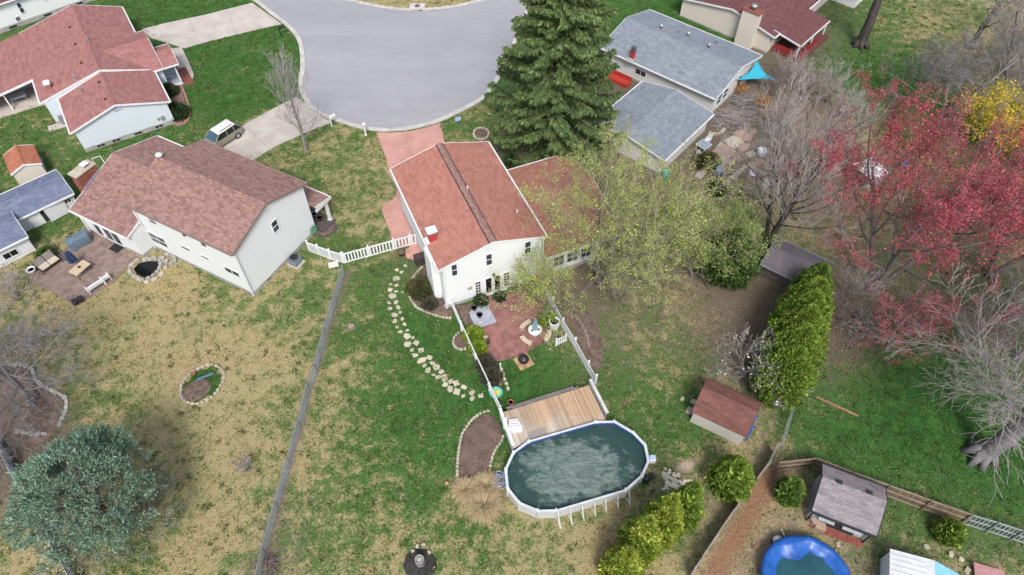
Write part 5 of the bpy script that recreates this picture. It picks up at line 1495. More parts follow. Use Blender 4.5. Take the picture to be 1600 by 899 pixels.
# white bench and chair
def wbench(label, loc, rz, w):
    r = thing('garden_bench', label, 'bench', loc, rz)
    for i in range(4): MB().boxv((-w / 2, -.26 + i * .13, .42), (w, 0, 0), (0, .115, 0), (0, 0, .03)).build('seat_slat', VINYL, r)
    for i in range(3): MB().boxv((-w / 2, .27 + i * .03, .5 + i * .13), (w, 0, 0), (0, .03, 0), (0, 0, .11)).build('back_slat', VINYL, r)
    for x in (-w / 2 + .04, w / 2 - .04):
        m = MB(); m.boxv((x - .03, -.26, 0), (.06, 0, 0), (0, .06, 0), (0, 0, .64)); m.boxv((x - .03, .24, 0), (.06, 0, 0), (0, .06, 0), (0, .08, .9)); m.boxv((x - .04, -.28, .6), (.08, 0, 0), (0, .56, 0), (0, 0, .04)); m.build('arm_frame', VINYL, r)
    return r
thb = dirpx(z8(700, 660), z8(840, 570))
g_ = G(*z8(775, 640), .4); wbench('long white slatted bench on the near edge of the brown patio', (*g_, .06), thb + math.pi, 1.5)
g_ = G(*z8(868, 572), .4); wbench('short white slatted seat at the upper end of the white bench', (*g_, .06), thb + math.pi, .7)
g_ = G(*z8(610, 785), .2)
BX = thing('tool_box', 'pair of black boxes on the lowest corner of the brown patio', 'box', (*g_, .06), .7)
for x in (-.24, .24): m = MB(); m.box((x, 0, 0), (.4, .42, .38)); m.box((x, 0, .39), (.42, .44, .05)); m.build('box', BLACK, BX, bevel=.02)
g_ = G(*z8(182, 505), .2); t_ = thing('flower_pot', 'white ceramic pot at the weedy end of the brown patio', 'pot', (*g_, .0)); MB().lathe((0, 0, 0), [(.24, 0), (.34, .4), (.38, .5), (.3, .5), (.27, .4)], 16).build('pot', VINYL, t_, True); MB().lathe((0, 0, .38), [(.28, 0), (.28, .02)], 12).build('soil', SOIL, t_)
g_ = G(*z8(975, 292)); DM = thing('door_mat', 'black mat by the patio doors of the big white house', 'mat', (*g_, .062), fL.th); m = MB(); m.boxv((-.55, -.4, 0), (1.1, 0, 0), (0, .8, 0), (0, 0, .025)); m.build('mat', BLACK, DM)
for i in range(5): MB().boxv((-.5, -.34 + i * .15, .025), (1.0, 0, 0), (0, .06, 0), (0, 0, .008)).build('tread', DARK, DM)
# air conditioner
AC = thing('air_conditioner', 'grey blue air conditioning unit at the foot of the tall blank gable', 'air conditioner', fL.w(6.45, .25, 0), fL.th)
MB().box((0, 0, 0), (1.15, 1.15, .1)).build('pad', CONC, AC)
m = MB(); m.box((0, 0, .1), (.84, .84, .72)); cab = m.build('cabinet', pmat('slate metal', (.12, .15, .19), (.09, .11, .14), 3, .5), AC, bevel=.02)
for s_ in range(7):
    MB().boxv((-.43, -.43, .18 + s_ * .085), (.86, 0, 0), (0, .86, 0), (0, 0, .02)).build('louvre', pmat('pale louvre', (.25, .29, .34), None) if 'pale louvre' not in bpy.data.materials else bpy.data.materials['pale louvre'], AC)
m = MB(); m.lathe((0, 0, .82), [(.36, 0), (.36, .03), (.3, .04), (.3, .01)], 20); m.lathe((0, 0, .83), [(.1, 0), (.08, .06)], 12)
for i in range(6): t = i * math.pi / 3; m.boxv((.1 * math.cos(t), .1 * math.sin(t), .835), (.24 * math.cos(t), .24 * math.sin(t), 0), (-.05 * math.sin(t), .05 * math.cos(t), .02), (0, 0, .01))
m.build('fan_grille', BLACK, AC)
# hose reel coil on wall
hw = fL.on(490, 363, 0, 5.75); h_ = thing('hose_coil', 'green garden hose coiled at the far end of the blank gable', 'hose', fL.w(5.9, hw[1], 0), fL.th)
m = MB(); pts = [(.05 * math.sin(i), .42 * math.cos(i * .5), .75 + .42 * math.sin(i * .5)) for i in range(60)]; m.path(pts, .035, 6); m.build('hose', pmat('green hose', (.03, .30, .17), None), h_)
m = MB(); m.box((-.1, 0, .2), (.12, .5, .9)); m.build('hanger', GALV, h_)
for k, (px_, py_, nm) in enumerate(((500, 343, 'dark round pot on the far porch of the white house'), (492, 337, 'blue pot beside the dark one on the far porch'))):
    t_ = thing('flower_pot', nm, 'pot', (*G(px_, py_, .3), .22)); MB().lathe((0, 0, 0), [(.2, 0), (.3, .35), (.33, .38), (.26, .38), (.24, .3)], 14).build('pot', pmat('brown pot', (.09, .05, .04), None) if k == 0 else pmat('blue pot', (.12, .2, .33), None), t_, True); MB().lathe((0, 0, .28), [(.25, 0), (.25, .02)], 12).build('soil', SOIL, t_)
# things by the vinyl gate
a = G(657, 405, .5); DB = thing('storage_box', 'dark brown storage box against the red roofed house by the gate', 'box', (*a, .05), fM.th)
m = MB(); m.box((0, 0, 0), (.62, 1.05, .82)); m.build('body', pmat('dark brown resin', (.07, .05, .048), (.05, .036, .035), 3, .6), DB, bevel=.02); m = MB(); m.box((0, 0, .83), (.68, 1.1, .09)); m.build('lid', bpy.data.materials['dark brown resin'], DB, bevel=.02)
t_ = thing('flower_pot', 'rusty brown pot just inside the vinyl gate', 'pot', (*G(627, 395, .2), 0)); MB().lathe((0, 0, 0), [(.3, 0), (.36, .3), (.39, .34), (.31, .34), (.28, .25)], 14).build('pot', pmat('rusty iron', (.10, .055, .04), None), t_, True); MB().lathe((0, 0, .24), [(.29, 0), (.29, .02)], 12).build('soil', SOIL, t_)
a = G(521, 414); t_ = thing('paving_slab', 'single pale square slab lying at the vinyl fence corner', 'slab', (*a, 0), .3); t_2 = MB(); t_2.box((0, 0, -.02), (.85, .62, .09)); t_2.build('slab', pmat('bleached concrete', (.62, .59, .55), (.52, .5, .47), 3), t_, bevel=.012)
t_ = thing('boulder', 'single round pale stone by the foot of the chimney chase', 'stone', (*G(699, 479), 0)); link('boulder', stone_mesh(random.Random(4), 'boulder', .5, .45, .3, STONE_G, 9), t_)

# ---------------------------------------------------------------- red patio
a = G(*z5(668, 495), .75)
RT = thing('table', 'round white stone table among the curved benches', 'table', (*a, .05))
m = MB(); m.lathe((0, 0, .68), [(.5, 0), (.56, .02), (.56, .08), (.5, .1)], 28); m.build('tabletop', pmat('white stone', (.68, .67, .64), (.58, .57, .55), 3, .6), RT, True)
MB().lathe((0, 0, 0), [(.28, 0), (.24, .08), (.13, .2), (.15, .5), (.24, .69)], 16).build('pedestal', STONE_G, RT, True)
for i in range(3):
    t = 2.2 * i + .4; t_ = thing('flower_pot', 'little black pot on the round white table, %s' % ('nearest the benches', 'nearest the fence', 'in front of the parasol')[i], 'pot', (a[0] + .3 * math.cos(t + 3.4), a[1] + .3 * math.sin(t + 3.4), .835)); MB().lathe((0, 0, 0), [(.05, 0), (.085, .1), (.06, .1)], 10).build('pot', BLACK, t_); MB().lathe((0, 0, .1), [(.055, 0), (.05, .02)], 8).build('soil', SOIL, t_)
u_ = closed_umbrella('closed pale blue parasol standing through the round white table', (a[0], a[1], .05), 2.15, SLATE, .17)
for nm, px_, py_, ang in (('curved stone bench on the house side of the round table', 618, 470, 2.1), ('curved stone bench nearest the fire pit', 625, 552, 3.75), ('curved stone bench nearest the white picket fence', 735, 530, 5.75)):
    cb = thing('curved_bench', nm, 'bench', (a[0], a[1], .05), ang if False else math.atan2(G(*z5(px_, py_), .4)[1] - a[1], G(*z5(px_, py_), .4)[0] - a[0]))
    m = MB(); N = 10; V = []
    for i in range(N + 1):
        t = -.48 + .96 * i / N
        for r_, z in ((.92, .36), (1.32, .36), (1.32, .46), (.92, .46)): V.append((r_ * math.cos(t), r_ * math.sin(t), z))
    F = [(i * 4 + j, (i + 1) * 4 + j, (i + 1) * 4 + (j + 1) % 4, i * 4 + (j + 1) % 4) for i in range(N) for j in range(4)] + [(0, 1, 2, 3), (N * 4 + 3, N * 4 + 2, N * 4 + 1, N * 4)]
    m.add(V, F); m.build('seat', pmat('buff stone bench', (.50, .42, .31), (.40, .33, .25), 2.5) if 'buff stone bench' not in bpy.data.materials else bpy.data.materials['buff stone bench'], cb, bevel=.015)
    for t in (-.34, .34): MB().box((1.12 * math.cos(t), 1.12 * math.sin(t), 0), (.3, .16, .36), t).build('leg', DARK if False else STONE_G, cb)
a = G(*z5(592, 705), .1)
FPt = thing('fire_pit', 'black domed fire pit on a square buff stone base', 'fire pit', (*a, 0), thm + .1)
SB_ = bpy.data.materials['buff stone bench']
for i in range(4):
    for j in range(4): MB().boxv((-.62 + i * .31 + .006, -.62 + j * .31 + .006, -.02), (.298, 0, 0), (0, .298, 0), (0, 0, .1)).build('paver', pmat('buff paver', (.40, .27, .15), (.32, .21, .12), 3, isl=.2) if 'buff paver' not in bpy.data.materials else bpy.data.materials['buff paver'], FPt)
m = MB(); m.lathe((0, 0, .08), [(.2, 0), (.36, .12), (.4, .3), (.42, .32)], 18); m.build('bowl', BLACK, FPt, True)
m = MB(); m.lathe((0, 0, .4), [(.41, 0), (.36, .16), (.22, .27), (.04, .31), (.03, .36)], 18); m.build('dome', BLACK, FPt, True)
a = G(*z5(795, 462), .3); WP = thing('planter', 'tall white planter at the picket fence beside the lime shrub', 'planter', (*a, 0), .3)
m = MB(); m.lathe((0, 0, 0), [(.34, 0), (.42, .75), (.46, .78), (.46, .84), (.38, .84), (.36, .7)], 8); m.build('pot', VINYL, WP); MB().lathe((0, 0, .68), [(.36, 0), (.36, .02)], 8).build('soil', SOIL, WP)
for t in range(8): MB().boxv((.4 * math.cos(t * .785 + .39) - .02, .4 * math.sin(t * .785 + .39) - .02, .05), (.04, 0, 0), (0, .04, 0), (.0, 0, .7)).build('rib', VINYL, WP)
a = G(*z5(425, 768), .3); SW = thing('planter', 'white swan shaped planter with a blue patch among the dark shrubs', 'planter', (*a, 0), 1.2)
m = MB(); m.lathe((0, 0, 0), [(.12, 0), (.3, .12), (.34, .3), (.24, .42), (.2, .34)], 14, sy=.65); m.build('body', VINYL, SW, True)
m = MB(); pts = [(.28, 0, .25), (.36, 0, .45), (.3, 0, .65), (.36, 0, .78), (.46, 0, .74)]
for p, q, r0, r1 in zip(pts[:-1], pts[1:], (.075, .06, .055, .065), (.06, .055, .06, .02)): m.tube(p, q, r0, r1, 8)
m.build('neck', VINYL, SW, True); m = MB(); m.boxv((-.3, -.14, .28), (.3, 0, 0), (0, .28, 0), (-.1, 0, .2)); m.build('tail', pmat('pale blue paint', (.32, .5, .62), None), SW, bevel=.04)
a = G(775, 613, .25); DS = thing('play_dish', 'round turquoise play dish with a yellow centre by the left picket fence', 'dish', (*a, 0))
m = MB(); m.lathe((0, 0, 0), [(.4, 0), (.5, .24), (.52, .26), (.44, .26), (.38, .16), (.0, .15)], 24); m.build('rim', pmat('turquoise plastic', (.10, .48, .44), None, 3, .4), DS, True)
m = MB(); m.lathe((0, 0, .165), [(.36, 0), (.34, .02)], 24); m.build('centre', pmat('yellow green plastic', (.62, .60, .10), (.30, .50, .20), 5, .4, contrast=.06), DS)
a = G(*z5(352, 572), .2); LG = thing('log_stool', 'stubby brown log stool with a dark side on the red patio', 'stool', (*a, .06)); MB().lathe((0, 0, 0), [(.2, 0), (.19, .42)], 10).build('log', BARK_D, LG); m = MB(); m.boxv((-.3, .05, .15), (.35, .1, .0), (-.1, .25, 0), (0, 0, .34)); m.build('cushion', pmat('tan cloth', (.42, .30, .2), None), LG, bevel=.04)
a = G(*z5(678, 235), .0); BF = thing('bird_feeder', 'red bird feeder on a thin pole beside the picket fence', 'bird feeder', (*a, 0)); MB().tube((0, 0, 0), (0, 0, 1.5), .02, .02, 6).build('pole', BLACK, BF); m = MB(); m.box((0, 0, 1.45), (.28, .28, .4)); m.boxv((-.22, -.2, 1.85), (.44, 0, 0), (0, .2, .14), (0, 0, .02)); m.boxv((-.22, .2, 1.85), (.44, 0, 0), (0, -.2, .14), (0, 0, .02)); m.build('box', pmat('red feeder', (.45, .09, .05), None), BF)

# urn in the mulch circle
a = G(657, 880); UR = thing('urn', 'grey stone urn standing in the dark mulch circle', 'urn', (*a, 0))
m = MB(); m.lathe((0, 0, 0), [(.3, 0), (.32, .1), (.22, .14), (.24, .55), (.3, .62), (.28, .68)], 18); m.build('base', pmat('dark grey stone', (.14, .14, .15), (.10, .10, .11), 4), UR, True)
m = MB(); m.lathe((0, 0, .68), [(.26, 0), (.3, .05), (.3, .12), (.24, .12), (.22, .06)], 18); m.lathe((0, 0, .72), [(.16, 0), (.16, .1), (.08, .13)], 12); m.build('bowl', STONE_G, UR, True)
for i, (px_, py_) in enumerate(((662, 852), (652, 855), (671, 864), (645, 862))):
    o_ = thing('boulder', ('pale stone at the top of the dark mulch circle', 'small pale stone left of the topmost one by the urn', 'pale stone right of the urn', 'pale stone at the upper left of the mulch circle')[i], 'stone', (*G(px_, py_), .03)); link('boulder', stone_mesh(random.Random(i), 'boulder', .26, .2, .14, STONE, 7), o_, None, i * 1.1)
a = G(698.5, 756); BLl = thing('ball', 'small orange ball on the lawn left of the planting bed', 'ball', (*a, 0)); MB().lathe((0, 0, 0), [(.02, 0), (.11, .05), (.14, .14), (.11, .23), (.02, .28)], 14).build('ball', pmat('faded orange', (.48, .26, .12), None, 4), BLl, True)
a = G(549, 511); TS = thing('tree_stump', 'low cut tree stump in the lawn by the chain link fence', 'stump', (*a, 0)); MB().lathe((0, 0, 0), [(.36, 0), (.3, .08), (.27, .16)], 12).build('stump', BARK_G, TS); MB().lathe((0, 0, .16), [(.25, 0), (.22, .02)], 12).build('cut_face', pmat('cut wood', (.34, .25, .19), (.22, .16, .13), 6), TS)
a, b = G(305, 595, .2), G(333, 584, .2); PP = thing('pipe', 'blue pipes lying in the egg shaped stone ring', 'pipe', (*a, .1))
for k in range(2): MB().tube((0, k * .16, .05), (b[0] - a[0], b[1] - a[1] + k * .1, .07), .03, .03, 8).build('pipe', pmat('blue pipe', (.10, .18, .34), None, 3, .4) if k == 0 else bpy.data.materials['blue pipe'], PP)
t_ = thing('flower_pot', 'orange clay pot at the top of the egg shaped ring', 'pot', (*G(304, 586), .06)); MB().lathe((0, 0, 0), [(.12, 0), (.18, .22), (.14, .22)], 12).build('pot', TERRA, t_)
a, b = G(1275, 622), G(1340, 652); PB = thing('board', 'long orange brown board lying on the green lawn', 'board', (*a, 0)); m = MB(); d = np.array(b) - np.array(a); n_ = np.array([-d[1], d[0]]) / np.linalg.norm(d) * .16; m.boxv((0, 0, .0), (d[0], d[1], .02), (n_[0], n_[1], 0), (0, 0, .06)); m.build('board', pmat('orange brown wood', (.36, .19, .12), (.27, .15, .10), 2), PB)

# ---------------------------------------------------------------- parked car
a, b = G(330, 222), G(372, 195)
thc = math.atan2(b[1] - a[1], b[0] - a[0])
cc = G(345, 214, .7)
CAR = thing('parked_car', 'small champagne SUV parked on the pale driveway behind the brown roof', 'car', (*cc, .055), thc)
PAINT = pmat('champagne car paint', (.34, .33, .25), (.31, .30, .23), 1, .3, .6, .5, fine=.04)
# x forward is the left end in the photograph: windscreen towards -x
ST_ = [(-2.15, .42, .62, .74), (-2.05, .30, .80, .80), (-1.2, .26, .95, .86), (-.9, .26, .98, .87), (1.3, .26, 1.0, .87), (1.95, .28, 1.0, .85), (2.12, .38, .95, .80)]
m = MB(); V = []
for x, z0, z1, hw_ in ST_:
    V += [(x, -hw_ * .94, z0), (x, -hw_, (z0 + z1) * .5), (x, -hw_ * .95, z1 - .05), (x, -hw_ * .8, z1), (x, hw_ * .8, z1), (x, hw_ * .95, z1 - .05), (x, hw_, (z0 + z1) * .5), (x, hw_ * .94, z0)]
k = len(ST_)
F = [(s * 8 + i, (s + 1) * 8 + i, (s + 1) * 8 + (i + 1) % 8, s * 8 + (i + 1) % 8) for s in range(k - 1) for i in range(8)] + [tuple(range(8)), tuple(range((k - 1) * 8, k * 8))[::-1]]
m.add(V, [f[::-1] for f in F]); m.build('body', PAINT, CAR, True, bevel=.03)
CB = [(-1.15, .97, .80), (-.45, 1.55, .66), (1.35, 1.58, .66), (2.0, 1.0, .78)]
V = []
for x, z, hw_ in CB: V += [(x, -hw_, z), (x, hw_, z)]
lowb = [(-1.15, .90), (2.05, .90)]
m = MB()
V = [(-1.15, -.8, .95), (2.05, -.8, .97), (2.05, .8, .97), (-1.15, .8, .95), (-.42, -.66, 1.52), (1.55, -.66, 1.56), (1.55, .66, 1.56), (-.42, .66, 1.52)]
m.add(V, [(0, 1, 5, 4), (1, 2, 6, 5), (2, 3, 7, 6), (3, 0, 4, 7)]); m.build('window', pmat('tinted car glass', (.02, .025, .03), None, 3, .08, .6), CAR)
m = MB(); m.add([(-.5, -.69, 1.5), (1.62, -.69, 1.53), (1.62, .69, 1.53), (-.5, .69, 1.5), (-.3, -.6, 1.62), (1.4, -.6, 1.64), (1.4, .6, 1.64), (-.3, .6, 1.62)], [(4, 5, 6, 7), (0, 1, 5, 4), (1, 2, 6, 5), (2, 3, 7, 6), (3, 0, 4, 7), (3, 2, 1, 0)])
m.build('roof', pmat('silver car paint', (.68, .68, .63), None, 1, .4, .5, .0, fine=.03), CAR, True, bevel=.03)
for (x0_, z0_), (x1_, z1_) in (((-1.17, .95), (-.44, 1.53)), ((.35, .96), (.4, 1.53)), ((1.2, .96), (1.2, 1.54)), ((2.07, .97), (1.57, 1.55))):
    for sy in (-1, 1):
        MB().tube((x0_, sy * .81, z0_), (x1_, sy * .675, z1_), .045, .045, 6).build('pillar', PAINT, CAR)
m = MB(); m.add([(-1.12, -.74, .985), (-1.12, .74, .985), (-.5, .62, 1.5), (-.5, -.62, 1.5)], [(0, 1, 2, 3)])
for v_ in range(4): x, y, z = m.v[v_]; m.v[v_] = (x - .03, y, z + .015)
m.build('windscreen', pmat('blue tinted windscreen', (.05, .105, .145), None, 2, .06, .6), CAR)
for sx in (-1.3, 1.35):
    for sy in (-1, 1):
        w_ = MB().tube((sx, sy * .68, .33), (sx, sy * .90, .33), .34, .34, 18).build('wheel', pmat('tyre', (.025, .025, .027), None, 3) if 'tyre' not in bpy.data.materials else bpy.data.materials['tyre'], CAR, bevel=.03)
        m = MB(); m.tube((sx, sy * .89, .33), (sx, sy * .91, .33), .21, .2, 14); m.build('rim', GALV, w_)
for sy in (-1, 1):
    m = MB(); m.box((-2.08, sy * .62, .62), (.14, .3, .14)); m.build('headlight', VINYL, CAR, bevel=.03)
    m = MB(); m.box((2.1, sy * .7, .75), (.1, .18, .28)); m.build('tail_light', pmat('red lens', (.3, .01, .01), None, 3, .3) if sy < 0 else bpy.data.materials['red lens'], CAR, bevel=.02)
    m = MB(); m.box((-.85, sy * .92, .98), (.14, .2, .14)); m.build('wing_mirror', PAINT, CAR, bevel=.03)
    m = MB(); m.boxv((-.2, sy * .6, 1.65), (1.5, 0, .0), (0, .03, 0), (0, 0, .05)); m.build('roof_rail', BLACK, CAR)
m = MB(); m.box((-2.17, 0, .36), (.1, 1.5, .2)); m.build('bumper', BLACK, CAR, bevel=.03); m = MB(); m.box((2.14, 0, .4), (.1, 1.5, .22)); m.build('bumper', BLACK, CAR, bevel=.03)

# ---------------------------------------------------------------- street things
def mailbox(label, base, rz, mat, h=1.05):
    r = thing('mailbox', label, 'mailbox', (*base, 0), rz)
    m = MB(); m.box((0, 0, 0), (.11, .11, h + .3)); m.build('post', mat, r); MB().boxv((-.1, -.05, h - .08), (.7, 0, 0), (0, .1, 0), (0, 0, .08)).build('arm', mat, r)
    m = MB(); V = []; prof = [(-.13, 0), (.13, 0), (.13, .16), (.09, .25), (0, .28), (-.09, .25), (-.13, .16)]
    for x in (.05, .62): V += [(x, y, h + z) for y, z in prof]
    m.add(V, [tuple(range(7))[::-1], tuple(range(7, 14))] + [(i, (i + 1) % 7, 7 + (i + 1) % 7, 7 + i) for i in range(7)]); m.build('box', mat, r)
    m = MB(); m.boxv((.62, -.12, h + .01), (.012, 0, 0), (0, .24, 0), (0, 0, .23)); m.build('door', mat, r); m = MB(); m.boxv((.3, -.15, h + .12), (.03, 0, 0), (0, .015, 0), (0, 0, .2)); m.build('flag', REDBR, r)
    return r
mailbox('black mailbox on a post between the kerb and the bright green lawn', G(439.5, 58), dirpx((440, 50), (456, 44)), BLACK)
mailbox('white mailbox on a post where the pale driveway meets the kerb', G(518.5, 198), dirpx((518, 190), (530, 184)), WHITE)
a = G(572, 211.5); LP_ = thing('lamp_post', 'short white lamp post at the kerb left of the pink driveway', 'lamp post', (*a, 0))
m = MB(); m.box((0, 0, 0), (.13, .13, 1.15)); m.box((0, 0, 0), (.2, .2, .15)); m.build('post', WHITE, LP_)
m = MB(); m.lathe((0, 0, 1.15), [(.1, 0), (.16, .28), (.2, .3), (.02, .46)], 8); m.build('lantern', VINYL, LP_)
a = G(716, 193); SG = thing('yard_sign', 'small light blue yard sign on two stakes at the kerb', 'sign', (*a, 0), .4)
m = MB(); m.box((0, 0, .3), (.62, .03, .5)); m.build('panel', pmat('light blue sign', (.28, .45, .68), (.36, .52, .72), 5), SG)
for x in (-.2, .2): MB().tube((x, 0, 0), (x, 0, .35), .012, .012, 6).build('stake', GALV, SG)
a = G(652, 12); DR = thing('storm_drain', 'concrete storm drain with a round lid on the far kerb', 'drain', (*a, 0))
m = MB(); m.box((0, 0, 0), (1.9, 1.5, .16)); m.build('slab', KERB, DR, bevel=.02); m = MB(); m.lathe((0, .1, .16), [(.34, 0), (.34, .03), (.3, .035)], 18); m.build('lid', pmat('iron lid', (.12, .10, .09), None), DR); m = MB(); m.box((0, -.77, .02), (1.5, .05, .1)); m.build('inlet', DARK, DR)

# rear porch of the rose roofed house
a = fT.w(2.0, 8.7, .1); t_ = thing('table', 'pale blue porch table under the rose red roof', 'table', a, fT.th); MB().boxv((-.5, -.8, .68), (1, 0, 0), (0, 1.6, 0), (0, 0, .05)).build('tabletop', pmat('pale blue metal', (.38, .46, .53), None), t_)
for x in (-.4, .4):
    for y in (-.7, .7): MB().tube((x, y, 0), (x, y, .68), .025, .025, 6).build('leg', GALV, t_)
a = fT.w(2.6, 11.6, .1); t_ = thing('armchair', 'black porch armchair under the rose red roof', 'chair', a, fT.th + .3)
m = MB(); m.box((0, 0, .1), (.8, .8, .35)); m.build('seat', BLACK, t_, bevel=.05); m = MB(); m.boxv((.25, -.4, .4), (.2, 0, 0), (0, .8, 0), (.12, 0, .6)); m.build('backrest', BLACK, t_, bevel=.05)
for y in (-.4, .33): m = MB(); m.boxv((-.35, y, .4), (.7, 0, 0), (0, .09, 0), (0, 0, .22)); m.build('armrest', BLACK, t_, bevel=.02)
a = fT.w(-2.6, -5.9, .15); t_ = thing('garden_bench', 'pale blue bench on the front porch of the rose roofed house', 'bench', a, fT.th)
for i in range(3): MB().boxv((-.2 + i * .15, -.55, .42), (.13, 0, 0), (0, 1.1, 0), (0, 0, .03)).build('seat_slat', bpy.data.materials['pale blue metal'], t_)
for y in (-.5, .44): MB().boxv((-.2, y, 0), (.06, 0, 0), (0, .06, 0), (0, 0, .42)).build('leg', GALV, t_); MB().boxv((.2, y, 0), (.06, 0, 0), (0, .06, 0), (0, 0, .8)).build('leg', GALV, t_)
MB().boxv((.22, -.55, .6), (.04, 0, 0), (0, 1.1, 0), (0, 0, .22)).build('backrest', bpy.data.materials['pale blue metal'], t_)

# ---------------------------------------------------------------- behind the grey roofed house
mt_, t, b = new_mat('turquoise sail cloth'); b.inputs['Base Color'].default_value = (.025, .33, .45, 1); b.inputs['Roughness'].default_value = .7; b.inputs['Subsurface Weight'].default_value = 0
SAIL = thing('shade_sail', 'turquoise shade sail stretched off the corner of the grey roof', 'shade sail', (*G(1182, 112, 1.8), 0))
so = SAIL.location
C4 = [G3(1183, 93, 2.5), G3(1151, 125, 2.3), G3(1193, 121, 1.5), G3(1216, 127, 1.3)]
m = MB(); N = 10; V = []
A_, B_, C_, D_ = (np.array(c) - np.array([so.x, so.y, 0]) for c in (C4[0], C4[1], C4[2], C4[3]))
for i in range(N + 1):
    for j in range(N + 1):
        u, v_ = i / N, j / N
        p = (A_ * (1 - u) + D_ * u) * (1 - v_) + (B_ * (1 - u) + C_ * u) * v_
        q = np.array([0, 0, -.7]) * (u * (1 - u) * 2 + v_ * (1 - v_)) * .55 + (A_ + B_ + C_ + D_) / 4 * 0
        ctr = (A_ + B_ + C_ + D_) / 4
        pin = 1 - .25 * (u * (1 - u) * 4 * (abs(v_ - .5) * 2) ** 2 + v_ * (1 - v_) * 4 * (abs(u - .5) * 2) ** 2)
        V.append(tuple(ctr + (p - ctr) * pin + q))
F = [(i * (N + 1) + j, (i + 1) * (N + 1) + j, (i + 1) * (N + 1) + j + 1, i * (N + 1) + j + 1) for i in range(N) for j in range(N)]
m.add(V, F); o_ = m.build('sail', mt_, SAIL, True); md = o_.modifiers.new('thickness', 'SOLIDIFY'); md.thickness = .015
MB().tube((D_[0], D_[1], 0), (D_[0], D_[1], 1.75), .05, .05, 8).build('pole', GALV, SAIL); MB().tube((C_[0], C_[1], 0), (C_[0], C_[1], 1.55), .05, .05, 8).build('pole', GALV, SAIL)


def gchair(label, loc, rz, mat=VINYL):
    r = thing('garden_chair', label, 'chair', loc, rz)
    m = MB(); m.boxv((-.24, -.25, .4), (.48, 0, 0), (0, .5, 0), (0, 0, .04)); m.build('seat', mat, r)
    for i in range(5): MB().boxv((-.24 + i * .1, .24, .44), (.075, 0, 0), (0, .025, 0), (0, .12, .5)).build('back_slat', mat, r)
    for x in (-.24, .21):
        for y in (-.25, .22): MB().boxv((x, y, 0), (.035, 0, 0), (0, .035, 0), (0, 0, .42 if y > 0 else .62)).build('leg', mat, r)
        MB().boxv((x, -.25, .62), (.045, 0, 0), (0, .55, 0), (0, 0, .03)).build('armrest', mat, r)
    return r
a = G(1100, 226, .7); t_ = thing('table', 'square glass topped garden table by the grey garage wall', 'table', (*a, 0), .75)
m = MB(); m.boxv((-.55, -.55, .7), (1.1, 0, 0), (0, 1.1, 0), (0, 0, .02)); m.build('glass_top', pmat('blue grey glass', (.28, .36, .42), None, 2, .15, .6), t_)
m = MB()
for o1, d1_ in (((-.58, -.58, .68), (1.16, 0, 0)), ((-.58, .53, .68), (1.16, 0, 0))): m.boxv(o1, d1_, (0, .05, 0), (0, 0, .05))
for o1 in ((-.58, -.53, .681), (.53, -.53, .681)): m.boxv(o1, (.05, 0, 0), (0, 1.06, 0), (0, 0, .048))
m.build('frame', VINYL, t_)
for x in (-.5, .46):
    for y in (-.5, .46): MB().boxv((x, y, 0), (.04, 0, 0), (0, .04, 0), (0, 0, .68)).build('leg', VINYL, t_)
gchair('white slatted chair on the far side of the glass garden table', (*G(1106, 219, .4), 0), 2.4 + math.pi)
gchair('white slatted chair on the near side of the glass garden table', (*G(1093, 240, .4), 0), 2.4)
gchair('white folding chair lying by the stone wall near the tree trunks', (*G(1176, 274, .3), 0), 1.0)
gchair('white folding chair nearest the double trunk of the leaning tree', (*G(1196, 292, .3), 0), .2)
for i, (px_, py_, lab, mt2) in enumerate(((1124, 267, 'blue plastic tub among the brown flagstones', (.12, .27, .52)), (1040, 272, 'teal barrel below the corner of the grey garage', (.03, .38, .36)), (1190, 238, 'white tub half hidden behind the bare branches', (.6, .66, .7)), (1414, 259, 'blue drum under the red maple crown, nearer the white canopy', (.08, .14, .5)), (1498, 318, 'blue drum under the red maple crown, nearer the right edge', (.06, .12, .55)), (1588, 328, 'white tub at the right edge beneath the red crown', (.7, .7, .7)))):
    t_ = thing('tub' if i in (0, 2, 5) else 'barrel', lab, 'tub' if i in (0, 2, 5) else 'barrel', (*G(px_, py_, .4), 0)); q = .34 if i != 2 else .45
    m = MB(); m.lathe((0, 0, 0), [(q * .85, 0), (q, .25), (q, .6), (q * .95, .75), (q * .8, .75), (q * .75, .65)], 16); m.build('body', pmat('plastic %s' % lab.split()[0] if i < 4 else 'plastic drum %d' % i, mt2, None, 2, .4), t_, True)
    m = MB(); m.lathe((0, 0, .5), [(q * 1.03, 0), (q * 1.03, .05)], 16); m.build('band', GALV, t_)
a = G(1362, 262, 1.6); CN = thing('canopy', 'white square garden canopy seen through the red maple crown', 'canopy', (*a, 0), .4)
m = MB(); m.add([(-1.2, -1.2, 1.5), (1.2, -1.2, 1.5), (1.2, 1.2, 1.5), (-1.2, 1.2, 1.5), (0, 0, 1.95)], [(0, 1, 4), (1, 2, 4), (2, 3, 4), (3, 0, 4), (3, 2, 1, 0)]); m.build('roof', VINYL, CN)
for x in (-1.15, 1.15):
    for y in (-1.15, 1.15): MB().tube((x, y, 0), (x, y, 1.5), .04, .04, 6).build('leg', GALV, CN)
m = MB(); m.boxv((-1.1, -.9, 0), (2.2, 0, 0), (0, .1, 0), (0, 0, 1.3)); m.build('side_panel', pmat('lilac cloth', (.5, .47, .55), None), CN)
WRK = pmat('patch of white siding', (.7, .7, .72), None)

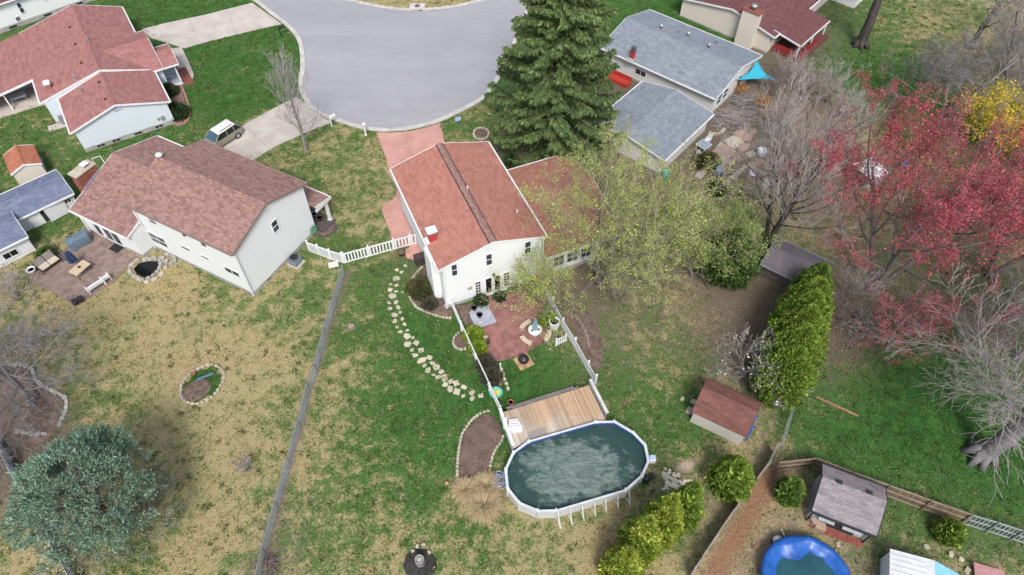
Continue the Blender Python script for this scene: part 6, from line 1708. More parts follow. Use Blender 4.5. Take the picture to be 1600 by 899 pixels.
# ---------------------------------------------------------------- bottom right yard
a = G(1262, 906, .95)
BP = thing('swimming_pool', 'round pool under a creased bright blue cover at the bottom edge', 'pool', (*a, 0))
BLUE = pmat('bright blue pool cover', (.012, .10, .40), (.008, .06, .25), 1.2, .35, .5, contrast=.25)
m = MB(); m.lathe((0, 0, 0), [(2.6, 0), (2.6, .95), (2.4, .95), (2.38, .2)], 40); m.build('wall', BLUE, BP)
N = 72; V = []; F = []
rg_ = random.Random(9)
rings = [(1.75, .70), (1.95, .74), (2.12, .80), (2.27, .90), (2.38, 1.0), (2.5, 1.06), (2.66, 1.07), (2.78, 1.0), (2.8, .78)]
for k, (r, z) in enumerate(rings):
    for i in range(N):
        t = 2 * math.pi * i / N; e = (.05 * math.sin(t * 13 + .6 * k) + .035 * math.sin(t * 29 + 1.3)) * min(1, k / 5) * (1 - .06 * k)
        top = max(0, math.cos((t - 1.75) * 2.2)) ** 3 if abs(t - 1.75) < .7 else 0
        q = r - (.5 * top + .06 * math.sin(t * 5) ** 2) * (1 - k / 8)
        V.append((q * math.cos(t), q * math.sin(t), z + e + .1 * top * (1 - k / 8) + rg_.uniform(-.018, .018)))
for k in range(len(rings) - 1): F += [(k * N + i, (k + 1) * N + i, (k + 1) * N + (i + 1) % N, k * N + (i + 1) % N) for i in range(N)]
m = MB(); m.add(V, F); m.build('cover', BLUE, BP, True)
m = MB(); m.lathe((0, 0, .6), [(2.36, 0), (2.36, .13)], 40); m.build('water', pmat('dark teal water', (.018, .085, .105), (.015, .055, .075), .9, .12, .5, bs=2, bd=.03), BP)
for i in range(20):
    t = i * math.pi / 10; m = MB(); m.box((2.62 * math.cos(t), 2.62 * math.sin(t), 0), (.1, .14, .94), t); m.build('upright', BLUE, BP)
a = G(1214, 846, .4); t_ = thing('pool_pump', 'grey domed pool filter with bent pipes beside the blue covered pool', 'pump', (*a, 0))
m = MB(); m.lathe((0, 0, 0), [(.3, 0), (.34, .1), (.34, .5), (.36, .52)], 16); m.build('filter_tank', BLACK, t_, True); m = MB(); m.lathe((0, 0, .52), [(.34, 0), (.3, .16), (.15, .26), (.08, .3), (.06, .36)], 16); m.build('dome', pmat('grey plastic dome', (.5, .53, .56), None), t_, True)
m = MB(); m.path([(.3, 0, .4), (.6, -.1, .3), (.72, .2, .12), (.6, .9, .08)], .045, 6); m.build('pipe', VINYL, t_); m = MB(); m.path([(.3, -.1, .2), (.8, -.25, .08), (1.1, .1, .06), (1.15, .4, .06)], .045, 6); m.build('hose', BLACK, t_)
pl = pxy([(1262, 822), (1280, 812), (1300, 822), (1345, 843), (1350, 852), (1343, 856), (1290, 836)]); thp = fP.th
slabs('path', 'strip of red brick paving in front of the pavilion', pl, BRICK, *cuts(pl, thp, .62, .62), heading=thp, gap=.02, z=.05)
for i, (px_, py_, s_) in enumerate(((1274, 815, .75), (1281, 822, .85))):
    t_ = thing('stone_block', ('tan stone block nearest the pavilion wall', 'larger tan stone block in front of the other')[i], 'stone', (*G(px_, py_, .2), .02), thp); link('stone_block', stone_mesh(random.Random(i + 3), 'stone_block', s_, s_ * .7, .38, pmat('tan block', (.40, .29, .22), (.33, .24, .19), 3) if i == 0 else bpy.data.materials['tan block'], 6, .05), t_)
for i, (px_, py_, s_, lab) in enumerate(((1447, 855, .4, 'pale rock left of the small arborvitae shadow'), (1485, 867, .4, 'grey rock below the small round arborvitae'), (1501, 874, .35, 'grey rock just right of another below the arborvitae'), (1511, 892, .45, 'pale rock at the bottom edge by the white shed'), (1263, 806, .4, 'pale rock at the left corner of the pavilion'), (1259, 797, .36, 'upper pale rock by the left wall of the pavilion'), (1309, 851, .4, 'flat pale rock below the brick strip'), (1084, 629, .5, 'pale rock at the upper left corner of the barn roofed shed'), (1066, 624, .4, 'lone pale rock on the grass left of the barn roofed shed'))):
    t_ = thing('rock', lab, 'rock', (*G(px_, py_), -.02), i * 1.3); link('rock', stone_mesh(random.Random(i + 20), 'rock', s_, s_ * .75, s_ * .4, STONE, 8), t_)
a = G(1546, 898, .3); t_ = thing('board', 'faded pink board at the bottom edge, right of the white shed', 'board', (*a, 0), -.3); m = MB(); m.boxv((-.9, -.5, .3), (1.8, 0, 0), (0, 1.0, 0), (0, 0, .06)); m.build('board', pmat('faded pink', (.42, .22, .22), None), t_)
for x in (-.8, .7): MB().boxv((x, -.4, 0), (.1, 0, 0), (0, .8, 0), (0, 0, .3)).build('block', STONE_G, t_)
a, b = G(1232, 835), G(1228, 825); t_ = thing('stick', 'short rusty stake leaning beside the pool filter', 'stake', (*G(1175, 857), 0)); MB().tube((0, 0, 0), (.1, .1, .5), .04, .03, 6).build('stake', pmat('rusty stake', (.16, .06, .03), None), t_)
# ================================================================ TREES AND PLANTS
def rot_about(v, ax, a):
    return v * math.cos(a) + np.cross(ax, v) * math.sin(a) + ax * (ax @ v) * (1 - math.cos(a))


def grow(seed, h, spread, r0, counts=(11, 7, 6, 5), ang=(62, 50, 45, 45), lenf=(.55, .5, .48, .45), up=.12, trunk=.85, clear=.2, trunks=1, lean=(0, 0), wob=.12, fan=.0, dense_top=False, droop=0.0, rmin=.006, thin1=.45):
    """Returns trunk segments, twig segments, tip points with directions. Local to the foot."""
    rng = np.random.default_rng(seed)
    thick, thin, tips = [], [], []

    def branch(p, d, L, r, lev):
        n = 5 if lev == 0 else (4 if lev <= 2 else 2)
        pts = [p]; ds = []
        dd = d.copy()
        for i in range(n):
            w = wob * (1 if lev else .35)
            dd = dd + rng.normal(0, w, 3) + np.array([0, 0, up * (1 if lev else .3) - droop * (lev >= 2)])
            dd /= np.linalg.norm(dd); ds.append(dd.copy())
            pts.append(pts[-1] + dd * L / n)
        tap = .35 if lev == 0 else .3
        rs = [max(r * (1 - (1 - tap) * i / n), rmin) for i in range(n + 1)]
        for i in range(n):
            (thick if r > min(.05, r0 * .5) else thin).append((*pts[i], *pts[i + 1], rs[i], rs[i + 1]))
        if lev >= len(counts):
            tips.append((*pts[-1], *ds[-1])); 
            if n > 1: tips.append((*pts[1], *ds[0]))
            return
        c = counts[lev]
        c0 = clear if lev == 0 else .18
        a0 = rng.uniform(0, 6.28)
        for k in range(c):
            t = c0 + (1 - c0) * (k + rng.uniform(.1, .9)) / c
            x = t * n; i = min(int(x), n - 1); q = pts[i] + (pts[i + 1] - pts[i]) * (x - i)
            dd = ds[i]
            ax = np.cross(dd, [0.3, 0.2, 1]); ax /= np.linalg.norm(ax) + 1e-9
            ax = rot_about(ax, dd, a0 + k * 2.4 + rng.uniform(-.5, .5))
            a = R(ang[lev] * rng.uniform(.75, 1.2)) * (1.0 - .35 * t)
            nd = rot_about(dd, ax, a)
            if lev == 0:
                L2 = spread * (1.15 - .55 * (t - c0) / (1 - c0)) * rng.uniform(.8, 1.15) if not fan else spread * rng.uniform(.7, 1.15)
            else: L2 = L * lenf[lev] * rng.uniform(.7, 1.2) * (1.1 - .4 * t)
            rr = rs[i] * (thin1 if lev == 0 else .5) * rng.uniform(.8, 1.1)
            branch(q, nd, L2, max(rr, rmin), lev + 1)
        tips.append((*pts[-1], *ds[-1]))
    for k in range(trunks):
        d = np.array([lean[0], lean[1], 1.0])
        if trunks > 1:
            t = 2 * math.pi * (k + rng.uniform(-.2, .2)) / trunks; d = d + np.array([math.cos(t), math.sin(t), 0]) * rng.uniform(.25, .5)
        d /= np.linalg.norm(d)
        branch(np.array([0, 0, -.1]), d, h * trunk * (1 if k == 0 else rng.uniform(.75, 1)), r0 * (1 if trunks == 1 else .75), 0)
    return np.array(thick), np.array(thin), np.array(tips)


def tree(name, label, base, seed, h, spread, r0, bark, twig, leaf=None, nleaf=0, lsize=.12, group=None, cat='tree', rz=0.0, lspread=.25, clump=.4, **kw):
    th, tn, tips = grow(seed, h, spread, r0, **kw)
    root = thing(name, label, cat, (*base, 0), rz, group)
    v, f = tubes(th, 8); mesh_np('trunk', v, f, bark, root, True)
    if len(th):
        # root flare
        m = MB(); rg = random.Random(seed)
        for i in range(7):
            t = i * .9 + rg.uniform(-.2, .2); k_ = r0 * rg.uniform(1.35, 1.85)
            m.tube((math.cos(t) * r0 * .35, math.sin(t) * r0 * .35, r0 * 1.5), (math.cos(t) * k_, math.sin(t) * k_, -.05), r0 * .55, r0 * .3, 7)
        m.build('root_flare', bark, root, True)
    v, f = tubes(tn, 3); cr = mesh_np('crown', v, f, twig, root)
    if leaf is not None and nleaf:
        rng = np.random.default_rng(seed + 99)
        pool = rng.permutation(len(tips))[:max(10, int(len(tips) * clump))]
        i = pool[(rng.random(nleaf) ** 1.25 * len(pool)).astype(int)]
        p = tips[i, :3] + rng.normal(0, lspread, (nleaf, 3)) * np.array([1, 1, .8]) - tips[i, 3:] * rng.uniform(0, .5, (nleaf, 1))
        v, f = leaves(p, rng, lsize, None)
        mesh_np('foliage', v, f, leaf, cr)
    return root


def leaves(p, rng, size, axis=None, ratio=.55, jitter=.45, out=None):
    """One bent two-triangle leaf spray per point."""
    n = len(p)
    d = rng.normal(0, 1, (n, 3)) if axis is None else axis + rng.normal(0, jitter, (n, 3))
    d /= np.linalg.norm(d, axis=1, keepdims=True)
    s = np.cross(d, rng.normal(0, 1, (n, 3))) if out is None else np.cross(d, out)
    s /= np.maximum(np.linalg.norm(s, axis=1, keepdims=True), 1e-6)
    L = size * rng.uniform(.6, 1.35, (n, 1)); Wd = L * ratio * .5
    nn = np.cross(d, s)
    v = np.stack([p, p + d * L * .5 + s * Wd + nn * Wd * .3, p + d * L, p + d * L * .5 - s * Wd + nn * Wd * .3], 1).reshape(-1, 3)
    f = np.arange(n * 4).reshape(n, 4)
    return v, f


def top_base(px, py, h): return G(px, py, h)


# ---------------------------------------------------------------- conifers
SPR = leafmat('spruce needles', [(.095, .15, .058), (.14, .20, .068), (.20, .26, .10)], .35, isl=.5)


def spruce(label, base, h, rad, seed):
    rng = np.random.default_rng(seed)
    root = thing('spruce_tree', label, 'tree', (*base, 0))
    MB().tube((0, 0, -.1), (0, 0, h * .97), .38, .04, 10).build('trunk', BARK_D, root, True)
    segs, P, A, O = [], [], [], []
    z = .8; k = 0
    while z < h * .985:
        t = z / h
        Rm = rad * (1 - t) ** .62 * (.62 + .38 * min(1, t * 5)) + .2
        nb = 7 if t < .75 else 5
        for i in range(nb):
            a = 6.283 * (i / nb) + k * 1.07 + rng.uniform(-.25, .25)
            L = Rm * rng.uniform(.55, 1.18)
            d = np.array([math.cos(a), math.sin(a), 0]); side = np.array([-d[1], d[0], 0])
            z0 = z + rng.uniform(-.55, .55)
            n = max(3, int(L / .4)); pts = []
            for j in range(n + 1):
                u = j / n; pts.append(d * L * u + np.array([0, 0, z0 - .16 * L * math.sin(u * 2.4) + .10 * L * u * u]) + side * .1 * L * math.sin(u * 2 + i))
            for j in range(n): segs.append((*pts[j], *pts[j + 1], .05 * (1 - j / n) + .012, .05 * (1 - (j + 1) / n) + .01))
            m = int(34 + L * 84)
            u = rng.uniform(.12, 1.03, m) ** .75
            pp = np.array([np.interp(u, np.linspace(0, 1, n + 1), np.array(pts)[:, c]) for c in range(3)]).T
            w = (rng.uniform(-1, 1, m) * (.16 + .26 * L * .28 * (1.15 - u)))[:, None]
            pp = pp + side * w
            dr = rng.uniform(0, 1, m)[:, None]
            ax = d * .55 + side * np.sign(w) * .45 + np.array([0, 0, -1.0]) * (.25 + 1.0 * dr)
            P.append(pp + np.array([0, 0, 1]) * (.06 - .15 * np.abs(w))); A.append(ax); O.append(np.repeat([d + np.array([0, 0, .6])], m, 0))
        z += .42 + .12 * rng.random(); k += 1
    v, f = tubes(np.array(segs), 4); cr = mesh_np('branches', v, f, BARK_D, root)
    P, A = np.concatenate(P), np.concatenate(A)
    v, f = leaves(P, rng, .44, A / np.linalg.norm(A, axis=1, keepdims=True), .34, .28)
    mesh_np('foliage', v, f, SPR, root)
    return root


spruce('huge dark green spruce between the cul-de-sac and the grey roofed house', G(866, 236), 24.0, 6.9, 7)

ARB = leafmat('yellow green arborvitae', [(.125, .22, .034), (.215, .305, .045), (.31, .38, .07)], .8, isl=.4)
ARBY = leafmat('golden green arborvitae', [(.20, .285, .04), (.33, .385, .06), (.42, .45, .09)], .8, isl=.4)
ARBD = leafmat('deep green arborvitae', [(.10, .19, .042), (.18, .27, .05), (.25, .32, .07)], .8, isl=.4)


def arborvitae(label, base, h, rad, seed, mat, n=9000, group=None, size=.34, shape=1.0, name='arborvitae', lean=(0, 0)):
    rng = np.random.default_rng(seed)
    root = thing(name, label, 'tree', (*base, 0), 0, group)
    MB().tube((0, 0, -.1), (0, 0, h * .7), .14, .05, 8).build('trunk', BARK_D, root)
    t = rng.random(n) ** .85; az = rng.uniform(0, 6.283, n)
    prof = np.clip(np.sin(np.clip(t, 0, 1) ** (.62 * shape) * math.pi * .97 + .06), 0, 1) ** .75 * (1.0 - .25 * t)
    lump = 1 + .10 * np.sin(az * 5 + t * 13 + seed) + .08 * np.sin(az * 9 - t * 23 + 2 * seed) + .06 * np.sin(az * 15 + t * 41)
    dep = 1 - .38 * rng.random(n) ** 2.2
    r = rad * prof * lump * dep
    out = np.stack([np.cos(az), np.sin(az), np.zeros(n)], 1)
    p = out * r[:, None]; p[:, 2] = t * h * .96 + .05
    p[:, 0] += lean[0] * t * h; p[:, 1] += lean[1] * t * h
    ax = out * .55 + np.array([0, 0, .85])
    v, f = leaves(p, rng, size, ax / np.linalg.norm(ax, axis=1, keepdims=True), .62, .38)
    mesh_np('foliage', v, f, mat, root)
    # dim inner boughs so that one does not see through
    k = int(n * .18)
    t = rng.random(k); az = rng.uniform(0, 6.283, k); prof = np.sin(t ** (.62 * shape) * math.pi * .97 + .06) ** .75
    p = np.stack([np.cos(az) * rad * .55 * prof, np.sin(az) * rad * .55 * prof, t * h * .9], 1)
    p[:, 0] += lean[0] * t * h; p[:, 1] += lean[1] * t * h
    v, f = leaves(p, rng, size * 1.9, None, .8); mesh_np('inner_foliage', v, f, mat, root)
    return root


for i, (bx, by, h, r, mt2, lab) in enumerate(((1207, 620, 6.6, 2.1, ARB, 'full green arborvitae at the near end of the tall row'), (1213, 597, 7.4, 2.2, ARB, 'arborvitae standing second from the near end of the tall row'), (1220, 572, 7.6, 2.25, ARB, 'full green arborvitae in the middle of the tall row'), (1228, 547, 7.5, 2.15, ARB, 'arborvitae standing second from the far end of the green tall row'), (1236, 524, 7.2, 2.0, ARB, 'yellow green arborvitae at the far end of the tall row'), (1252, 482, 5.6, 1.5, ARBD, 'dark green arborvitae behind the tall row, by the weathered shed'))):
    arborvitae(lab, G(bx, by), h, r, 3 + i, mt2, 13000, 'tall row of arborvitae above the barn roofed shed', .25, 1.25)
for i, (tx, ty, h, r, lab) in enumerate(((1088, 757, 5.8, 1.15, 'slender arborvitae at the right end of the bottom row, against the grey boards'), (1054, 776, 6.2, 1.3, 'second arborvitae from the right in the row at the bottom edge'), (1016, 810, 5.8, 1.3, 'third arborvitae from the right in the bottom row, most yellow'), (984, 862, 4.8, 1.3, 'lowest arborvitae of the row, cut by the bottom edge'))):
    arborvitae(lab, G(tx, ty, h), h, r, 30 + i, ARBY if i >= 1 else ARB, 10000, 'row of arborvitae at the bottom edge', .25, .75)
arborvitae('broad round arborvitae between the barn roofed shed and the grey boards', G(1135, 762), 4.0, 1.35, 41, ARB, 9000, None, .30)
arborvitae('small neat arborvitae left of the pavilion', G(1226, 779), 2.9, .85, 42, ARBD, 5200, None, .24)
arborvitae('small round arborvitae in front of the brown three rail fence', G(1475, 838), 1.9, .85, 43, ARB, 5200, None, .22)
BUSHY = leafmat('dark yew foliage', [(.04, .072, .028), (.062, .10, .036), (.09, .12, .05)], .8, isl=.4)
arborvitae('dark bushy evergreen between the budding tree and the leaf litter', G(1132, 428), 5.2, 2.3, 44, leafmat('dark cedar foliage', [(.06, .115, .036), (.10, .17, .05), (.22, .28, .08)], .7), 11000, None, .36, .8, 'cedar_tree')
for i, (px_, py_, r, lab) in enumerate(((268, 147, .85, 'round dark clipped shrub nearer the porch of the rose roofed house'), (281, 182, 1.15, 'bigger round clipped shrub at the corner of the rose roofed house'))):
    arborvitae(lab, G(px_, py_), r * 1.45, r, 50 + i, BUSHY, 4500, 'clipped shrubs by the rose roofed house', .2, .75, 'round_shrub')
arborvitae('dark clipped shrub behind the right eave of the red roofed house', G(800, 262), 1.7, 1.0, 52, BUSHY, 3000, None, .22, .75, 'round_shrub')
LIME = leafmat('lime shrub foliage', [(.17, .27, .025), (.25, .34, .035), (.31, .38, .06)], 1.5)
for px_, py_, r, lab in ((740, 528, .85, 'lime green shrub by the left picket fence, nearer the house'), (747, 547, .72, 'lime green shrub by the left picket fence, nearer the dark shrubs'), (856, 503, .8, 'lime green shrub by the right picket fence beside the white planter')):
    arborvitae(lab, G(px_, py_), r * 1.35, r, int(px_), LIME, 2600, 'lime green shrubs round the red patio', .17, .75, 'shrub')
PUR = leafmat('dull purple green foliage', [(.075, .075, .05), (.095, .085, .065), (.13, .12, .08)], 1.5)
for px_, py_, r, h, lab, mt2, nn_ in ((759, 574, .75, 1.2, 'dull purple shrub along the left picket fence, upper of the two', PUR, 2200), (768, 592, .8, 1.2, 'dull purple shrub along the left picket fence, lower of the two', PUR, 2400), (658, 455, 1.15, 1.4, 'loose olive shrub in the bed beside the chimney chase', leafmat('olive shrub foliage', [(.10, .10, .04), (.075, .10, .035), (.17, .14, .08)], 1.2), 4200), (672, 478, .7, .7, 'low brown shrub at the near end of the chimney side bed', PUR, 900), (752, 474, .6, .8, 'dark green shrub against the house left of the French doors', BUSHY, 1500), (781, 467, .5, .5, 'small dark plant at the right of the French doors', BUSHY, 900), (1118, 300, 1.0, 1.0, 'dark low evergreen at the end of the pale stone wall', BUSHY, 2600), (1105, 258, 1.3, 1.3, 'straggly olive bush by the garage of the grey roofed house', bpy.data.materials['olive shrub foliage'], 2400), (75, 400, .8, .8, 'green weedy bush behind the two seat glider', leafmat('weedy green', [(.06, .12, .025), (.09, .15, .03), (.16, .17, .06)], 1.2), 1600)):
    arborvitae(lab, G(px_, py_), h, r, int(px_ * 3), mt2, nn_, None, .2, .75, 'shrub')

# the blue green pine, lower left
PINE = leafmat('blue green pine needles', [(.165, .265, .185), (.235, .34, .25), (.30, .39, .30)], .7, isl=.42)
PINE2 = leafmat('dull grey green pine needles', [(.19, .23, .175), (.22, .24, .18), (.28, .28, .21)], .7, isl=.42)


def pine(label, base, h, seed):
    rng = np.random.default_rng(seed)
    root = thing('pine_tree', label, 'tree', (*base, 0))
    th_, tn, tips = grow(seed, h, 4.0, .3, (20, 8, 5), (72, 48, 42), (.5, .5, .45), .10, .82, .12, wob=.1)
    v, f = tubes(th_, 8); mesh_np('trunk', v, f, BARK_D, root, True)
    v, f = tubes(tn, 3); cr = mesh_np('branches', v, f, BARK_G, root)
    P, A, Lo = [], [], []
    for q in range(620):
        z = rng.random() ** .7; az = rng.uniform(0, 6.283); rr = (4.15 + .45 * math.sin(az * 3 + z * 5) + .3 * math.sin(az * 7 - z * 9)) * math.sqrt(max(0.02, 1 - ((z - .3) / .72) ** 2 if z > .3 else 1 - ((.3 - z) / .6) ** 2)) * (1 - .4 * rng.random() ** 1.6)
        c = np.array([rr * math.cos(az), rr * math.sin(az), .5 + z * (h - .6)])
        out = np.array([math.cos(az) * .8, math.sin(az) * .8, .5 + z])
        m = 85
        ax = rng.normal(0, .7, (m, 3)) + out * .75
        P.append(c + rng.normal(0, .15, (m, 3))); A.append(ax); Lo.append(np.full(m, c[2]))
    P, A, Lo = np.concatenate(P), np.concatenate(A), np.concatenate(Lo)
    A /= np.linalg.norm(A, axis=1, keepdims=True)
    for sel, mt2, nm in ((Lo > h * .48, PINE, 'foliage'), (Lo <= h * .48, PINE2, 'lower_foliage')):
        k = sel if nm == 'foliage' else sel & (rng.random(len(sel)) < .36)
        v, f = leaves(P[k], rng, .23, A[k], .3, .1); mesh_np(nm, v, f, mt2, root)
    return root


pine('big blue green pine over the pale board fence, lower left', G(98, 742, 8.2), 9.0, 17)

# ---------------------------------------------------------------- bare and budding trees
BUD = leafmat('yellow green buds', [(.41, .50, .10), (.31, .40, .085), (.54, .58, .18)], .5, isl=.3)
REDF = leafmat('red maple blossom', [(.50, .085, .12), (.40, .065, .095), (.57, .19, .20)], .6, isl=.4)
YELF = leafmat('yellow forsythia blossom', [(.68, .54, .04), (.56, .46, .05), (.74, .62, .12)], .6, isl=.3)
WHTF = leafmat('white magnolia blossom', [(.75, .72, .68), (.68, .62, .6)], .6, isl=.12)
TANF = leafmat('dry tan leaves', [(.36, .25, .13), (.26, .19, .11), (.42, .33, .2)], .6, isl=.3)

tree('bare_tree', 'slim bare tree on the lawn corner between driveway and cul-de-sac', G(479, 237), 3, 11.3, 3.5, .17, BARK_L, TWIG_L, counts=(26, 8, 5), ang=(58, 42, 40), lenf=(.5, .45, .4), up=.16, clear=.16, trunk=.92, wob=.07, rmin=.012, thin1=.32)
tree('budding_tree', 'wide budding yellow green tree over the right wing of the red roofed house', G(938, 446), 5, 12.0, 8.2, .28, BARK_G, TWIG_Y, BUD, 17000, .13, counts=(8, 8, 6, 5), ang=(58, 50, 48, 45), lenf=(.55, .52, .5, .45), up=.07, trunks=3, clear=.1, lspread=.13, rmin=.009)
tree('budding_tree', 'rounder budding yellow green tree between the wide one and the green leafing one', G(1000, 440), 6, 9.0, 5.2, .2, BARK_G, TWIG_Y, BUD, 7000, .13, counts=(9, 7, 5, 4), ang=(55, 50, 48, 45), lenf=(.55, .52, .5, .45), up=.1, trunks=2, clear=.12, lspread=.13, rmin=.009)
tree('budding_tree', 'green leafing tree at the right of the budding trees, above the dark cedar', G(1082, 432), 7, 7.0, 4.2, .16, BARK_G, TWIG_Y, leafmat('fresh green leaves', [(.24, .33, .07), (.18, .27, .06), (.36, .40, .12)], .5), 8500, .15, counts=(9, 7, 5, 4), ang=(58, 50, 48, 45), lenf=(.55, .52, .5, .45), up=.07, trunks=2, clear=.12, lspread=.25, rmin=.009)
tree('budding_tree', 'low budding tree spreading over the red patio beside the picket fence', G(838, 470), 8, 4.4, 3.0, .11, BARK_G, TWIG_Y, BUD, 3600, .15, counts=(8, 6, 5), ang=(62, 50, 45), lenf=(.6, .55, .5), up=.05, trunks=3, clear=.2, lspread=.25)
tree('bare_tree', 'leaning dark trunked bare tree behind the brown flagstones', G(1196, 385), 9, 14.5, 6.2, .30, BARK_D, TWIG, counts=(11, 8, 6, 5), ang=(42, 42, 40, 40), lenf=(.6, .5, .48, .45), up=.12, trunks=3, lean=(.0, .0), clear=.3, wob=.08, rmin=.010)
tree('maple_tree', 'big maple in crimson bloom filling the right side', G(1362, 452), 11, 14.0, 8.6, .36, BARK_G, TWIG_B, REDF, 44000, .14, counts=(9, 8, 6, 5), ang=(52, 48, 45, 42), lenf=(.58, .52, .5, .45), up=.13, trunks=3, clear=.22, lean=(.0, .03), lspread=.17, clump=.6, rmin=.010)
tree('maple_tree', 'smaller maple in crimson bloom at the right edge', G(1545, 430), 12, 13.0, 6.8, .32, BARK_G, TWIG_B, REDF, 34000, .14, counts=(9, 7, 6, 5), ang=(52, 48, 45, 42), lenf=(.58, .52, .5, .45), up=.13, trunks=2, clear=.25, lspread=.17, clump=.6, rmin=.010)
tree('maple_tree', 'low young maple in red bloom under the big crimson one', G(1385, 545), 14, 6.0, 3.2, .13, BARK_L, TWIG, REDF, 4200, .13, counts=(9, 6, 5, 3), ang=(60, 50, 45, 42), lenf=(.58, .52, .5, .45), up=.07, trunks=2, clear=.2, lspread=.14)
big = tree('bare_tree', 'massive pale trunked bare tree leaning out over the green lawn at the right edge', G(1532, 712), 15, 15.5, 6.4, .72, BARK_M, TWIG, counts=(13, 9, 7, 5), ang=(66, 52, 48, 46), lenf=(.62, .58, .6, .6), up=.03, trunk=.8, clear=.38, lean=(.16, .03), thin1=.22, wob=.16, rmin=.012)
tree('bare_tree', 'twiggy grey bare tree behind the massive pale trunk', G(1590, 560), 16, 11.0, 5.2, .26, BARK_M, TWIG_D, counts=(14, 10, 8, 6), thin1=.35, ang=(64, 52, 48, 46), lenf=(.62, .58, .6, .6), up=.04, clear=.2, wob=.15, rmin=.011)
tree('bare_tree', 'thick dark trunked bare tree rising past the top edge, right of the maroon roof', G(1343, 72), 18, 17.0, 5.5, .62, BARK_D, TWIG, counts=(9, 7, 5, 4), ang=(58, 50, 46, 44), lenf=(.6, .54, .5, .48), up=.12, clear=.34, wob=.1, rmin=.012)
tree('bare_tree', 'spreading grey bare tree at the edge of the upper right lawn', G(1470, 190), 19, 10.0, 5.2, .24, BARK_L, TWIG_D, counts=(10, 9, 7, 6), thin1=.35, ang=(70, 54, 48, 46), lenf=(.58, .54, .5, .48), up=.03, clear=.12, trunks=2, wob=.15, rmin=.012)
tree('bare_tree', 'tall grey bare tree in the top right corner thicket', G(1570, 165), 20, 14.0, 5.0, .3, BARK_G, TWIG, TANF, 1500, .2, counts=(12, 9, 7, 5), thin1=.35, ang=(58, 50, 46, 44), lenf=(.58, .54, .5, .48), up=.1, clear=.15, trunks=2, wob=.13, rmin=.012)
tree('bare_tree', 'dark stemmed bare tree leaning at the top right, left of the thicket', G(1515, 75), 21, 13.0, 4.6, .3, BARK_D, TWIG, counts=(9, 7, 5, 4), ang=(58, 50, 46, 44), lenf=(.58, .54, .5, .48), up=.1, clear=.2, lean=(.15, .1), wob=.13, rmin=.012)
tree('bare_tree', 'smoky grey bare tree cut by the left edge above the wavy stone edge', G(52, 628), 22, 9.0, 5.0, .24, BARK_M, TWIG_D, counts=(14, 9, 6, 5), thin1=.35, ang=(74, 54, 48, 46), lenf=(.58, .54, .5, .48), up=.0, clear=.1, trunks=2, wob=.15, rmin=.010)
tree('forsythia', 'bright yellow forsythia behind the crimson crown', G(1535, 222), 23, 5.2, 3.6, .1, BARK_G, TWIG_Y, YELF, 10000, .2, cat='shrub', counts=(9, 6, 5), ang=(55, 45, 42), lenf=(.6, .52, .5), up=.08, trunks=5, clear=.1, lspread=.3)
tree('forsythia', 'yellow and tan bush by the right edge below the forsythia', G(1585, 262), 24, 5.0, 2.6, .1, BARK_G, TWIG_Y, YELF, 4200, .22, cat='shrub', counts=(8, 6, 5), ang=(55, 45, 42), lenf=(.6, .52, .5), up=.08, trunks=4, clear=.1, lspread=.3)
tree('magnolia_tree', 'small magnolia with scattered white blossoms above the barn roofed shed', G(1170, 603), 25, 5.2, 2.9, .11, BARK_G, TWIG_L, WHTF, 110, .2, counts=(9, 6, 4, 3), ang=(62, 50, 45, 42), lenf=(.6, .52, .5, .45), up=.07, trunks=2, clear=.15, lspread=.12, rmin=.009)
tree('magnolia_tree', 'white flowering magnolia shrub leaning on the tall arborvitae', G(1196, 632), 26, 4.2, 2.0, .08, BARK_G, TWIG_L, WHTF, 60, .18, counts=(7, 5, 4), ang=(60, 48, 45), lenf=(.6, .52, .5), up=.08, trunks=3, clear=.12, lspread=.12, rmin=.009)
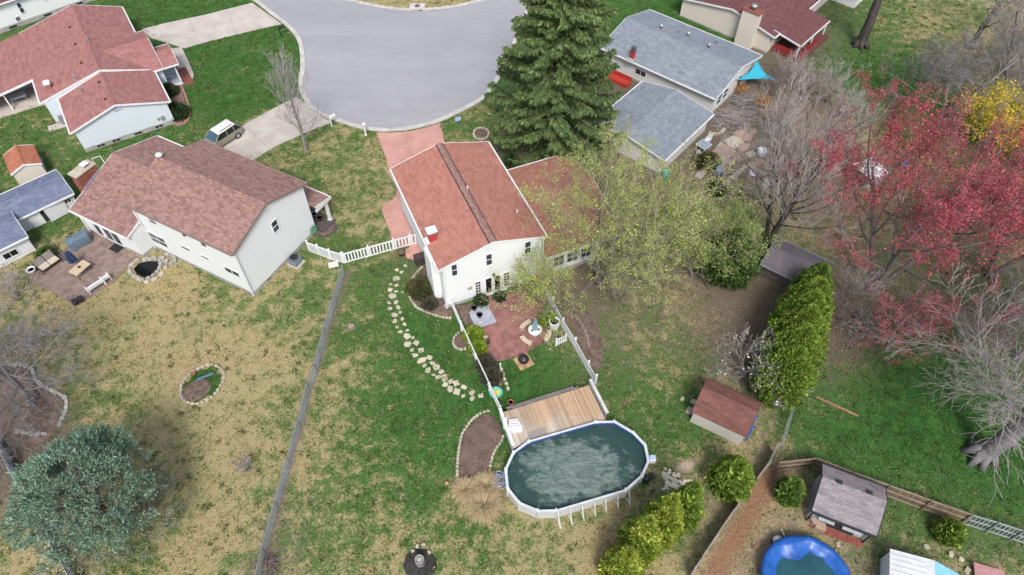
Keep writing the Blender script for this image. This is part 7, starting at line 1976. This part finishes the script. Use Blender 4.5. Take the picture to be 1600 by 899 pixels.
for i, (px_, py_, h, sp, tw, lab, nt_) in enumerate(((1225, 130, 4.0, 1.8, TWIG, 'grey twiggy bush below the red porch', 6), (1252, 150, 4.5, 2.0, TWIG, 'grey twiggy bush right of the shade sail, nearer the lawn', 6), (1290, 160, 5.0, 2.2, TWIG_L, 'pale twiggy bush on the edge of the upper right lawn', 6), (1205, 150, 3.0, 1.6, TWIG_B, 'brown twiggy bush under the shade sail', 5), (1315, 190, 4.0, 2.0, TWIG_L, 'pale twiggy bush left of the crimson crown', 6), (1440, 130, 3.5, 2.0, TWIG_L, 'low pale bush at the far side of the upper right lawn', 5), (1330, 470, 4.0, 2.2, TWIG_L, 'grey twiggy bush below the crimson maple trunk', 6), (1310, 500, 3.0, 1.8, TWIG_B, 'brown twiggy bush beside the tall arborvitae', 3), (386, 735, 1.7, .8, TWIG_L, 'little bare shrub on the straw lawn by the chain link fence', 4), (1500, 560, 5.0, 2.8, TWIG_L, 'grey thicket bush above the massive pale trunk', 6), (1430, 520, 4.0, 2.2, TWIG, 'grey twiggy bush under the low red maple', 5), (1560, 120, 5, 2.5, TWIG_L, 'pale thicket bush in the top right corner', 6), (1100, 440, 2.2, 1.1, TWIG_B, 'thin bare sapling on the leaf litter left of the tall arborvitae', 2), (1200, 560, 2.5, 1.2, TWIG_L, 'pale bare shrub by the leaf litter above the magnolia', 4), (240, 800, 2.2, 1.4, TWIG_B, 'dry brown brush at the right foot of the blue green pine', 5), (30, 470, 3.0, 2.0, TWIG_L, 'bare pale shrub left of the brown patio', 5), (960, 470, 2.2, 2.0, TWIG_Y, 'sprawling bare shrub in the long mulch bed', 5))):
    tree('bare_shrub', lab, G(px_, py_), 60 + i, h, sp, .05, BARK_G, {TWIG_L: TWIG}.get(tw, tw), cat='shrub', counts=(6, 5, 3), ang=(48, 42, 40), lenf=(.6, .52, .5), up=.08, trunks=nt_, clear=.08, wob=.13, rmin=.011)
for i, (px_, py_, h, lab) in enumerate(((1153, 147, 1.1, 'orange leaved little shrub by the house corner under the sail'), (1188, 168, 1.6, 'orange yellow shrub among the dead branches'))):
    tree('shrub', lab, G(px_, py_), 90 + i, h, .8, .03, BARK_G, TWIG_B, leafmat('orange dry leaves %s' % ('small', 'large')[i], [(.55, .27, .06), (.45, .22, .06)], 1), 420, .17, cat='shrub', counts=(7, 5), ang=(50, 42), lenf=(.6, .5), trunks=4, clear=.1)

# ---------------------------------------------------------------- dead branches heaped behind the grey roofed house
rng = np.random.default_rng(77)
for k, (px_, py_, lab, n_, rr) in enumerate(((1165, 165, 'heap of dead grey branches behind the grey roofed house', 330, 2.4), (1140, 190, 'lower heap of dead branches above the brown flagstones', 300, 2.2), (1205, 200, 'loose pile of dead branches right of the flagstones', 220, 2.2), (1345, 510, 'fallen pale branches on the shady ground below the maple', 130, 2.2), (420, 885, 'pile of twigs and leaves at the foot of the chain link fence', 160, .9))):
    c = G(px_, py_); root = thing('brush_pile', lab, 'brush pile', (*c, 0)); S = []
    for i in range(n_):
        a = rng.uniform(0, 6.28); L = rng.uniform(.5, 1.9) * (rr / 2.2); p = np.array([*rng.normal(0, rr * .38, 2), 0]); p[2] = max(.05, .75 * math.exp(-(p[0] ** 2 + p[1] ** 2) / (rr * rr * .4))) * rng.random()
        d = np.array([math.cos(a), math.sin(a), rng.normal(0, .22)]); r = rng.uniform(.012, .05)
        q = p
        for j in range(3):
            d2 = d + rng.normal(0, .18, 3); nq = q + d2 * L / 3; nq[2] = max(nq[2], .03); S.append((*q, *nq, r * (1 - j * .25), r * (1 - (j + 1) * .25))); q = nq
    v, f = tubes(np.array(S), 5); o_ = mesh_np('branches', v, f, (BARK_L, TWIG, BARK_G, BARK_L, TWIG_B)[k], root); o_['kind'] = 'stuff'

# ornamental grass
DRYG = leafmat('dry ornamental grass', [(.52, .41, .25), (.40, .30, .18), (.62, .51, .33)], 1.5, isl=.3)
for i, (px_, py_, r, lab) in enumerate(((727, 768, .62, 'straw ornamental grass clump, leftmost of the three'), (760, 762, .7, 'straw ornamental grass clump nearest the pool'), (757, 792, .82, 'straw ornamental grass clump, lowest of the three'))):
    rng = np.random.default_rng(i + 5); n_ = 1500
    root = thing('grass_clump', lab, 'ornamental grass', (*G(px_, py_), 0), 0, 'straw ornamental grass clumps by the pool')
    az = rng.uniform(0, 6.28, n_); sp = rng.random(n_) ** .6
    p0 = np.stack([np.cos(az) * sp * r * .5, np.sin(az) * sp * r * .5, np.zeros(n_)], 1)
    L = rng.uniform(.7, 1.2, n_) * r * 1.35
    d = np.stack([np.cos(az) * (.12 + sp * .75), np.sin(az) * (.12 + sp * .75), np.ones(n_)], 1) + rng.normal(0, .28, (n_, 3)); d /= np.linalg.norm(d, axis=1, keepdims=True)
    m1 = p0 + d * L[:, None] * .55; d2 = d + np.stack([np.cos(az), np.sin(az), -np.ones(n_) * 1.2], 1) * (.35 + .5 * sp)[:, None]; d2 /= np.linalg.norm(d2, axis=1, keepdims=True)
    tip = m1 + d2 * L[:, None] * .5; s_ = np.stack([-np.sin(az), np.cos(az), np.zeros(n_)], 1) * .014
    v = np.stack([p0 - s_, p0 + s_, m1 + s_, m1 - s_, tip + s_ * .4, tip - s_ * .4], 1).reshape(-1, 3)
    b_ = (np.arange(n_) * 6)[:, None]; f = np.concatenate([b_ + [0, 1, 2, 3], b_ + [3, 2, 4, 5]])
    mesh_np('blades', v, f, DRYG, root)

# ---------------------------------------------------------------- grass standing up in the lawns
def turf(name, label, n, size, mats, seed, dens, blades=5, spread=.12, wid=.02):
    rng = np.random.default_rng(seed)
    pts = np.stack([rng.uniform(-62, 62, n * 3), rng.uniform(12, 88, n * 3)], 1)
    keep = np.abs(pts[:, 0]) < 27 + .52 * pts[:, 1]
    pts = pts[keep]
    ix = np.clip(((pts[:, 0] + 80) / .4).round().astype(int) + 4, 0, nx - 1); iy = np.clip(((pts[:, 1] - 6) / .4).round().astype(int) + 3, 0, ny - 1)
    z = ZONE[iy * nx + ix]
    ok = rng.random(len(pts)) < dens(z)
    for b_ in BLOCK: ok &= ~inside(pts, b_)
    pts, z = pts[ok][:n], z[ok][:n]
    k = len(pts) * blades
    c = np.repeat(pts, blades, 0) + rng.normal(0, spread, (k, 2)); zz = np.repeat(z, blades, 0)
    p = np.c_[c, np.zeros(k)]
    ax = np.c_[rng.normal(0, .8, (k, 2)), np.ones(k)]; ax /= np.linalg.norm(ax, axis=1, keepdims=True)
    v, f = leaves(p, rng, size, ax, wid, .1)
    o = mesh_np(name, v, f, mats, None); tag(o, label, kind='stuff'); return o


def fpoly(fr, x0, x1, y0, y1): return [fr.w(x, y)[:2] for x, y in ((x0, y0), (x1, y0), (x1, y1), (x0, y1))]


BLOCK = [poly, [G(225 + (x - 229) * 1.35, 421 + (y - 421) * 1.35) for x, y in pw], fpoly(fM, -6.3, 6, -4.3, 4.9), fpoly(fM, -6.4, 4.0, -11.5, -4.3), fpoly(fL, -5.7, 6.5, -4.3, 6.2), fpoly(fL, -13.5, -5.5, -5.7, 4.3), fpoly(fT, -10.4, 10.4, -6, 6.3), fpoly(fR, -7, 7, -5, 5), fpoly(fR, 0, 8, -16, -5), deckpoly, [tuple(p) for p in PO], fpoly(fP, -2, 2, -1.5, 1.6), fpoly(fS, -2, 2, -1.6, 1.6),
         [G(*z8(x, y)) for x, y in ((150, 560), (480, 315), (690, 105), (1190, 385), (650, 795))], [G(*z5(x, y)) for x, y in ((345, 268), (580, 250), (745, 400), (720, 570), (400, 706), (235, 330))],
         pxy([(318, 232), (385, 193), (462, 152), (519, 192), (412, 240), (350, 250)]), pxy([(222, 46), (394, 5), (440, 38), (288, 76)]), pxy([(268, 77), (284, 74), (303, 117), (301, 124), (290, 128), (279, 112)]), pxy([(588, 208), (687, 193.5), (700, 245), (610, 268)]), pxy([(604, 268), (672, 330), (672, 380), (613, 384), (596, 329)])]
turf('grass_tufts', 'short green grass tufts scattered over the lawns', 22000, .16, leafmat('green turf', [(.06, .118, .024), (.085, .145, .03), (.13, .175, .045)], .15, isl=.4), 1, lambda z: np.clip((1 - z[:, 1] * 1.15) * (.35 + .75 * z[:, 2]) * (1.05 - .75 * z[:, 0]), 0, 1), 7, .15, .45)
turf('dark_grass_tufts', 'darker wild onion tufts dotted over the straw coloured lawns', 1300, .10, leafmat('dark turf', [(.07, .115, .035), (.085, .135, .04)], .2, isl=.35), 2, lambda z: np.clip((1 - z[:, 1] * 1.3) * z[:, 0] * .8, 0, 1), 40, .13, .8)
turf('straw_tufts', 'dry straw coloured tufts of last year\'s grass', 20000, .15, leafmat('straw turf', [(.38, .30, .13), (.30, .23, .10), (.46, .37, .19)], .2, isl=.35), 3, lambda z: np.clip((1 - z[:, 1]) * z[:, 0] ** 1.6, 0, 1), 6, .16, .4)
turf('leaf_litter', 'dry brown leaves lying on the bare ground', 9000, .11, leafmat('fallen leaves', [(.25, .17, .12), (.17, .115, .085), (.34, .25, .18)], .5, isl=.4), 4, lambda z: np.clip(z[:, 1] ** 1.5, 0, 1), 4, .35, .7)
